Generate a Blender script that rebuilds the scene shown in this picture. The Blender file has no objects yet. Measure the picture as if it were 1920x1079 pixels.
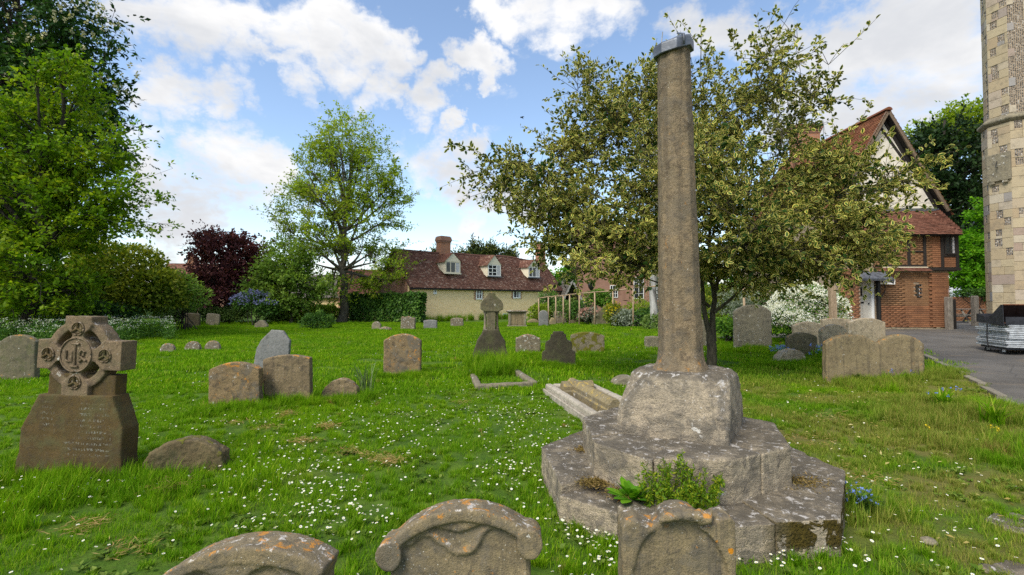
import bpy, bmesh, math, random
import numpy as np
from mathutils import Vector, Matrix, Euler

# ------------------------------------------------------------------ camera, sky, sun, exposure
SC = bpy.context.scene
COL = SC.collection
FPX, CX, CY = 880.0, 960.0, 539.5
EYE = 1.6
PITCH = math.radians(1.72)
SUN_TO = Vector((-0.42, -0.50, 0.76)).normalized()      # towards the sun
SUN_STRENGTH, SUN_ANGLE = 2.5, 28.0
SKY_STRENGTH = 0.11
EXPOSURE = 0.80

cam = bpy.data.cameras.new('camera')
cam.sensor_width = 36.0
cam.lens = 36.0 * FPX / 1920.0
cam.clip_start, cam.clip_end = 0.05, 3000.0
cam_o = bpy.data.objects.new('camera', cam)
cam_o.location = (0, 0, EYE)
cam_o.rotation_euler = (math.pi / 2 + PITCH, 0, 0)
COL.objects.link(cam_o)
SC.camera = cam_o

SC.view_settings.view_transform = 'Standard'
SC.view_settings.look = 'None'
SC.view_settings.exposure = EXPOSURE
SC.view_settings.gamma = 1.0
SC.view_settings.use_curve_mapping = False
SC.render.engine = 'CYCLES'
SC.cycles.max_bounces = 6
SC.cycles.diffuse_bounces = 3
SC.cycles.glossy_bounces = 2
SC.cycles.transmission_bounces = 4
SC.cycles.transparent_max_bounces = 4
SC.cycles.use_denoising = False
SC.cycles.sample_clamp_indirect = 6.0


def ray(px, py):
    u, v = (px - CX) / FPX, (CY - py) / FPX
    c, s = math.cos(PITCH), math.sin(PITCH)
    return Vector((u, c - v * s, s + v * c))


class NT:
    """small helper to write node trees"""
    def __init__(s, tree):
        s.t = tree
        s.pos_ = None

    def n(s, kind, ins=None, **props):
        nd = s.t.nodes.new(kind)
        for k, v in props.items():
            setattr(nd, k, v)
        for k, v in (ins or {}).items():
            if v is None:
                continue
            if isinstance(v, bpy.types.NodeSocket):
                s.t.links.new(v, nd.inputs[k])
            else:
                nd.inputs[k].default_value = v
        return nd

    def pos(s):
        if s.pos_ is None:
            s.geo = s.n('ShaderNodeNewGeometry')
            s.pos_ = s.geo.outputs['Position']
            s.nor = s.geo.outputs['Normal']
        return s.pos_

    def noise(s, scale, detail=4.0, rough=0.55, vec=None, dist=0.0):
        return s.n('ShaderNodeTexNoise', {'Scale': scale, 'Detail': detail, 'Roughness': rough, 'Distortion': dist,
                                          'Vector': vec if vec is not None else s.pos()}).outputs['Fac']

    def voro(s, scale, vec=None, out='Distance', feature='F1'):
        return s.n('ShaderNodeTexVoronoi', {'Scale': scale, 'Vector': vec if vec is not None else s.pos()},
                   feature=feature).outputs[out]

    def m(s, op, a, b=None, c=None, clamp=False):
        ins = {0: a}
        if b is not None:
            ins[1] = b
        if c is not None:
            ins[2] = c
        return s.n('ShaderNodeMath', ins, operation=op, use_clamp=clamp).outputs[0]

    def vm(s, op, a, b=None, out=0):
        ins = {0: a}
        if b is not None:
            ins[1] = b
        return s.n('ShaderNodeVectorMath', ins, operation=op).outputs[out]

    def mr(s, v, a, b, c=0.0, d=1.0, smooth=True):
        return s.n('ShaderNodeMapRange', {'Value': v, 'From Min': a, 'From Max': b, 'To Min': c, 'To Max': d},
                   interpolation_type='SMOOTHSTEP' if smooth else 'LINEAR', clamp=True).outputs[0]

    def mix(s, f, a, b, blend='MIX'):
        def cc(x):
            return x if isinstance(x, bpy.types.NodeSocket) else (tuple(x) + (1.0,) if len(x) == 3 else tuple(x))
        return s.n('ShaderNodeMix', {0: f, 6: cc(a), 7: cc(b)}, data_type='RGBA', blend_type=blend).outputs[2]

    def ramp(s, f, stops, interp='LINEAR'):
        nd = s.n('ShaderNodeValToRGB', {'Fac': f})
        cr = nd.color_ramp
        cr.interpolation = interp
        while len(cr.elements) < len(stops):
            cr.elements.new(0.5)
        for e, (p, c) in zip(cr.elements, stops):
            e.position = p
            e.color = tuple(c) + (1.0,)
        return nd.outputs['Color']

    def xyz(s, v):
        return s.n('ShaderNodeSeparateXYZ', {0: v}).outputs

    def attr(s, name, out='Fac'):
        return s.n('ShaderNodeAttribute', attribute_name=name).outputs[out]

    def bump(s, h, strength=0.4, dist=0.02, normal=None):
        return s.n('ShaderNodeBump', {'Height': h, 'Strength': strength, 'Distance': dist, 'Normal': normal}).outputs[0]


# --- world: Nishita sky with procedural broken cloud laid out by direction
W = bpy.data.worlds.new('World')
SC.world = W
W.use_nodes = True
wt = W.node_tree
wt.nodes.clear()
w = NT(wt)
dirn = w.n('ShaderNodeTexCoord').outputs['Generated']
sky = wt.nodes.new('ShaderNodeTexSky')
sky.sky_type = 'NISHITA'
sky.sun_disc = False
sky.sun_elevation = math.asin(SUN_TO.z)
sky.sun_rotation = math.atan2(SUN_TO.x, SUN_TO.y)
sky.altitude = 50
sky.air_density = 1.0
sky.dust_density = 0.6
sky.ozone_density = 1.6
CLOUDS = [  # px, py, radius px, weight : the broken cumulus the photograph shows
    (250, 10, 60, .8), (340, 45, 70, .9), (440, 40, 65, .9), (530, 45, 60, .9), (620, 55, 58, .95), (700, 75, 50, .95), (752, 95, 26, .8),
    (470, 128, 42, .8), (545, 135, 32, .8), (295, 195, 45, .8), (360, 205, 44, .9), (430, 195, 38, .9), (295, 250, 36, .7),
    (680, 165, 40, .85), (720, 160, 34, .9), (640, 190, 26, .7), (800, 185, 36, .85), (560, 180, 28, .75),
    (890, 110, 36, .8), (845, 100, 26, .7), (900, 150, 22, .7), (856, 236, 17, .8),
    (320, 325, 48, .8), (420, 325, 52, .9), (475, 345, 44, .9), (330, 400, 66, .9), (430, 400, 66, .9), (520, 410, 50, .75),
    (850, 320, 55, .95), (900, 350, 46, .9), (795, 310, 45, .9), (875, 405, 36, .85), (965, 385, 50, .9),
    (1030, 15, 60, .9), (1100, 20, 70, .95), (960, 5, 45, .8), (1180, 25, 40, .7),
    (1310, 45, 60, .95), (1390, 60, 60, .9), (1480, 30, 40, .7), (1520, 120, 60, .9), (1610, 130, 75, 1), (1720, 60, 100, 1),
    (1720, 160, 95, 1), (1810, 120, 80, 1), (1560, 190, 60, 1), (1650, 210, 60, 1), (1480, 180, 60, .9)]
warp = w.n('ShaderNodeTexNoise', {'Scale': 5.5, 'Detail': 7.0, 'Roughness': 0.62, 'Vector': dirn}).outputs['Color']
wvec = w.n('ShaderNodeVectorMath', {0: w.vm('SUBTRACT', warp, (0.5, 0.5, 0.5)), 'Scale': 0.34}, operation='SCALE').outputs[0]
wdir = w.vm('NORMALIZE', w.vm('ADD', dirn, wvec))
csum = None
for (px, py, r, wt_) in CLOUDS:
    d0, d1 = ray(px, py).normalized(), ray(px, py + r).normalized()
    ang = d0.angle(d1)
    dt = w.vm('DOT_PRODUCT', wdir, tuple(d0), out=1)
    v = w.mr(dt, math.cos(ang * 1.75), math.cos(ang * 0.05), 0.0, wt_, False)
    csum = v if csum is None else w.m('MAXIMUM', csum, v)
dz = w.xyz(dirn)
flat = w.n('ShaderNodeCombineXYZ', {0: dz[0], 1: dz[1], 2: w.m('MULTIPLY', dz[2], 1.9)}).outputs[0]
n1 = w.noise(5.0, 9.0, 0.60, flat, 0.25)
n2 = w.noise(2.1, 3.0, 0.5, flat)
n3 = w.noise(17.0, 6.0, 0.62, flat, 0.3)
fwd = w.mr(w.vm('DOT_PRODUCT', dirn, (0, 0.94, 0.34), out=1), 0.35, 0.70)
generic = w.mr(n2, 0.42, 0.62, 0.0, 1.0)
cover = w.m('ADD', w.m('MULTIPLY', csum, fwd), w.m('MULTIPLY', generic, w.m('SUBTRACT', 1.0, fwd)))
dens = w.m('ADD', w.m('MULTIPLY', cover, 1.0), w.m('MULTIPLY', w.m('SUBTRACT', n1, 0.5), 2.3))
dens = w.m('ADD', dens, w.m('MULTIPLY', w.m('SUBTRACT', n3, 0.5), 0.95))
alpha = w.mr(dens, 0.24, 1.0)
alpha = w.m('MAXIMUM', alpha, w.mr(dz[2], 0.16, -0.02, 0.0, 0.85))
shade = w.mr(w.m('ADD', w.noise(3.2, 5.0, 0.55, flat, 0.4), w.m('MULTIPLY', dens, 0.12)), 0.46, 0.74, 0.0, 1.0)
ccol = w.mix(shade, (5.6, 5.55, 5.5), (3.9, 4.0, 4.2))
skyc = w.mix(1.0, sky.outputs[0], (1.46, 1.40, 1.33), 'MULTIPLY')
final = w.mix(alpha, skyc, ccol)
bg = w.n('ShaderNodeBackground', {'Color': final, 'Strength': SKY_STRENGTH})
wo = w.n('ShaderNodeOutputWorld', {'Surface': bg.outputs[0]})
W.cycles.sampling_method = 'MANUAL'
W.cycles.sample_map_resolution = 512

sun = bpy.data.lights.new('sun', 'SUN')
sun.energy = SUN_STRENGTH
sun.angle = math.radians(SUN_ANGLE)
sun.color = (1.0, 0.93, 0.82)
sun_o = bpy.data.objects.new('sun', sun)
sun_o.rotation_euler = SUN_TO.to_track_quat('Z', 'Y').to_euler()
sun_o.location = SUN_TO * 60
COL.objects.link(sun_o)


# ------------------------------------------------------------------ places: pixel of the survey -> ground / point
def ss(t):
    t = np.clip(t, 0.0, 1.0)
    return t * t * (3 - 2 * t)


def zg(x, y):
    """height of the churchyard ground"""
    x, y = np.asarray(x, float), np.asarray(y, float)
    z = 0.52 * ss((x - 1.5) / 13.5) * ss((y + 2) / 8.0)
    z = z + 0.020 * np.sin(x * 0.9 + 0.4) * np.sin(y * 0.7 + 1.0) + 0.010 * np.sin(x * 2.1 + y * 1.3)
    return z


def P(px, py, Y):
    d = ray(px, py)
    return Vector((0, 0, EYE)) + d * (Y / d.y)


def G(px, py):
    d = ray(px, py)
    z = 0.0
    for _ in range(40):
        t = (z - EYE) / d.z
        p = Vector((0, 0, EYE)) + d * t
        z = 0.5 * z + 0.5 * float(zg(p.x, p.y))
    return Vector((p.x, p.y, float(zg(p.x, p.y))))


def on_ground(x, y):
    return Vector((x, y, float(zg(x, y))))


# ------------------------------------------------------------------ object helpers
def tag(o, label=None, cat=None, group=None, kind=None):
    if label:
        o['label'] = label
    if cat:
        o['category'] = cat
    if group:
        o['group'] = group
    if kind:
        o['kind'] = kind
    return o


def empty(name, loc, label=None, cat=None, group=None, rz=0.0, rot=None):
    o = bpy.data.objects.new(name, None)
    o.empty_display_size = 0.2
    o.location = loc
    o.rotation_euler = rot if rot is not None else (0, 0, rz)
    COL.objects.link(o)
    return tag(o, label, cat, group)


def adopt(o, parent, keep_world=False):
    """keep_world: the mesh is written in world coordinates (parent an empty at top level)"""
    o.parent = parent
    if keep_world:
        o.matrix_parent_inverse = parent.matrix_basis.inverted()
    return o


def mesh_np(name, verts, faces, mat, parent=None, smooth=False, attrs=None, world=False):
    """faces: list of arrays (n,k) with the same k inside an array"""
    me = bpy.data.meshes.new(name)
    verts = np.asarray(verts, np.float32)
    if not isinstance(faces, (list, tuple)):
        faces = [faces]
    faces = [np.asarray(f, np.int32) for f in faces if len(f)]
    loops = np.concatenate([f.ravel() for f in faces])
    tot = np.concatenate([np.full(len(f), f.shape[1], np.int32) for f in faces])
    start = np.concatenate([[0], np.cumsum(tot)[:-1]]).astype(np.int32)
    me.vertices.add(len(verts))
    me.vertices.foreach_set('co', verts.ravel())
    me.loops.add(len(loops))
    me.loops.foreach_set('vertex_index', loops)
    me.polygons.add(len(tot))
    me.polygons.foreach_set('loop_start', start)
    me.polygons.foreach_set('loop_total', tot)
    if smooth:
        me.polygons.foreach_set('use_smooth', np.ones(len(tot), bool))
    for k, v in (attrs or {}).items():
        a = me.attributes.new(k, 'FLOAT', 'POINT')
        a.data.foreach_set('value', np.asarray(v, np.float32))
    me.update(calc_edges=True)
    if mat:
        me.materials.append(mat)
    o = bpy.data.objects.new(name, me)
    COL.objects.link(o)
    if parent:
        adopt(o, parent, world)
    return o


def bm_obj(name, bm, mat, parent=None, smooth=False, world=False, link=True):
    bmesh.ops.recalc_face_normals(bm, faces=bm.faces)
    me = bpy.data.meshes.new(name)
    bm.to_mesh(me)
    bm.free()
    if smooth:
        me.polygons.foreach_set('use_smooth', np.ones(len(me.polygons), bool))
    if mat:
        me.materials.append(mat)
    o = bpy.data.objects.new(name, me)
    if link:
        COL.objects.link(o)
        if parent:
            adopt(o, parent, world)
    return o


def share(name, me, parent, loc=(0, 0, 0), rot=(0, 0, 0), scale=(1, 1, 1)):
    o = bpy.data.objects.new(name, me)
    COL.objects.link(o)
    o.parent = parent
    o.location, o.rotation_euler, o.scale = loc, rot, scale
    return o


def add_box(bm, lo, hi, M=None):
    vs = [bm.verts.new((x, y, z)) for z in (lo[2], hi[2]) for y in (lo[1], hi[1]) for x in (lo[0], hi[0])]
    for f in ((0, 2, 3, 1), (4, 5, 7, 6), (0, 1, 5, 4), (2, 6, 7, 3), (0, 4, 6, 2), (1, 3, 7, 5)):
        bm.faces.new([vs[i] for i in f])
    if M is not None:
        for v in vs:
            v.co = M @ v.co
    return vs


def box_bm(lo, hi, M=None):
    bm = bmesh.new()
    add_box(bm, lo, hi, M)
    return bm


def add_prism(bm, outline, y0, y1, M=None):
    """outline in x,z extruded along y"""
    a = [bm.verts.new((x, y0, z)) for x, z in outline]
    b = [bm.verts.new((x, y1, z)) for x, z in outline]
    n = len(outline)
    bm.faces.new(a)
    bm.faces.new(b[::-1])
    for i in range(n):
        j = (i + 1) % n
        bm.faces.new((a[j], a[i], b[i], b[j]))
    if M is not None:
        for v in a + b:
            v.co = M @ v.co
    return a + b


def add_rings(bm, rings, cap=True):
    vr = [[bm.verts.new(p) for p in r] for r in rings]
    n = len(vr[0])
    for r0, r1 in zip(vr, vr[1:]):
        for i in range(n):
            j = (i + 1) % n
            bm.faces.new((r0[i], r0[j], r1[j], r1[i]))
    if cap:
        bm.faces.new(vr[0][::-1])
        bm.faces.new(vr[-1])
    return vr


def add_tube(bm, pts, r, sides=6, cap=True):
    pts = [Vector(p) for p in pts]
    rs = r if isinstance(r, (list, tuple)) else [r] * len(pts)
    rings = []
    ref = None
    for i, p in enumerate(pts):
        t = (pts[min(i + 1, len(pts) - 1)] - pts[max(i - 1, 0)]).normalized()
        if ref is None:
            ref = Vector((0, 0, 1)) if abs(t.z) < 0.9 else Vector((1, 0, 0))
        a = t.cross(ref).normalized()
        b = t.cross(a).normalized()
        ref = -b if False else ref
        rings.append([p + (a * math.cos(k * 2 * math.pi / sides) + b * math.sin(k * 2 * math.pi / sides)) * rs[i]
                      for k in range(sides)])
    add_rings(bm, rings, cap)


def bevel(o, width, segs=2, angle=40):
    md = o.modifiers.new('bevel', 'BEVEL')
    md.width = width
    md.segments = segs
    md.limit_method = 'ANGLE'
    md.angle_limit = math.radians(angle)
    return o


_tex = {}


def worn(o, voxel, amount, scale, fine=0.0):
    """rounds and pits a stone block: voxel remesh and procedural displacement"""
    md = o.modifiers.new('remesh', 'REMESH')
    md.mode = 'VOXEL'
    md.voxel_size = voxel
    md.use_smooth_shade = True
    for a, s_ in ((amount, scale), (fine, scale * 0.22)):
        if a <= 0:
            continue
        key = round(s_, 3)
        if key not in _tex:
            t = bpy.data.textures.new('stone_clouds', 'CLOUDS')
            t.noise_scale = s_
            t.noise_depth = 3
            _tex[key] = t
        dm = o.modifiers.new('displace', 'DISPLACE')
        dm.texture = _tex[key]
        dm.texture_coords = 'GLOBAL'
        dm.strength = a
        dm.mid_level = 0.5
    return o


# ------------------------------------------------------------------ materials
def new_mat(name, rough=0.85, spec=0.3):
    m_ = bpy.data.materials.new(name)
    m_.use_nodes = True
    t = m_.node_tree
    b = t.nodes['Principled BSDF']
    b.inputs['Roughness'].default_value = rough
    b.inputs['Specular IOR Level'].default_value = spec
    return m_, NT(t), b


def lk(n, sock, bsdf, name):
    n.t.links.new(sock, bsdf.inputs[name])


def plain(name, col, rough=0.6, metal=0.0, var=0.12, scale=12.0, spec=0.3, bump=0.0):
    m_, n, b = new_mat(name, rough, spec)
    f = n.noise(scale, 5.0, 0.6)
    c0 = tuple(c * (1 - var) for c in col)
    c1 = tuple(min(1.0, c * (1 + var)) for c in col)
    lk(n, n.mix(n.mr(f, 0.3, 0.7), c0, c1), b, 'Base Color')
    b.inputs['Metallic'].default_value = metal
    if bump:
        lk(n, n.bump(n.noise(scale * 4, 4.0), bump, 0.01), b, 'Normal')
    return m_


def stone(name, c1, c2, dark=(0.05, 0.045, 0.04), darkamt=0.5, white=0.0, orange=0.0, moss=0.0, topdark=0.0, topgrey=0.0,
          scale=1.0, bump=0.5, wcol=(0.60, 0.58, 0.52), ocol=(0.50, 0.22, 0.035), mcol=(0.075, 0.075, 0.012), green=0.0,
          strata=0.0, topwhite=0.0, blotch=0.0, streak=0.0):
    m_, n, b = new_mat(name, 0.92, 0.2)
    p = n.pos()
    nz = n.xyz(n.nor)[2]
    big = n.noise(2.3 * scale, 5.0, 0.6)
    col = n.mix(n.mr(big, 0.35, 0.65), c1, c2)
    fine = n.noise(70 * scale, 3.0, 0.7)
    col = n.mix(n.mr(fine, 0.32, 0.68, 0.0, 0.75), col, n.mix(0.60, col, dark))
    pore = n.noise(150 * scale, 2.0, 0.6)
    col = n.mix(n.mr(pore, 0.60, 0.70, 0.0, 0.75), col, dark)
    col = n.mix(n.mr(pore, 0.36, 0.26, 0.0, 0.45), col, n.mix(0.5, col, (0.62, 0.56, 0.45)))
    med = n.noise(11 * scale, 6.0, 0.68, None, 0.6)
    col = n.mix(n.mr(med, 0.47, 0.66, 0.0, darkamt), col, dark)
    if green:
        g_ = n.m('MULTIPLY', n.mr(n.noise(4.1 * scale, 5.0, 0.65), 0.45, 0.68), green)
        col = n.mix(g_, col, (0.10, 0.105, 0.045))
    if streak:
        kv = n.n('ShaderNodeMapping', {'Vector': p, 'Scale': (13.0, 13.0, 0.8)}).outputs[0]
        kk = n.m('MULTIPLY', n.mr(n.noise(1.0, 5.0, 0.65, kv), 0.50, 0.64), n.mr(nz, 0.7, 0.3))
        col = n.mix(n.m('MULTIPLY', kk, streak), col, n.mix(0.72, col, dark))
    if blotch:
        bl = n.mr(n.noise(3.4 * scale, 7.0, 0.66, n.vm('ADD', p, (4.2, 1.3, 8.8)), 0.8), 0.47, 0.60)
        col = n.mix(n.m('MULTIPLY', bl, blotch), col, n.mix(n.mr(fine, 0.3, 0.7), (0.075, 0.07, 0.06), (0.17, 0.155, 0.125)))
    if topgrey:
        tg = n.m('MULTIPLY', n.mr(nz, 0.35, 0.8), n.mr(n.noise(6 * scale, 6.0, 0.7), 0.30, 0.58, 0.25, 1.0))
        col = n.mix(n.m('MULTIPLY', tg, topgrey), col, (0.115, 0.099, 0.073))
    h = n.m('ADD', n.m('MULTIPLY', fine, 0.7), n.m('ADD', med, n.m('MULTIPLY', pore, -0.4)))
    if strata:
        sv = n.n('ShaderNodeMapping', {'Vector': p, 'Scale': (3.0, 3.0, 11.0), 'Rotation': (0.22, -0.18, 0.0)}).outputs[0]
        st = n.noise(2.2, 6.0, 0.7, sv)
        col = n.mix(n.m('MULTIPLY', n.mr(st, 0.42, 0.62), strata), col, n.mix(0.6, col, dark))
        h = n.m('ADD', h, st)
    if white:
        wv = n.noise(7.5 * scale, 7.0, 0.72, None, 0.3)
        wm = n.mr(wv, 0.665 - 0.13 * white, 0.70 - 0.13 * white)
        spots = n.mr(n.voro(34 * scale), 0.16, 0.10)
        spots = n.m('MULTIPLY', spots, n.mr(n.noise(5 * scale, 3.0), 0.48, 0.62))
        wm = n.m('MAXIMUM', wm, spots)
        col = n.mix(n.m('MULTIPLY', wm, 0.85), col, wcol)
    if topwhite:
        wv = n.noise(15 * scale, 6.0, 0.75, None, 0.5)
        wm = n.m('MULTIPLY', n.mr(wv, 0.56, 0.62), n.mr(nz, 0.2, 0.6))
        col = n.mix(n.m('MULTIPLY', wm, topwhite), col, (0.56, 0.53, 0.49))
    if orange:
        ov = n.noise(9.0 * scale, 6.0, 0.7, n.vm('ADD', p, (7.3, 2.1, 4.4)), 0.4)
        up = n.mr(nz, -0.2, 0.7, 0.0, 0.10)
        om = n.mr(n.m('ADD', ov, up), 0.66 - 0.10 * orange, 0.74 - 0.10 * orange)
        col = n.mix(n.m('MULTIPLY', om, 0.8), col, ocol)
    if topdark:
        col = n.mix(n.m('MULTIPLY', n.mr(nz, 0.3, 0.9), topdark), col, (0.07, 0.07, 0.07))
    if moss:
        mv = n.noise(5.2 * scale, 6.0, 0.65, n.vm('ADD', p, (1.7, 9.1, 0.4)))
        mm = n.mr(n.m('ADD', mv, n.mr(nz, 0.0, 1.0, 0.0, 0.08)), 0.68 - 0.16 * moss, 0.73 - 0.16 * moss)
        col = n.mix(mm, col, n.mix(n.noise(40, 3.0), mcol, tuple(c * 2.2 for c in mcol)))
        h = n.m('ADD', h, n.m('MULTIPLY', mm, n.noise(55, 3.0)))
    lk(n, col, b, 'Base Color')
    lk(n, n.bump(h, bump, 0.018), b, 'Normal')
    return m_


S_BROWN = stone('brown_sandstone', (0.110, 0.072, 0.022), (0.078, 0.054, 0.017), (0.055, 0.042, 0.03), 0.45, white=0.0, green=0.5, scale=1.3)
S_HEAD = stone('limestone_brown', (0.284, 0.213, 0.116), (0.211, 0.158, 0.088), (0.055, 0.048, 0.038), 0.6, white=0.18, orange=0.22, topgrey=0.25, topwhite=0.3, streak=0.5)
S_HEAD2 = stone('limestone_orange_lichen', (0.284, 0.200, 0.099), (0.224, 0.158, 0.081), (0.05, 0.042, 0.034), 0.7, white=0.25, orange=0.62, topwhite=0.7, blotch=0.6)
S_DARK = stone('dark_weathered_stone', (0.092, 0.078, 0.048), (0.068, 0.059, 0.037), (0.03, 0.028, 0.022), 0.5, green=0.5, topwhite=0.5)
S_GREY = stone('grey_slate', (0.235, 0.235, 0.225), (0.185, 0.188, 0.18), (0.075, 0.075, 0.07), 0.5, orange=0.06, topwhite=0.4)
S_PALE = stone('pale_limestone', (0.310, 0.267, 0.176), (0.249, 0.217, 0.148), (0.075, 0.07, 0.06), 0.55, white=0.45, topgrey=0.3)
S_LICHEN = stone('white_lichened_stone', (0.232, 0.196, 0.127), (0.189, 0.158, 0.106), (0.065, 0.058, 0.05), 0.55, white=0.75, orange=0.25, wcol=(0.52, 0.51, 0.47), scale=1.6)
S_MOSSY = stone('mossy_stone', (0.267, 0.225, 0.152), (0.215, 0.184, 0.120), (0.065, 0.06, 0.045), 0.55, white=0.2, moss=1.15, mcol=(0.075, 0.072, 0.010))
S_OCHRE = stone('ochre_lichened_stone', (0.31, 0.25, 0.135), (0.24, 0.195, 0.11), (0.09, 0.075, 0.035), 0.4, white=0.25, orange=0.35, ocol=(0.40, 0.29, 0.08), blotch=0.5)
S_GREEN = stone('algae_green_stone', (0.189, 0.163, 0.095), (0.146, 0.129, 0.076), (0.055, 0.052, 0.042), 0.45, green=0.8, orange=0.1, topwhite=0.3, white=0.15, streak=0.4)
S_LOW = stone('weathered_brown_stone', (0.198, 0.146, 0.071), (0.138, 0.104, 0.053), (0.04, 0.034, 0.024), 0.6, green=0.4, moss=0.25, topwhite=0.2)
S_SUNNY = stone('sunlit_buff_stone', (0.50, 0.41, 0.275), (0.41, 0.335, 0.22), (0.10, 0.085, 0.06), 0.5, white=0.35, orange=0.15, topwhite=0.4, streak=0.4)  # buff lightened in colour to stand for sunlight on stones under the holly
S_KERB = stone('whitish_kerb_stone', (0.52, 0.47, 0.385), (0.42, 0.375, 0.30), (0.12, 0.105, 0.08), 0.5, white=0.3, streak=0.4)
S_CROSSHEAD = stone('lichened_brown_sandstone', (0.25, 0.18, 0.105), (0.19, 0.14, 0.085), (0.055, 0.042, 0.03), 0.5, white=0.22, green=0.4, topwhite=0.5, scale=1.5)
S_BUFF = stone('buff_gritstone', (0.318, 0.250, 0.134), (0.258, 0.200, 0.109), (0.075, 0.062, 0.045), 0.5, white=0.15, orange=0.22, scale=1.5, streak=0.75)
S_STEP = stone('step_limestone', (0.50, 0.415, 0.285), (0.39, 0.32, 0.215), (0.075, 0.07, 0.066), 0.62, white=0.22, topgrey=1.0, topwhite=0.7, strata=0.35, bump=0.9, blotch=0.5)
S_PLINTH = stone('plinth_limestone', (0.52, 0.43, 0.30), (0.40, 0.335, 0.235), (0.075, 0.07, 0.066), 0.62, white=0.30, topgrey=1.0, topwhite=0.9, strata=0.35, bump=0.9, blotch=0.7)
S_SHAFT = stone('shaft_sandstone', (0.335, 0.25, 0.145), (0.235, 0.185, 0.115), (0.07, 0.055, 0.04), 0.62, white=0.10, orange=0.22, ocol=(0.33, 0.17, 0.05), scale=1.4, bump=0.8, streak=0.6, blotch=0.35)
S_FORE = stone('foreground_headstone', (0.296, 0.230, 0.125), (0.224, 0.177, 0.100), (0.055, 0.05, 0.042), 0.55, white=0.10, orange=0.13, topgrey=0.30, topwhite=0.85, scale=1.6, blotch=0.45, streak=0.45)


def lichen_disc_mat():
    """headstone with round orange lichen spots and dark rain streaks"""
    m_ = S_FORE.copy()
    m_.name = 'orange_spotted_headstone'
    n = NT(m_.node_tree)
    b = m_.node_tree.nodes['Principled BSDF']
    old = b.inputs['Base Color'].links[0].from_socket
    p = n.pos()
    v = n.n('ShaderNodeTexVoronoi', {'Scale': 15.0, 'Vector': p, 'Randomness': 1.0})
    rad = n.m('MULTIPLY', n.xyz(v.outputs['Color'])[0], 0.52)
    spot = n.mr(n.m('ADD', v.outputs['Distance'], n.m('MULTIPLY', n.noise(60, 3.0), 0.12)), n.m('ADD', rad, 0.03), rad)
    spot = n.m('MULTIPLY', spot, n.mr(n.xyz(v.outputs['Color'])[1], 0.35, 0.36))
    spot = n.m('MULTIPLY', spot, n.mr(n.xyz(p)[0], 0.62, 0.80))
    spot = n.m('MULTIPLY', spot, n.mr(n.xyz(p)[2], 0.60, 0.56))
    sv = n.n('ShaderNodeMapping', {'Vector': p, 'Scale': (16.0, 4.0, 0.9)}).outputs[0]
    st = n.m('MULTIPLY', n.mr(n.noise(1.0, 4.0, 0.6, sv), 0.50, 0.66), 0.75)
    c = n.mix(st, old, (0.075, 0.068, 0.058))
    c = n.mix(spot, c, (0.50, 0.20, 0.015))
    lk(n, c, b, 'Base Color')
    return m_


S_FORE3 = lichen_disc_mat()


def step_moss_mat():
    """limestone of the steps with a broad growth of brown-green moss on the near face"""
    m_ = S_STEP.copy()
    m_.name = 'mossy_step_limestone'
    n = NT(m_.node_tree)
    b = m_.node_tree.nodes['Principled BSDF']
    old = b.inputs['Base Color'].links[0].from_socket
    p = n.pos()
    x, y, z = n.xyz(p)
    nz = n.xyz(n.nor)[2]
    mv = n.noise(6.5, 5.0, 0.6, None, 0.5)
    reg = n.m('MULTIPLY', n.mr(x, 1.45, 1.75), n.mr(nz, 0.55, 0.25))
    reg = n.m('MULTIPLY', reg, n.mr(z, 0.03, 0.10))
    mm = n.m('MULTIPLY', n.mr(mv, 0.45, 0.48), reg)
    c = n.mix(mm, old, n.mix(n.noise(45, 4.0), (0.022, 0.017, 0.006), (0.13, 0.095, 0.012)))
    lk(n, c, b, 'Base Color')
    oldn = b.inputs['Normal'].links[0].from_socket
    lk(n, n.bump(n.m('MULTIPLY', mm, n.noise(60, 3.0)), 0.9, 0.03, oldn), b, 'Normal')
    return m_


S_STEPMOSS = step_moss_mat()


def cross_mat():
    """brown sandstone with the worn, no longer legible inscription rows"""
    m_ = S_BROWN.copy()
    m_.name = 'inscribed_brown_sandstone'
    n = NT(m_.node_tree)
    b = m_.node_tree.nodes['Principled BSDF']
    old = b.inputs['Base Color'].links[0].from_socket
    tc = n.n('ShaderNodeTexCoord').outputs['Object']
    x, y, z = n.xyz(tc)
    row = n.mr(n.m('SINE', n.m('MULTIPLY', z, 2 * math.pi / 0.052)), 0.1, 0.35)
    reg = n.m('MULTIPLY', n.mr(z, 0.20, 0.24), n.mr(z, 0.70, 0.66))
    reg = n.m('MULTIPLY', reg, n.mr(n.m('ABSOLUTE', n.m('SUBTRACT', x, 0.05)), 0.38, 0.30))
    sv = n.n('ShaderNodeMapping', {'Vector': tc, 'Scale': (1.0, 1.0, 0.55)}).outputs[0]
    fl = n.mr(n.noise(75, 2.0, 0.5, sv), 0.52, 0.58)
    reg2 = n.mr(n.noise(5.5, 3.0), 0.42, 0.60)
    mk = n.m('MULTIPLY', n.m('MULTIPLY', row, reg), n.m('MULTIPLY', fl, reg2))
    c = n.mix(n.m('MULTIPLY', mk, 0.55), old, (0.30, 0.31, 0.27))
    lk(n, c, b, 'Base Color')
    return m_


S_CROSS = cross_mat()


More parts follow.
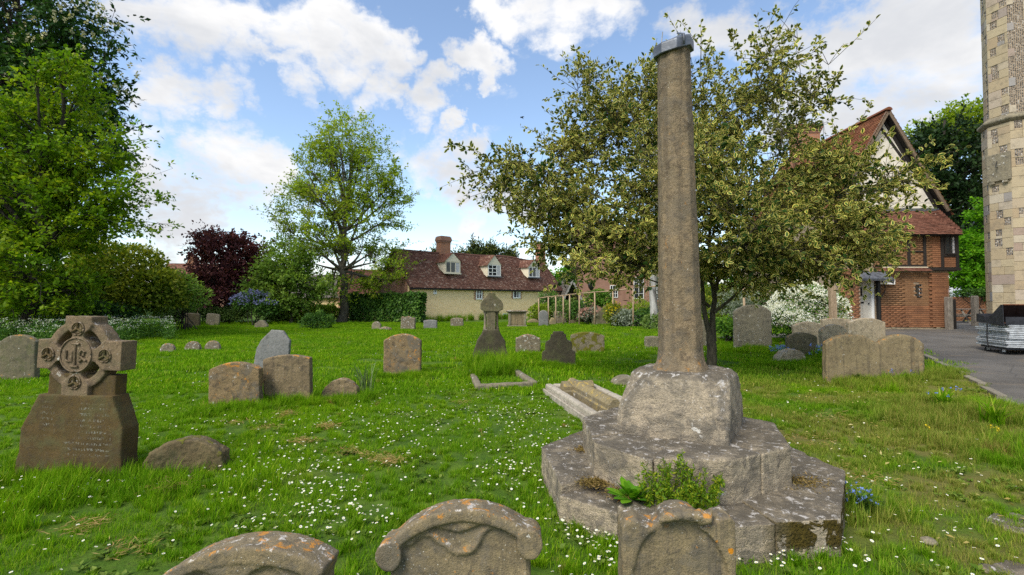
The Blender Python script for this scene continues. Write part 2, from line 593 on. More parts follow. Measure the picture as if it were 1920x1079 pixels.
def leaf(name, stops, trans=0.38, rough=0.5, tcol=1.25):
    m_, n, b = new_mat(name, rough, 0.10)
    c = n.ramp(n.attr('tint'), stops)
    lk(n, c, b, 'Base Color')
    if trans:
        tr = n.n('ShaderNodeBsdfTranslucent', {'Color': n.mix(1.0, c, (tcol * 1.15, tcol * 1.15, tcol * 0.5), 'MULTIPLY')})
        mx = n.n('ShaderNodeMixShader', {0: trans, 1: b.outputs[0], 2: tr.outputs[0]})
        out = m_.node_tree.nodes['Material Output']
        n.t.links.new(mx.outputs[0], out.inputs['Surface'])
    return m_


L_OAK = leaf('oak_leaves', [(0, (0.11, 0.18, 0.014)), (0.5, (0.20, 0.29, 0.025)), (1, (0.34, 0.39, 0.05))], 0.48, 0.5, 1.5)
L_LIME = leaf('spring_leaves', [(0, (0.065, 0.15, 0.006)), (0.5, (0.13, 0.24, 0.010)), (1, (0.27, 0.35, 0.018))], 0.42)
L_CHEST = leaf('chestnut_leaves', [(0, (0.015, 0.045, 0.012)), (0.5, (0.030, 0.083, 0.018)), (1, (0.060, 0.128, 0.024))], 0.22)
L_COPPER = leaf('copper_leaves', [(0, (0.06, 0.022, 0.026)), (0.6, (0.15, 0.05, 0.052)), (1, (0.30, 0.10, 0.085))], 0.25, tcol=1.0)
L_PALE = leaf('pale_leaves', [(0, (0.098, 0.182, 0.028)), (0.5, (0.168, 0.280, 0.042)), (1, (0.280, 0.378, 0.077))], 0.4)
L_YELGR = leaf('yellow_green_leaves', [(0, (0.05, 0.10, 0.008)), (0.5, (0.14, 0.195, 0.014)), (1, (0.33, 0.34, 0.035))], 0.3)
L_LAUREL = leaf('laurel_leaves', [(0, (0.060, 0.128, 0.027)), (0.5, (0.128, 0.210, 0.045)), (1, (0.240, 0.315, 0.090))], 0.25, 0.35)
L_IVY = leaf('ivy_leaves', [(0, (0.025, 0.060, 0.014)), (0.5, (0.051, 0.128, 0.020)), (1, (0.128, 0.238, 0.034))], 0.2, 0.4)
L_YEW = leaf('yew_leaves', [(0, (0.017, 0.034, 0.010)), (0.6, (0.043, 0.071, 0.017)), (1, (0.170, 0.178, 0.034))], 0.12)
L_DARK = leaf('dark_evergreen_leaves', [(0, (0.008, 0.020, 0.007)), (0.6, (0.018, 0.042, 0.011)), (1, (0.045, 0.084, 0.020))], 0.12)
L_BIRCH = leaf('birch_leaves', [(0, (0.06, 0.11, 0.03)), (0.5, (0.10, 0.15, 0.05)), (1, (0.16, 0.20, 0.08))], 0.35)
L_GREYGR = leaf('grey_green_leaves', [(0, (0.108, 0.138, 0.090)), (0.5, (0.180, 0.216, 0.156)), (1, (0.288, 0.324, 0.240))], 0.2)
L_CHOISYA = leaf('glossy_green_leaves', [(0, (0.030, 0.090, 0.012)), (0.5, (0.075, 0.180, 0.018)), (1, (0.180, 0.300, 0.030))], 0.3, 0.35)
L_BRIGHT = leaf('bright_green_leaves', [(0, (0.060, 0.180, 0.010)), (0.5, (0.108, 0.288, 0.014)), (1, (0.204, 0.396, 0.024))], 0.42)
L_BUSHY = leaf('herb_leaves', [(0, (0.065, 0.143, 0.008)), (0.5, (0.130, 0.247, 0.013)), (1, (0.312, 0.338, 0.023))], 0.35)
L_RED = leaf('red_leaves', [(0, (0.22, 0.03, 0.02)), (1, (0.36, 0.07, 0.04))], 0.3)
F_WHITE = leaf('white_petals', [(0, (0.72, 0.72, 0.64)), (1, (0.88, 0.88, 0.84))], 0.25)
F_BLOSSOM = leaf('chestnut_blossom', [(0, (0.30, 0.31, 0.18)), (1, (0.55, 0.52, 0.36))], 0.25)
F_BLUE = leaf('blue_petals', [(0, (0.09, 0.10, 0.24)), (1, (0.24, 0.26, 0.46))], 0.25)
F_SKYBLUE = leaf('small_blue_petals', [(0, (0.11, 0.18, 0.55)), (1, (0.25, 0.36, 0.75))], 0.25)
F_YELLOW = leaf('yellow_petals', [(0, (0.55, 0.38, 0.01)), (1, (0.78, 0.60, 0.04))], 0.25)
F_PINK = leaf('dusky_pink_heads', [(0, (0.22, 0.13, 0.09)), (1, (0.36, 0.20, 0.16))], 0.2)
L_STRAW = leaf('straw', [(0, (0.30, 0.17, 0.06)), (1, (0.50, 0.36, 0.15))], 0.2)
L_FALLEN = leaf('fallen_leaves', [(0, (0.30, 0.22, 0.06)), (0.6, (0.48, 0.40, 0.14)), (1, (0.60, 0.54, 0.26))], 0.2)


def holly_mat():
    m_, n, b = new_mat('variegated_holly_leaf', 0.5, 0.14)
    e = n.attr('edge')
    t = n.attr('tint')
    p = n.pos()
    mask = n.mr(n.m('ADD', e, n.m('MULTIPLY', n.m('SUBTRACT', n.noise(55, 2.0), 0.5), 0.35)), 0.57, 0.68)
    mask = n.m('MULTIPLY', mask, n.mr(t, 0.14, 0.30))
    g_ = n.ramp(t, [(0, (0.018, 0.052, 0.008)), (0.5, (0.044, 0.105, 0.014)), (1, (0.105, 0.185, 0.028))])
    y_ = n.ramp(t, [(0.15, (0.34, 0.31, 0.07)), (0.55, (0.68, 0.60, 0.16)), (1, (0.80, 0.66, 0.13))])
    c = n.mix(mask, g_, y_)
    lk(n, c, b, 'Base Color')
    tr = n.n('ShaderNodeBsdfTranslucent', {'Color': c})
    mx = n.n('ShaderNodeMixShader', {0: 0.28, 1: b.outputs[0], 2: tr.outputs[0]})
    n.t.links.new(mx.outputs[0], m_.node_tree.nodes['Material Output'].inputs['Surface'])
    return m_


L_HOLLY = holly_mat()


def bark(name, c1, c2, sx=14.0):
    m_, n, b = new_mat(name, 0.9, 0.15)
    v = n.n('ShaderNodeMapping', {'Vector': n.pos(), 'Scale': (sx, sx, sx * 0.22)}).outputs[0]
    f = n.noise(1.0, 6.0, 0.65, v)
    lk(n, n.mix(n.mr(f, 0.35, 0.65), c1, c2), b, 'Base Color')
    lk(n, n.bump(f, 0.8, 0.03), b, 'Normal')
    return m_


B_OAK = bark('grey_brown_bark', (0.13, 0.115, 0.085), (0.06, 0.052, 0.042), 8)
B_DARK = bark('dark_bark', (0.06, 0.052, 0.042), (0.025, 0.022, 0.018), 10)
B_HOLLY = bark('holly_bark', (0.085, 0.075, 0.05), (0.04, 0.036, 0.026), 16)
B_BIRCH = bark('birch_bark', (0.42, 0.42, 0.40), (0.14, 0.13, 0.12), 5)
WOOD_STAKE = bark('stake_wood', (0.42, 0.31, 0.20), (0.31, 0.225, 0.145), 25)
WOOD_GREY = bark('weathered_wood', (0.26, 0.235, 0.20), (0.15, 0.135, 0.115), 20)


def patch_masks(n):
    """where the sward is dry, yellow or dark: the same on the soil and the blades"""
    p = n.pos()
    dry = n.mr(n.noise(0.85, 5.0, 0.62), 0.54, 0.70)
    x, y, z = n.xyz(p)
    right = n.m('MULTIPLY', n.mr(x, 1.7, 2.9), n.mr(y, 11.5, 7.0))
    r2 = n.mr(n.noise(0.9, 5.0, 0.6, n.vm('ADD', p, (3.1, 5.2, 0))), 0.40, 0.56)
    dry = n.m('MAXIMUM', n.m('MULTIPLY', dry, 0.32), n.m('MULTIPLY', n.m('MULTIPLY', right, r2), 1.0))
    brown = n.mr(n.noise(2.6, 3.0, 0.55, n.vm('ADD', p, (11.0, 4.0, 0))), 0.665, 0.715)
    return dry, brown


def ground_mat():
    m_, n, b = new_mat('churchyard_turf', 0.95, 0.1)
    dry, brown = patch_masks(n)
    c = n.mix(n.mr(n.noise(3.0, 6.0, 0.65), 0.35, 0.65), (0.05, 0.105, 0.012), (0.095, 0.165, 0.018))
    c = n.mix(n.m('MULTIPLY', dry, 0.75), c, (0.17, 0.145, 0.045))
    c = n.mix(n.mr(n.noise(26, 4.0, 0.7), 0.5, 0.75, 0, 0.6), c, (0.045, 0.038, 0.022))
    lk(n, c, b, 'Base Color')
    lk(n, n.bump(n.noise(30, 6.0, 0.7), 0.8, 0.03), b, 'Normal')
    return m_


def grass_mat(name='grass_blades', lush=0.0):
    m_, n, b = new_mat(name, 0.75, 0.06)
    dry, brown = patch_masks(n)
    t = n.attr('tint')
    c = n.ramp(t, [(0, (0.064, 0.165, 0.003)), (0.45, (0.112, 0.262, 0.005)), (0.8, (0.175, 0.340, 0.010)), (1, (0.32, 0.39, 0.05))])
    c = n.mix(n.mr(n.noise(0.55, 5.0, 0.6), 0.40, 0.60, 0, 0.7), c, n.mix(1.0, c, (1.42, 1.24, 0.8), 'MULTIPLY'))
    if lush < 0.5:
        yl = n.m('MULTIPLY', dry, n.mr(t, 0.15, 0.75, 0.25, 1.0))
        c = n.mix(n.m('MULTIPLY', yl, 0.8), c, (0.34, 0.285, 0.085))
        c = n.mix(n.m('MULTIPLY', brown, n.mr(t, 0.05, 0.45)), c, (0.34, 0.22, 0.085))
    lk(n, c, b, 'Base Color')
    tr = n.n('ShaderNodeBsdfTranslucent', {'Color': n.mix(1.0, c, (1.3, 1.35, 0.7), 'MULTIPLY')})
    mx = n.n('ShaderNodeMixShader', {0: 0.4, 1: b.outputs[0], 2: tr.outputs[0]})
    n.t.links.new(mx.outputs[0], m_.node_tree.nodes['Material Output'].inputs['Surface'])
    return m_


M_GROUND = ground_mat()
M_GRASS = grass_mat()
M_LUSH = grass_mat('long_grass_blades', 1.0)


def asphalt_mat():
    m_, n, b = new_mat('old_asphalt', 0.9, 0.25)
    c = n.mix(n.mr(n.noise(1.2, 5.0, 0.6), 0.35, 0.65), (0.062, 0.058, 0.052), (0.105, 0.098, 0.088))
    c = n.mix(n.mr(n.noise(120, 2.0), 0.4, 0.7, 0, 0.6), c, (0.19, 0.175, 0.155))
    c = n.mix(n.mr(n.noise(0.7, 4.0, 0.7, None, 1.0), 0.57, 0.63, 0, 0.5), c, (0.17, 0.135, 0.095))
    crack = n.mr(n.n('ShaderNodeTexVoronoi', {'Scale': 0.9, 'Vector': n.vm('ADD', n.pos(), (0.3, 0.2, 0))},
                     feature='DISTANCE_TO_EDGE').outputs['Distance'], 0.012, 0.004)
    c = n.mix(n.m('MULTIPLY', crack, 0.5), c, (0.05, 0.048, 0.045))
    lk(n, c, b, 'Base Color')
    lk(n, n.bump(n.noise(150, 2.0), 0.5, 0.01), b, 'Normal')
    return m_


M_ASPHALT = asphalt_mat()
M_KERB = stone('kerb_concrete', (0.30, 0.27, 0.21), (0.24, 0.215, 0.165), (0.10, 0.09, 0.07), 0.4)


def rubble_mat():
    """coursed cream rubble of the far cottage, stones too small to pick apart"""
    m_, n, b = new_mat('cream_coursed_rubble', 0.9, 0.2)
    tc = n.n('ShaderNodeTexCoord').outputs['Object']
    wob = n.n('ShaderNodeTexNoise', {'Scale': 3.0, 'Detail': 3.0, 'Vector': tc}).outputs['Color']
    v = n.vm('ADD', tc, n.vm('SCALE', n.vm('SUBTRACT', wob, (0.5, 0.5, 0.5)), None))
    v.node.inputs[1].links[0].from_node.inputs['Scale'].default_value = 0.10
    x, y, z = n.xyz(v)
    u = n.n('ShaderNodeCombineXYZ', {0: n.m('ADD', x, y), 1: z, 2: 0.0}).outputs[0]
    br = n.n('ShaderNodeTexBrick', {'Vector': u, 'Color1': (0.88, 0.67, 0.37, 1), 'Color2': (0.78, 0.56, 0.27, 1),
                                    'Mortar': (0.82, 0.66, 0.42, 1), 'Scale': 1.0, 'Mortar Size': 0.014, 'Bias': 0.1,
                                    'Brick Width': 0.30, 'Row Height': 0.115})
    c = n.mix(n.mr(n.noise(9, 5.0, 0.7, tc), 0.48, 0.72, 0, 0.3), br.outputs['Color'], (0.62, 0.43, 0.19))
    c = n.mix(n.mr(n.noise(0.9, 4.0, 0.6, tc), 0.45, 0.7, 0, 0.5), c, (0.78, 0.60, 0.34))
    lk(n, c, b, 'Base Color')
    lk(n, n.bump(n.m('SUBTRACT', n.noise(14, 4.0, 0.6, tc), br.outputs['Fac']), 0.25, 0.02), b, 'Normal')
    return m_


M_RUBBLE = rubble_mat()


def brick_mat(name, c1, c2, dark=(0.10, 0.05, 0.03)):
    m_, n, b = new_mat(name, 0.9, 0.2)
    r_ = n.n('ShaderNodeObjectInfo').outputs['Random']
    t = n.attr('tint')
    f = n.m('FRACT', n.m('ADD', r_, t))
    c = n.mix(f, c1, c2)
    c = n.mix(n.mr(n.noise(1.1, 4.0, 0.6), 0.42, 0.66, 0, 0.7), c, n.mix(0.6, c, dark))
    c = n.mix(n.mr(n.noise(30, 4.0, 0.7), 0.45, 0.75, 0, 0.5), c, dark)
    lk(n, c, b, 'Base Color')
    lk(n, n.bump(n.noise(60, 3.0), 0.4, 0.006), b, 'Normal')
    return m_


M_BRICK = brick_mat('old_red_brick', (0.33, 0.155, 0.078), (0.23, 0.108, 0.058))
M_BRICKBROWN = brick_mat('old_brown_brick', (0.30, 0.165, 0.082), (0.21, 0.118, 0.062))
M_MORTAR = plain('lime_mortar', (0.30, 0.235, 0.165), 0.95, 0, 0.25, 20)


def farbrick_mat(name, c1, c2, mortar=(0.30, 0.22, 0.17)):
    m_, n, b = new_mat(name, 0.9, 0.2)
    tc = n.n('ShaderNodeTexCoord').outputs['Object']
    x, y, z = n.xyz(tc)
    u = n.n('ShaderNodeCombineXYZ', {0: n.m('ADD', x, y), 1: z, 2: 0.0}).outputs[0]
    br = n.n('ShaderNodeTexBrick', {'Vector': u, 'Color1': tuple(c1) + (1,), 'Color2': tuple(c2) + (1,), 'Mortar': mortar + (1,), 'Scale': 1.0,
                                    'Mortar Size': 0.012, 'Brick Width': 0.225, 'Row Height': 0.075})
    c = n.mix(n.mr(n.noise(1.4, 5.0, 0.6, tc), 0.4, 0.7, 0, 0.5), br.outputs['Color'], tuple(v * 0.5 for v in c1))
    lk(n, c, b, 'Base Color')
    return m_


M_FARBRICK = farbrick_mat('weathered_red_brick', (0.31, 0.14, 0.09), (0.24, 0.11, 0.075))
M_CHIMBRICK = farbrick_mat('chimney_brick', (0.40, 0.155, 0.07), (0.29, 0.12, 0.06))


def tile_mat(name, stops, lich=0.3, lcol=(0.40, 0.36, 0.30), moss=0.0):
    m_, n, b = new_mat(name, 0.9, 0.2)
    t = n.attr('tint')
    c = n.ramp(t, stops)
    c = n.mix(n.mr(n.noise(0.9, 5.0, 0.65), 0.45, 0.65, 0, 0.5), c, n.mix(1.0, c, (0.6, 0.55, 0.55), 'MULTIPLY'))
    c = n.mix(n.mr(n.noise(16, 5.0, 0.75), 0.57, 0.68, 0, lich * 2), c, lcol)
    if moss:
        c = n.mix(n.mr(n.noise(1.4, 5.0, 0.7, n.vm('ADD', n.pos(), (2, 7, 3))), 0.55, 0.66, 0, moss), c, (0.34, 0.22, 0.03))
    lk(n, c, b, 'Base Color')
    return m_


M_TILE = tile_mat('old_dark_red_tile', [(0, (0.115, 0.055, 0.040)), (0.5, (0.175, 0.082, 0.058)), (0.85, (0.235, 0.118, 0.082)), (1, (0.36, 0.26, 0.20))], 0.30, moss=0.0)
M_TILERED = tile_mat('warm_red_tile', [(0, (0.20, 0.075, 0.04)), (0.5, (0.28, 0.105, 0.055)), (1, (0.35, 0.15, 0.08))], 0.12, moss=0.7)
M_TILEBROWN = tile_mat('brown_tile', [(0, (0.13, 0.062, 0.045)), (0.5, (0.19, 0.085, 0.058)), (1, (0.25, 0.12, 0.085))], 0.12)
M_SLATE = tile_mat('grey_roof_tile', [(0, (0.12, 0.11, 0.10)), (0.5, (0.17, 0.155, 0.14)), (1, (0.22, 0.20, 0.18))], 0.3)

M_CREAM = plain('cream_paint', (0.66, 0.60, 0.46), 0.55, 0, 0.05)
M_WHITE = plain('white_paint', (0.78, 0.78, 0.75), 0.5, 0, 0.04)
M_PLASTER = plain('off_white_plaster', (0.66, 0.63, 0.55), 0.9, 0, 0.14, 3)
M_DOOR = plain('pale_grey_door_paint', (0.50, 0.48, 0.42), 0.5, 0, 0.05)
M_TIMBER = plain('black_timber', (0.022, 0.019, 0.017), 0.8, 0, 0.3, 30)
M_LEAD = plain('lead_sheet', (0.13, 0.145, 0.17), 0.45, 0.4, 0.35, 7, bump=0.2)
M_IRON = plain('black_iron', (0.012, 0.012, 0.012), 0.5, 0, 0.2)
M_STEEL = plain('galvanised_steel', (0.47, 0.49, 0.50), 0.55, 0.35, 0.25, 9)
M_BLACKSTEEL = plain('black_sheet_steel', (0.028, 0.029, 0.034), 0.5, 0.2, 0.4, 6)
M_RUST = plain('rusty_steel', (0.15, 0.06, 0.03), 0.9, 0.0, 0.4, 14)
M_RUBBER = plain('black_rubber', (0.015, 0.015, 0.016), 0.7)
M_OAKGREY = plain('silvered_oak', (0.24, 0.23, 0.21), 0.85, 0, 0.25, 8)
M_CURTAIN = plain('curtain_cloth', (0.45, 0.45, 0.46), 0.9, 0, 0.2, 14)
M_SOIL = plain('bare_soil', (0.11, 0.075, 0.045), 0.95, 0, 0.4, 25, bump=0.8)
M_GRAVEL = plain('grave_gravel', (0.20, 0.17, 0.13), 0.95, 0, 0.5, 60, bump=1.0)


def glass_mat():
    m_, n, b = new_mat('window_glass', 0.06, 0.6)
    b.inputs['Base Color'].default_value = (0.02, 0.024, 0.027, 1)
    lk(n, n.bump(n.noise(3.0, 2.0), 0.08, 0.02), b, 'Normal')
    return m_


M_GLASS = glass_mat()


def ashlar_mat():
    m_, n, b = new_mat('cream_ashlar', 0.9, 0.2)
    r_ = n.n('ShaderNodeObjectInfo').outputs['Random']
    c = n.ramp(r_, [(0, (0.369, 0.300, 0.193)), (0.35, (0.424, 0.352, 0.227)), (0.6, (0.359, 0.275, 0.171)), (0.8, (0.461, 0.409, 0.311)), (0.93, (0.332, 0.247, 0.187)), (1, (0.285, 0.275, 0.260))])
    c = n.mix(n.mr(n.noise(5, 6.0, 0.7), 0.48, 0.70, 0, 0.6), c, (0.184, 0.157, 0.114))
    c = n.mix(n.mr(n.noise(28, 5.0, 0.75), 0.55, 0.75, 0, 0.5), c, (0.138, 0.119, 0.094))
    lk(n, c, b, 'Base Color')
    lk(n, n.bump(n.noise(40, 4.0), 0.4, 0.01), b, 'Normal')
    return m_


M_ASHLAR = ashlar_mat()


def flint_mat():
    m_, n, b = new_mat('knapped_flint', 0.45, 0.4)
    t = n.attr('tint')
    c = n.ramp(t, [(0, (0.035, 0.036, 0.04)), (0.45, (0.10, 0.10, 0.10)), (0.75, (0.22, 0.21, 0.19)), (1, (0.55, 0.53, 0.49))])
    c = n.mix(n.mr(n.noise(60, 3.0), 0.5, 0.7, 0, 0.5), c, (0.40, 0.37, 0.32))
    lk(n, c, b, 'Base Color')
    return m_


M_FLINT = flint_mat()


# ------------------------------------------------------------------ ground and path
def build_ground():
    xs = np.concatenate([-12 - 400 * np.linspace(1, 0.01, 30) ** 3, np.arange(-12, 26, 0.28), 26 + 400 * np.linspace(0.01, 1, 26) ** 3])
    ys = np.concatenate([np.linspace(-40, 1, 20), np.arange(1.2, 34, 0.28), 34 + 900 * np.linspace(0.03, 1, 50) ** 2.5])
    X, Y = np.meshgrid(xs, ys)
    Z = zg(X, Y) - 0.05 * in_path(X, Y)      # bedded below the asphalt
    V = np.stack([X, Y, Z], -1).reshape(-1, 3)
    nx, ny = len(xs), len(ys)
    i = (np.arange(ny - 1)[:, None] * nx + np.arange(nx - 1)[None, :]).ravel()
    F = np.stack([i, i + 1, i + 1 + nx, i + nx], -1)
    o = mesh_np('ground', V, F, M_GROUND, smooth=True)
    tag(o, kind='structure')


# near edge of the asphalt, surveyed points then on beyond the frame
_e = [G(1545, 632), G(1640, 641), G(1700, 652), G(1760, 680), G(1830, 715), G(1920, 772)]
EDGE = [(_e[0].x - 4, _e[0].y + 1.5)] + [(p.x, p.y) for p in _e] + [(5.9, 4.6), (5.2, 2.5), (4.6, 0.0), (4.0, -6.0)]


def smooth_line(pts, n):
    pts = np.array(pts)
    d = np.concatenate([[0], np.cumsum(np.linalg.norm(np.diff(pts, axis=0), axis=1))])
    q = np.linspace(0, d[-1], n)
    x, y = np.interp(q, d, pts[:, 0]), np.interp(q, d, pts[:, 1])
    for _ in range(6):
        x[1:-1] = (x[:-2] + 2 * x[1:-1] + x[2:]) / 4
        y[1:-1] = (y[:-2] + 2 * y[1:-1] + y[2:]) / 4
    return np.stack([x, y], -1)


EDGEL = smooth_line(EDGE, 90)
FARL = smooth_line([(8.3, 17.7), (11.5, 17.85), (17.0, 17.85), (17.3, 20), (17.8, 25.5), (26, 26), (34, 18), (34, -6)], 90)


def build_path():
    k = np.linspace(0, 1, 26)
    A, B = EDGEL[:, None, :], FARL[:, None, :]
    xy = A * (1 - k[None, :, None]) + B * k[None, :, None]
    z = zg(xy[..., 0], xy[..., 1]) + 0.02
    V = np.concatenate([xy, z[..., None]], -1).reshape(-1, 3)
    nx, ny = 26, 90
    i = (np.arange(ny - 1)[:, None] * nx + np.arange(nx - 1)[None, :]).ravel()
    F = np.stack([i, i + 1, i + 1 + nx, i + nx], -1)
    o = mesh_np('path', V, F, M_ASPHALT, smooth=True)
    tag(o, kind='structure')
    # edging stones along the lawn
    d = np.concatenate([[0], np.cumsum(np.linalg.norm(np.diff(EDGEL, axis=0), axis=1))])
    rnd = random.Random(4)
    q = 5.0
    while q < d[-1] - 1.0:
        L = 0.86 + rnd.random() * 0.1
        a = np.array([np.interp(q, d, EDGEL[:, 0]), np.interp(q, d, EDGEL[:, 1])])
        b = np.array([np.interp(q + L, d, EDGEL[:, 0]), np.interp(q + L, d, EDGEL[:, 1])])
        c = (a + b) / 2
        ang = math.atan2(b[1] - a[1], b[0] - a[0])
        bm = box_bm((-L / 2 + 0.008, -0.06, -0.12), (L / 2 - 0.008, 0.05, 0.035 + rnd.random() * 0.012))
        k_ = bm_obj('kerb_stone', bm, M_KERB)
        bevel(k_, 0.012, 2)
        k_.location = (c[0], c[1], float(zg(c[0], c[1])))
        k_.rotation_euler = (rnd.uniform(-.03, .03), 0, ang)
        k_.parent = o
        q += L + 0.01


def in_path(x, y):
    """true on the asphalt (crossing test against its outline) and where the right-hand house stands"""
    x, y = np.asarray(x, float), np.asarray(y, float)
    poly = np.concatenate([EDGEL[::2], FARL[::-3]])
    r = np.zeros(x.shape, bool)
    q = np.roll(poly, -1, 0)
    for (x0, y0), (x1, y1) in zip(poly, q):
        if y0 == y1:
            continue
        c = (y0 > y) != (y1 > y)
        r ^= c & (x < (x1 - x0) * (y - y0) / (y1 - y0) + x0)
    return r | ((x > 11.8) & (y > 17.4) & (y < 26))


build_ground()
build_path()


# ------------------------------------------------------------------ plants
def tubes_np(polys, radii, sides=5):
    """polys (M,K,3), radii (M,K)"""
    polys = np.asarray(polys, float)
    M_, K = polys.shape[:2]
    tan = np.empty_like(polys)
    tan[:, 1:-1] = polys[:, 2:] - polys[:, :-2]
    tan[:, 0] = polys[:, 1] - polys[:, 0]
    tan[:, -1] = polys[:, -1] - polys[:, -2]
    tan /= np.linalg.norm(tan, axis=-1, keepdims=True) + 1e-9
    ref = np.tile(np.array([0.31, 0.23, 0.92]), (M_, K, 1))
    bad = np.abs((tan * ref).sum(-1)) > 0.95
    ref[bad] = (1, 0, 0)
    a = np.cross(tan, ref)
    a /= np.linalg.norm(a, axis=-1, keepdims=True) + 1e-9
    b = np.cross(tan, a)
    th = np.arange(sides) * 2 * np.pi / sides
    V = polys[:, :, None, :] + radii[:, :, None, None] * (a[:, :, None, :] * np.cos(th)[None, None, :, None] + b[:, :, None, :] * np.sin(th)[None, None, :, None])
    V = V.reshape(-1, 3)
    m_i = np.arange(M_)[:, None, None] * K * sides
    k_i = np.arange(K - 1)[None, :, None] * sides
    s_i = np.arange(sides)[None, None, :]
    s_j = (s_i + 1) % sides
    f = np.stack([m_i + k_i + s_i, m_i + k_i + s_j, m_i + k_i + sides + s_j, m_i + k_i + sides + s_i], -1)
    return V, f.reshape(-1, 4)


def unit(v):
    return v / (np.linalg.norm(v, axis=-1, keepdims=True) + 1e-9)


def leaves_np(pos, dirs, nor, size, aspect, rng, kind='leaf', tint=None, fold=0.25):
    """leaf blades growing from pos along dirs"""
    N = len(pos)
    d = unit(dirs)
    n_ = unit(nor - (nor * d).sum(-1, keepdims=True) * d)
    s = np.cross(d, n_)
    L = size[:, None]
    Wd = (size * aspect)[:, None]
    if tint is None:
        tint = rng.random(N)
    if kind == 'holly':
        up = n_ * L
        rows = [(0.0, 0.0, 0.0), (0.30, 0.40, 0.08), (0.68, 0.42, 0.10), (1.0, 0.0, -0.04)]
        base = pos
        tip = pos + d * L - up * 0.10
        l1 = pos + d * L * 0.30 - s * Wd * 0.46 + up * 0.07
        l2 = pos + d * L * 0.70 - s * Wd * 0.44 + up * 0.05
        r1 = pos + d * L * 0.30 + s * Wd * 0.46 + up * 0.07
        r2 = pos + d * L * 0.70 + s * Wd * 0.44 + up * 0.05
        c1 = pos + d * L * 0.28
        c2 = pos + d * L * 0.76 - up * 0.03
        V = np.stack([base, l1, l2, tip, r2, r1, c1, c2], 1).reshape(-1, 3)
        o = np.arange(N)[:, None] * 8
        tri = np.array([[0, 5, 6], [0, 6, 1], [7, 4, 3], [7, 3, 2]])
        quad = np.array([[6, 5, 4, 7], [6, 7, 2, 1]])
        F = [(o[:, :, None] + tri[None]).reshape(-1, 3), (o[:, :, None] + quad[None]).reshape(-1, 4)]
        edge = np.tile(np.array([1, 1, 1, 1, 1, 1, 0, 0], float), N)
        return V, F, {'tint': np.repeat(tint, 8), 'edge': edge}
    l = pos + d * L * 0.5 - s * Wd * 0.5 + n_ * Wd * fold * 0.5
    r = pos + d * L * 0.5 + s * Wd * 0.5 + n_ * Wd * fold * 0.5
    V = np.stack([pos, r, pos + d * L, l], 1).reshape(-1, 3)
    o = np.arange(N)[:, None] * 4
    F = [(o[:, :, None] + np.array([[0, 1, 2], [0, 2, 3]])[None]).reshape(-1, 3)]
    return V, F, {'tint': np.repeat(tint, 4)}


def merge_np(parts):
    """parts: list of (V, [faces], attrs)"""
    Vs, Fs, At, off = [], {}, {}, 0
    for V, F, A in parts:
        Vs.append(V)
        for f in F:
            Fs.setdefault(f.shape[1], []).append(f + off)
        for k, v in A.items():
            At.setdefault(k, []).append(v)
        off += len(V)
    return np.concatenate(Vs), [np.concatenate(v) for v in Fs.values()], {k: np.concatenate(v) for k, v in At.items()}


def lobe(px, py, Y, rpx, rpy, rd=None, wgt=1.0):
    """a crown lobe: centre and half-axes read off the photograph at depth Y"""
    c = P(px, py, Y)
    k = Y / FPX
    return (np.array(c), np.array([rpx * k, (rd if rd is not None else 0.8 * rpx * k), rpy * k]), wgt)


def sample_lobes(lobes, n, rng, lo=0.3, hi=1.0):
    vol = np.array([np.prod(l[1]) ** 0.75 * l[2] for l in lobes])
    idx = rng.choice(len(lobes), n, p=vol / vol.sum())
    d = unit(rng.normal(size=(n, 3)))
    r = (rng.random(n) * (hi ** 3 - lo ** 3) + lo ** 3) ** (1 / 3)
    C = np.array([l[0] for l in lobes])[idx]
    R = np.array([l[1] for l in lobes])[idx]
    return C + d * r[:, None] * R, d


def bez(a, b, rng, K, lift=0.15, jit=0.08):
    """curved polylines a->b, (M,K,3)"""
    L = np.linalg.norm(b - a, axis=-1, keepdims=True)
    c = (a + b) / 2 + rng.normal(size=a.shape) * L * jit + np.array([0, 0, 1.0]) * L * lift
    t = np.linspace(0, 1, K)[None, :, None]
    return a[:, None] * (1 - t) ** 2 + 2 * c[:, None] * t * (1 - t) + b[:, None] * t ** 2


def nearest(q, pts):
    out = np.empty(len(q), int)
    for i in range(0, len(q), 400):
        d = ((q[i:i + 400, None, :] - pts[None]) ** 2).sum(-1)
        out[i:i + 400] = d.argmin(1)
    return out


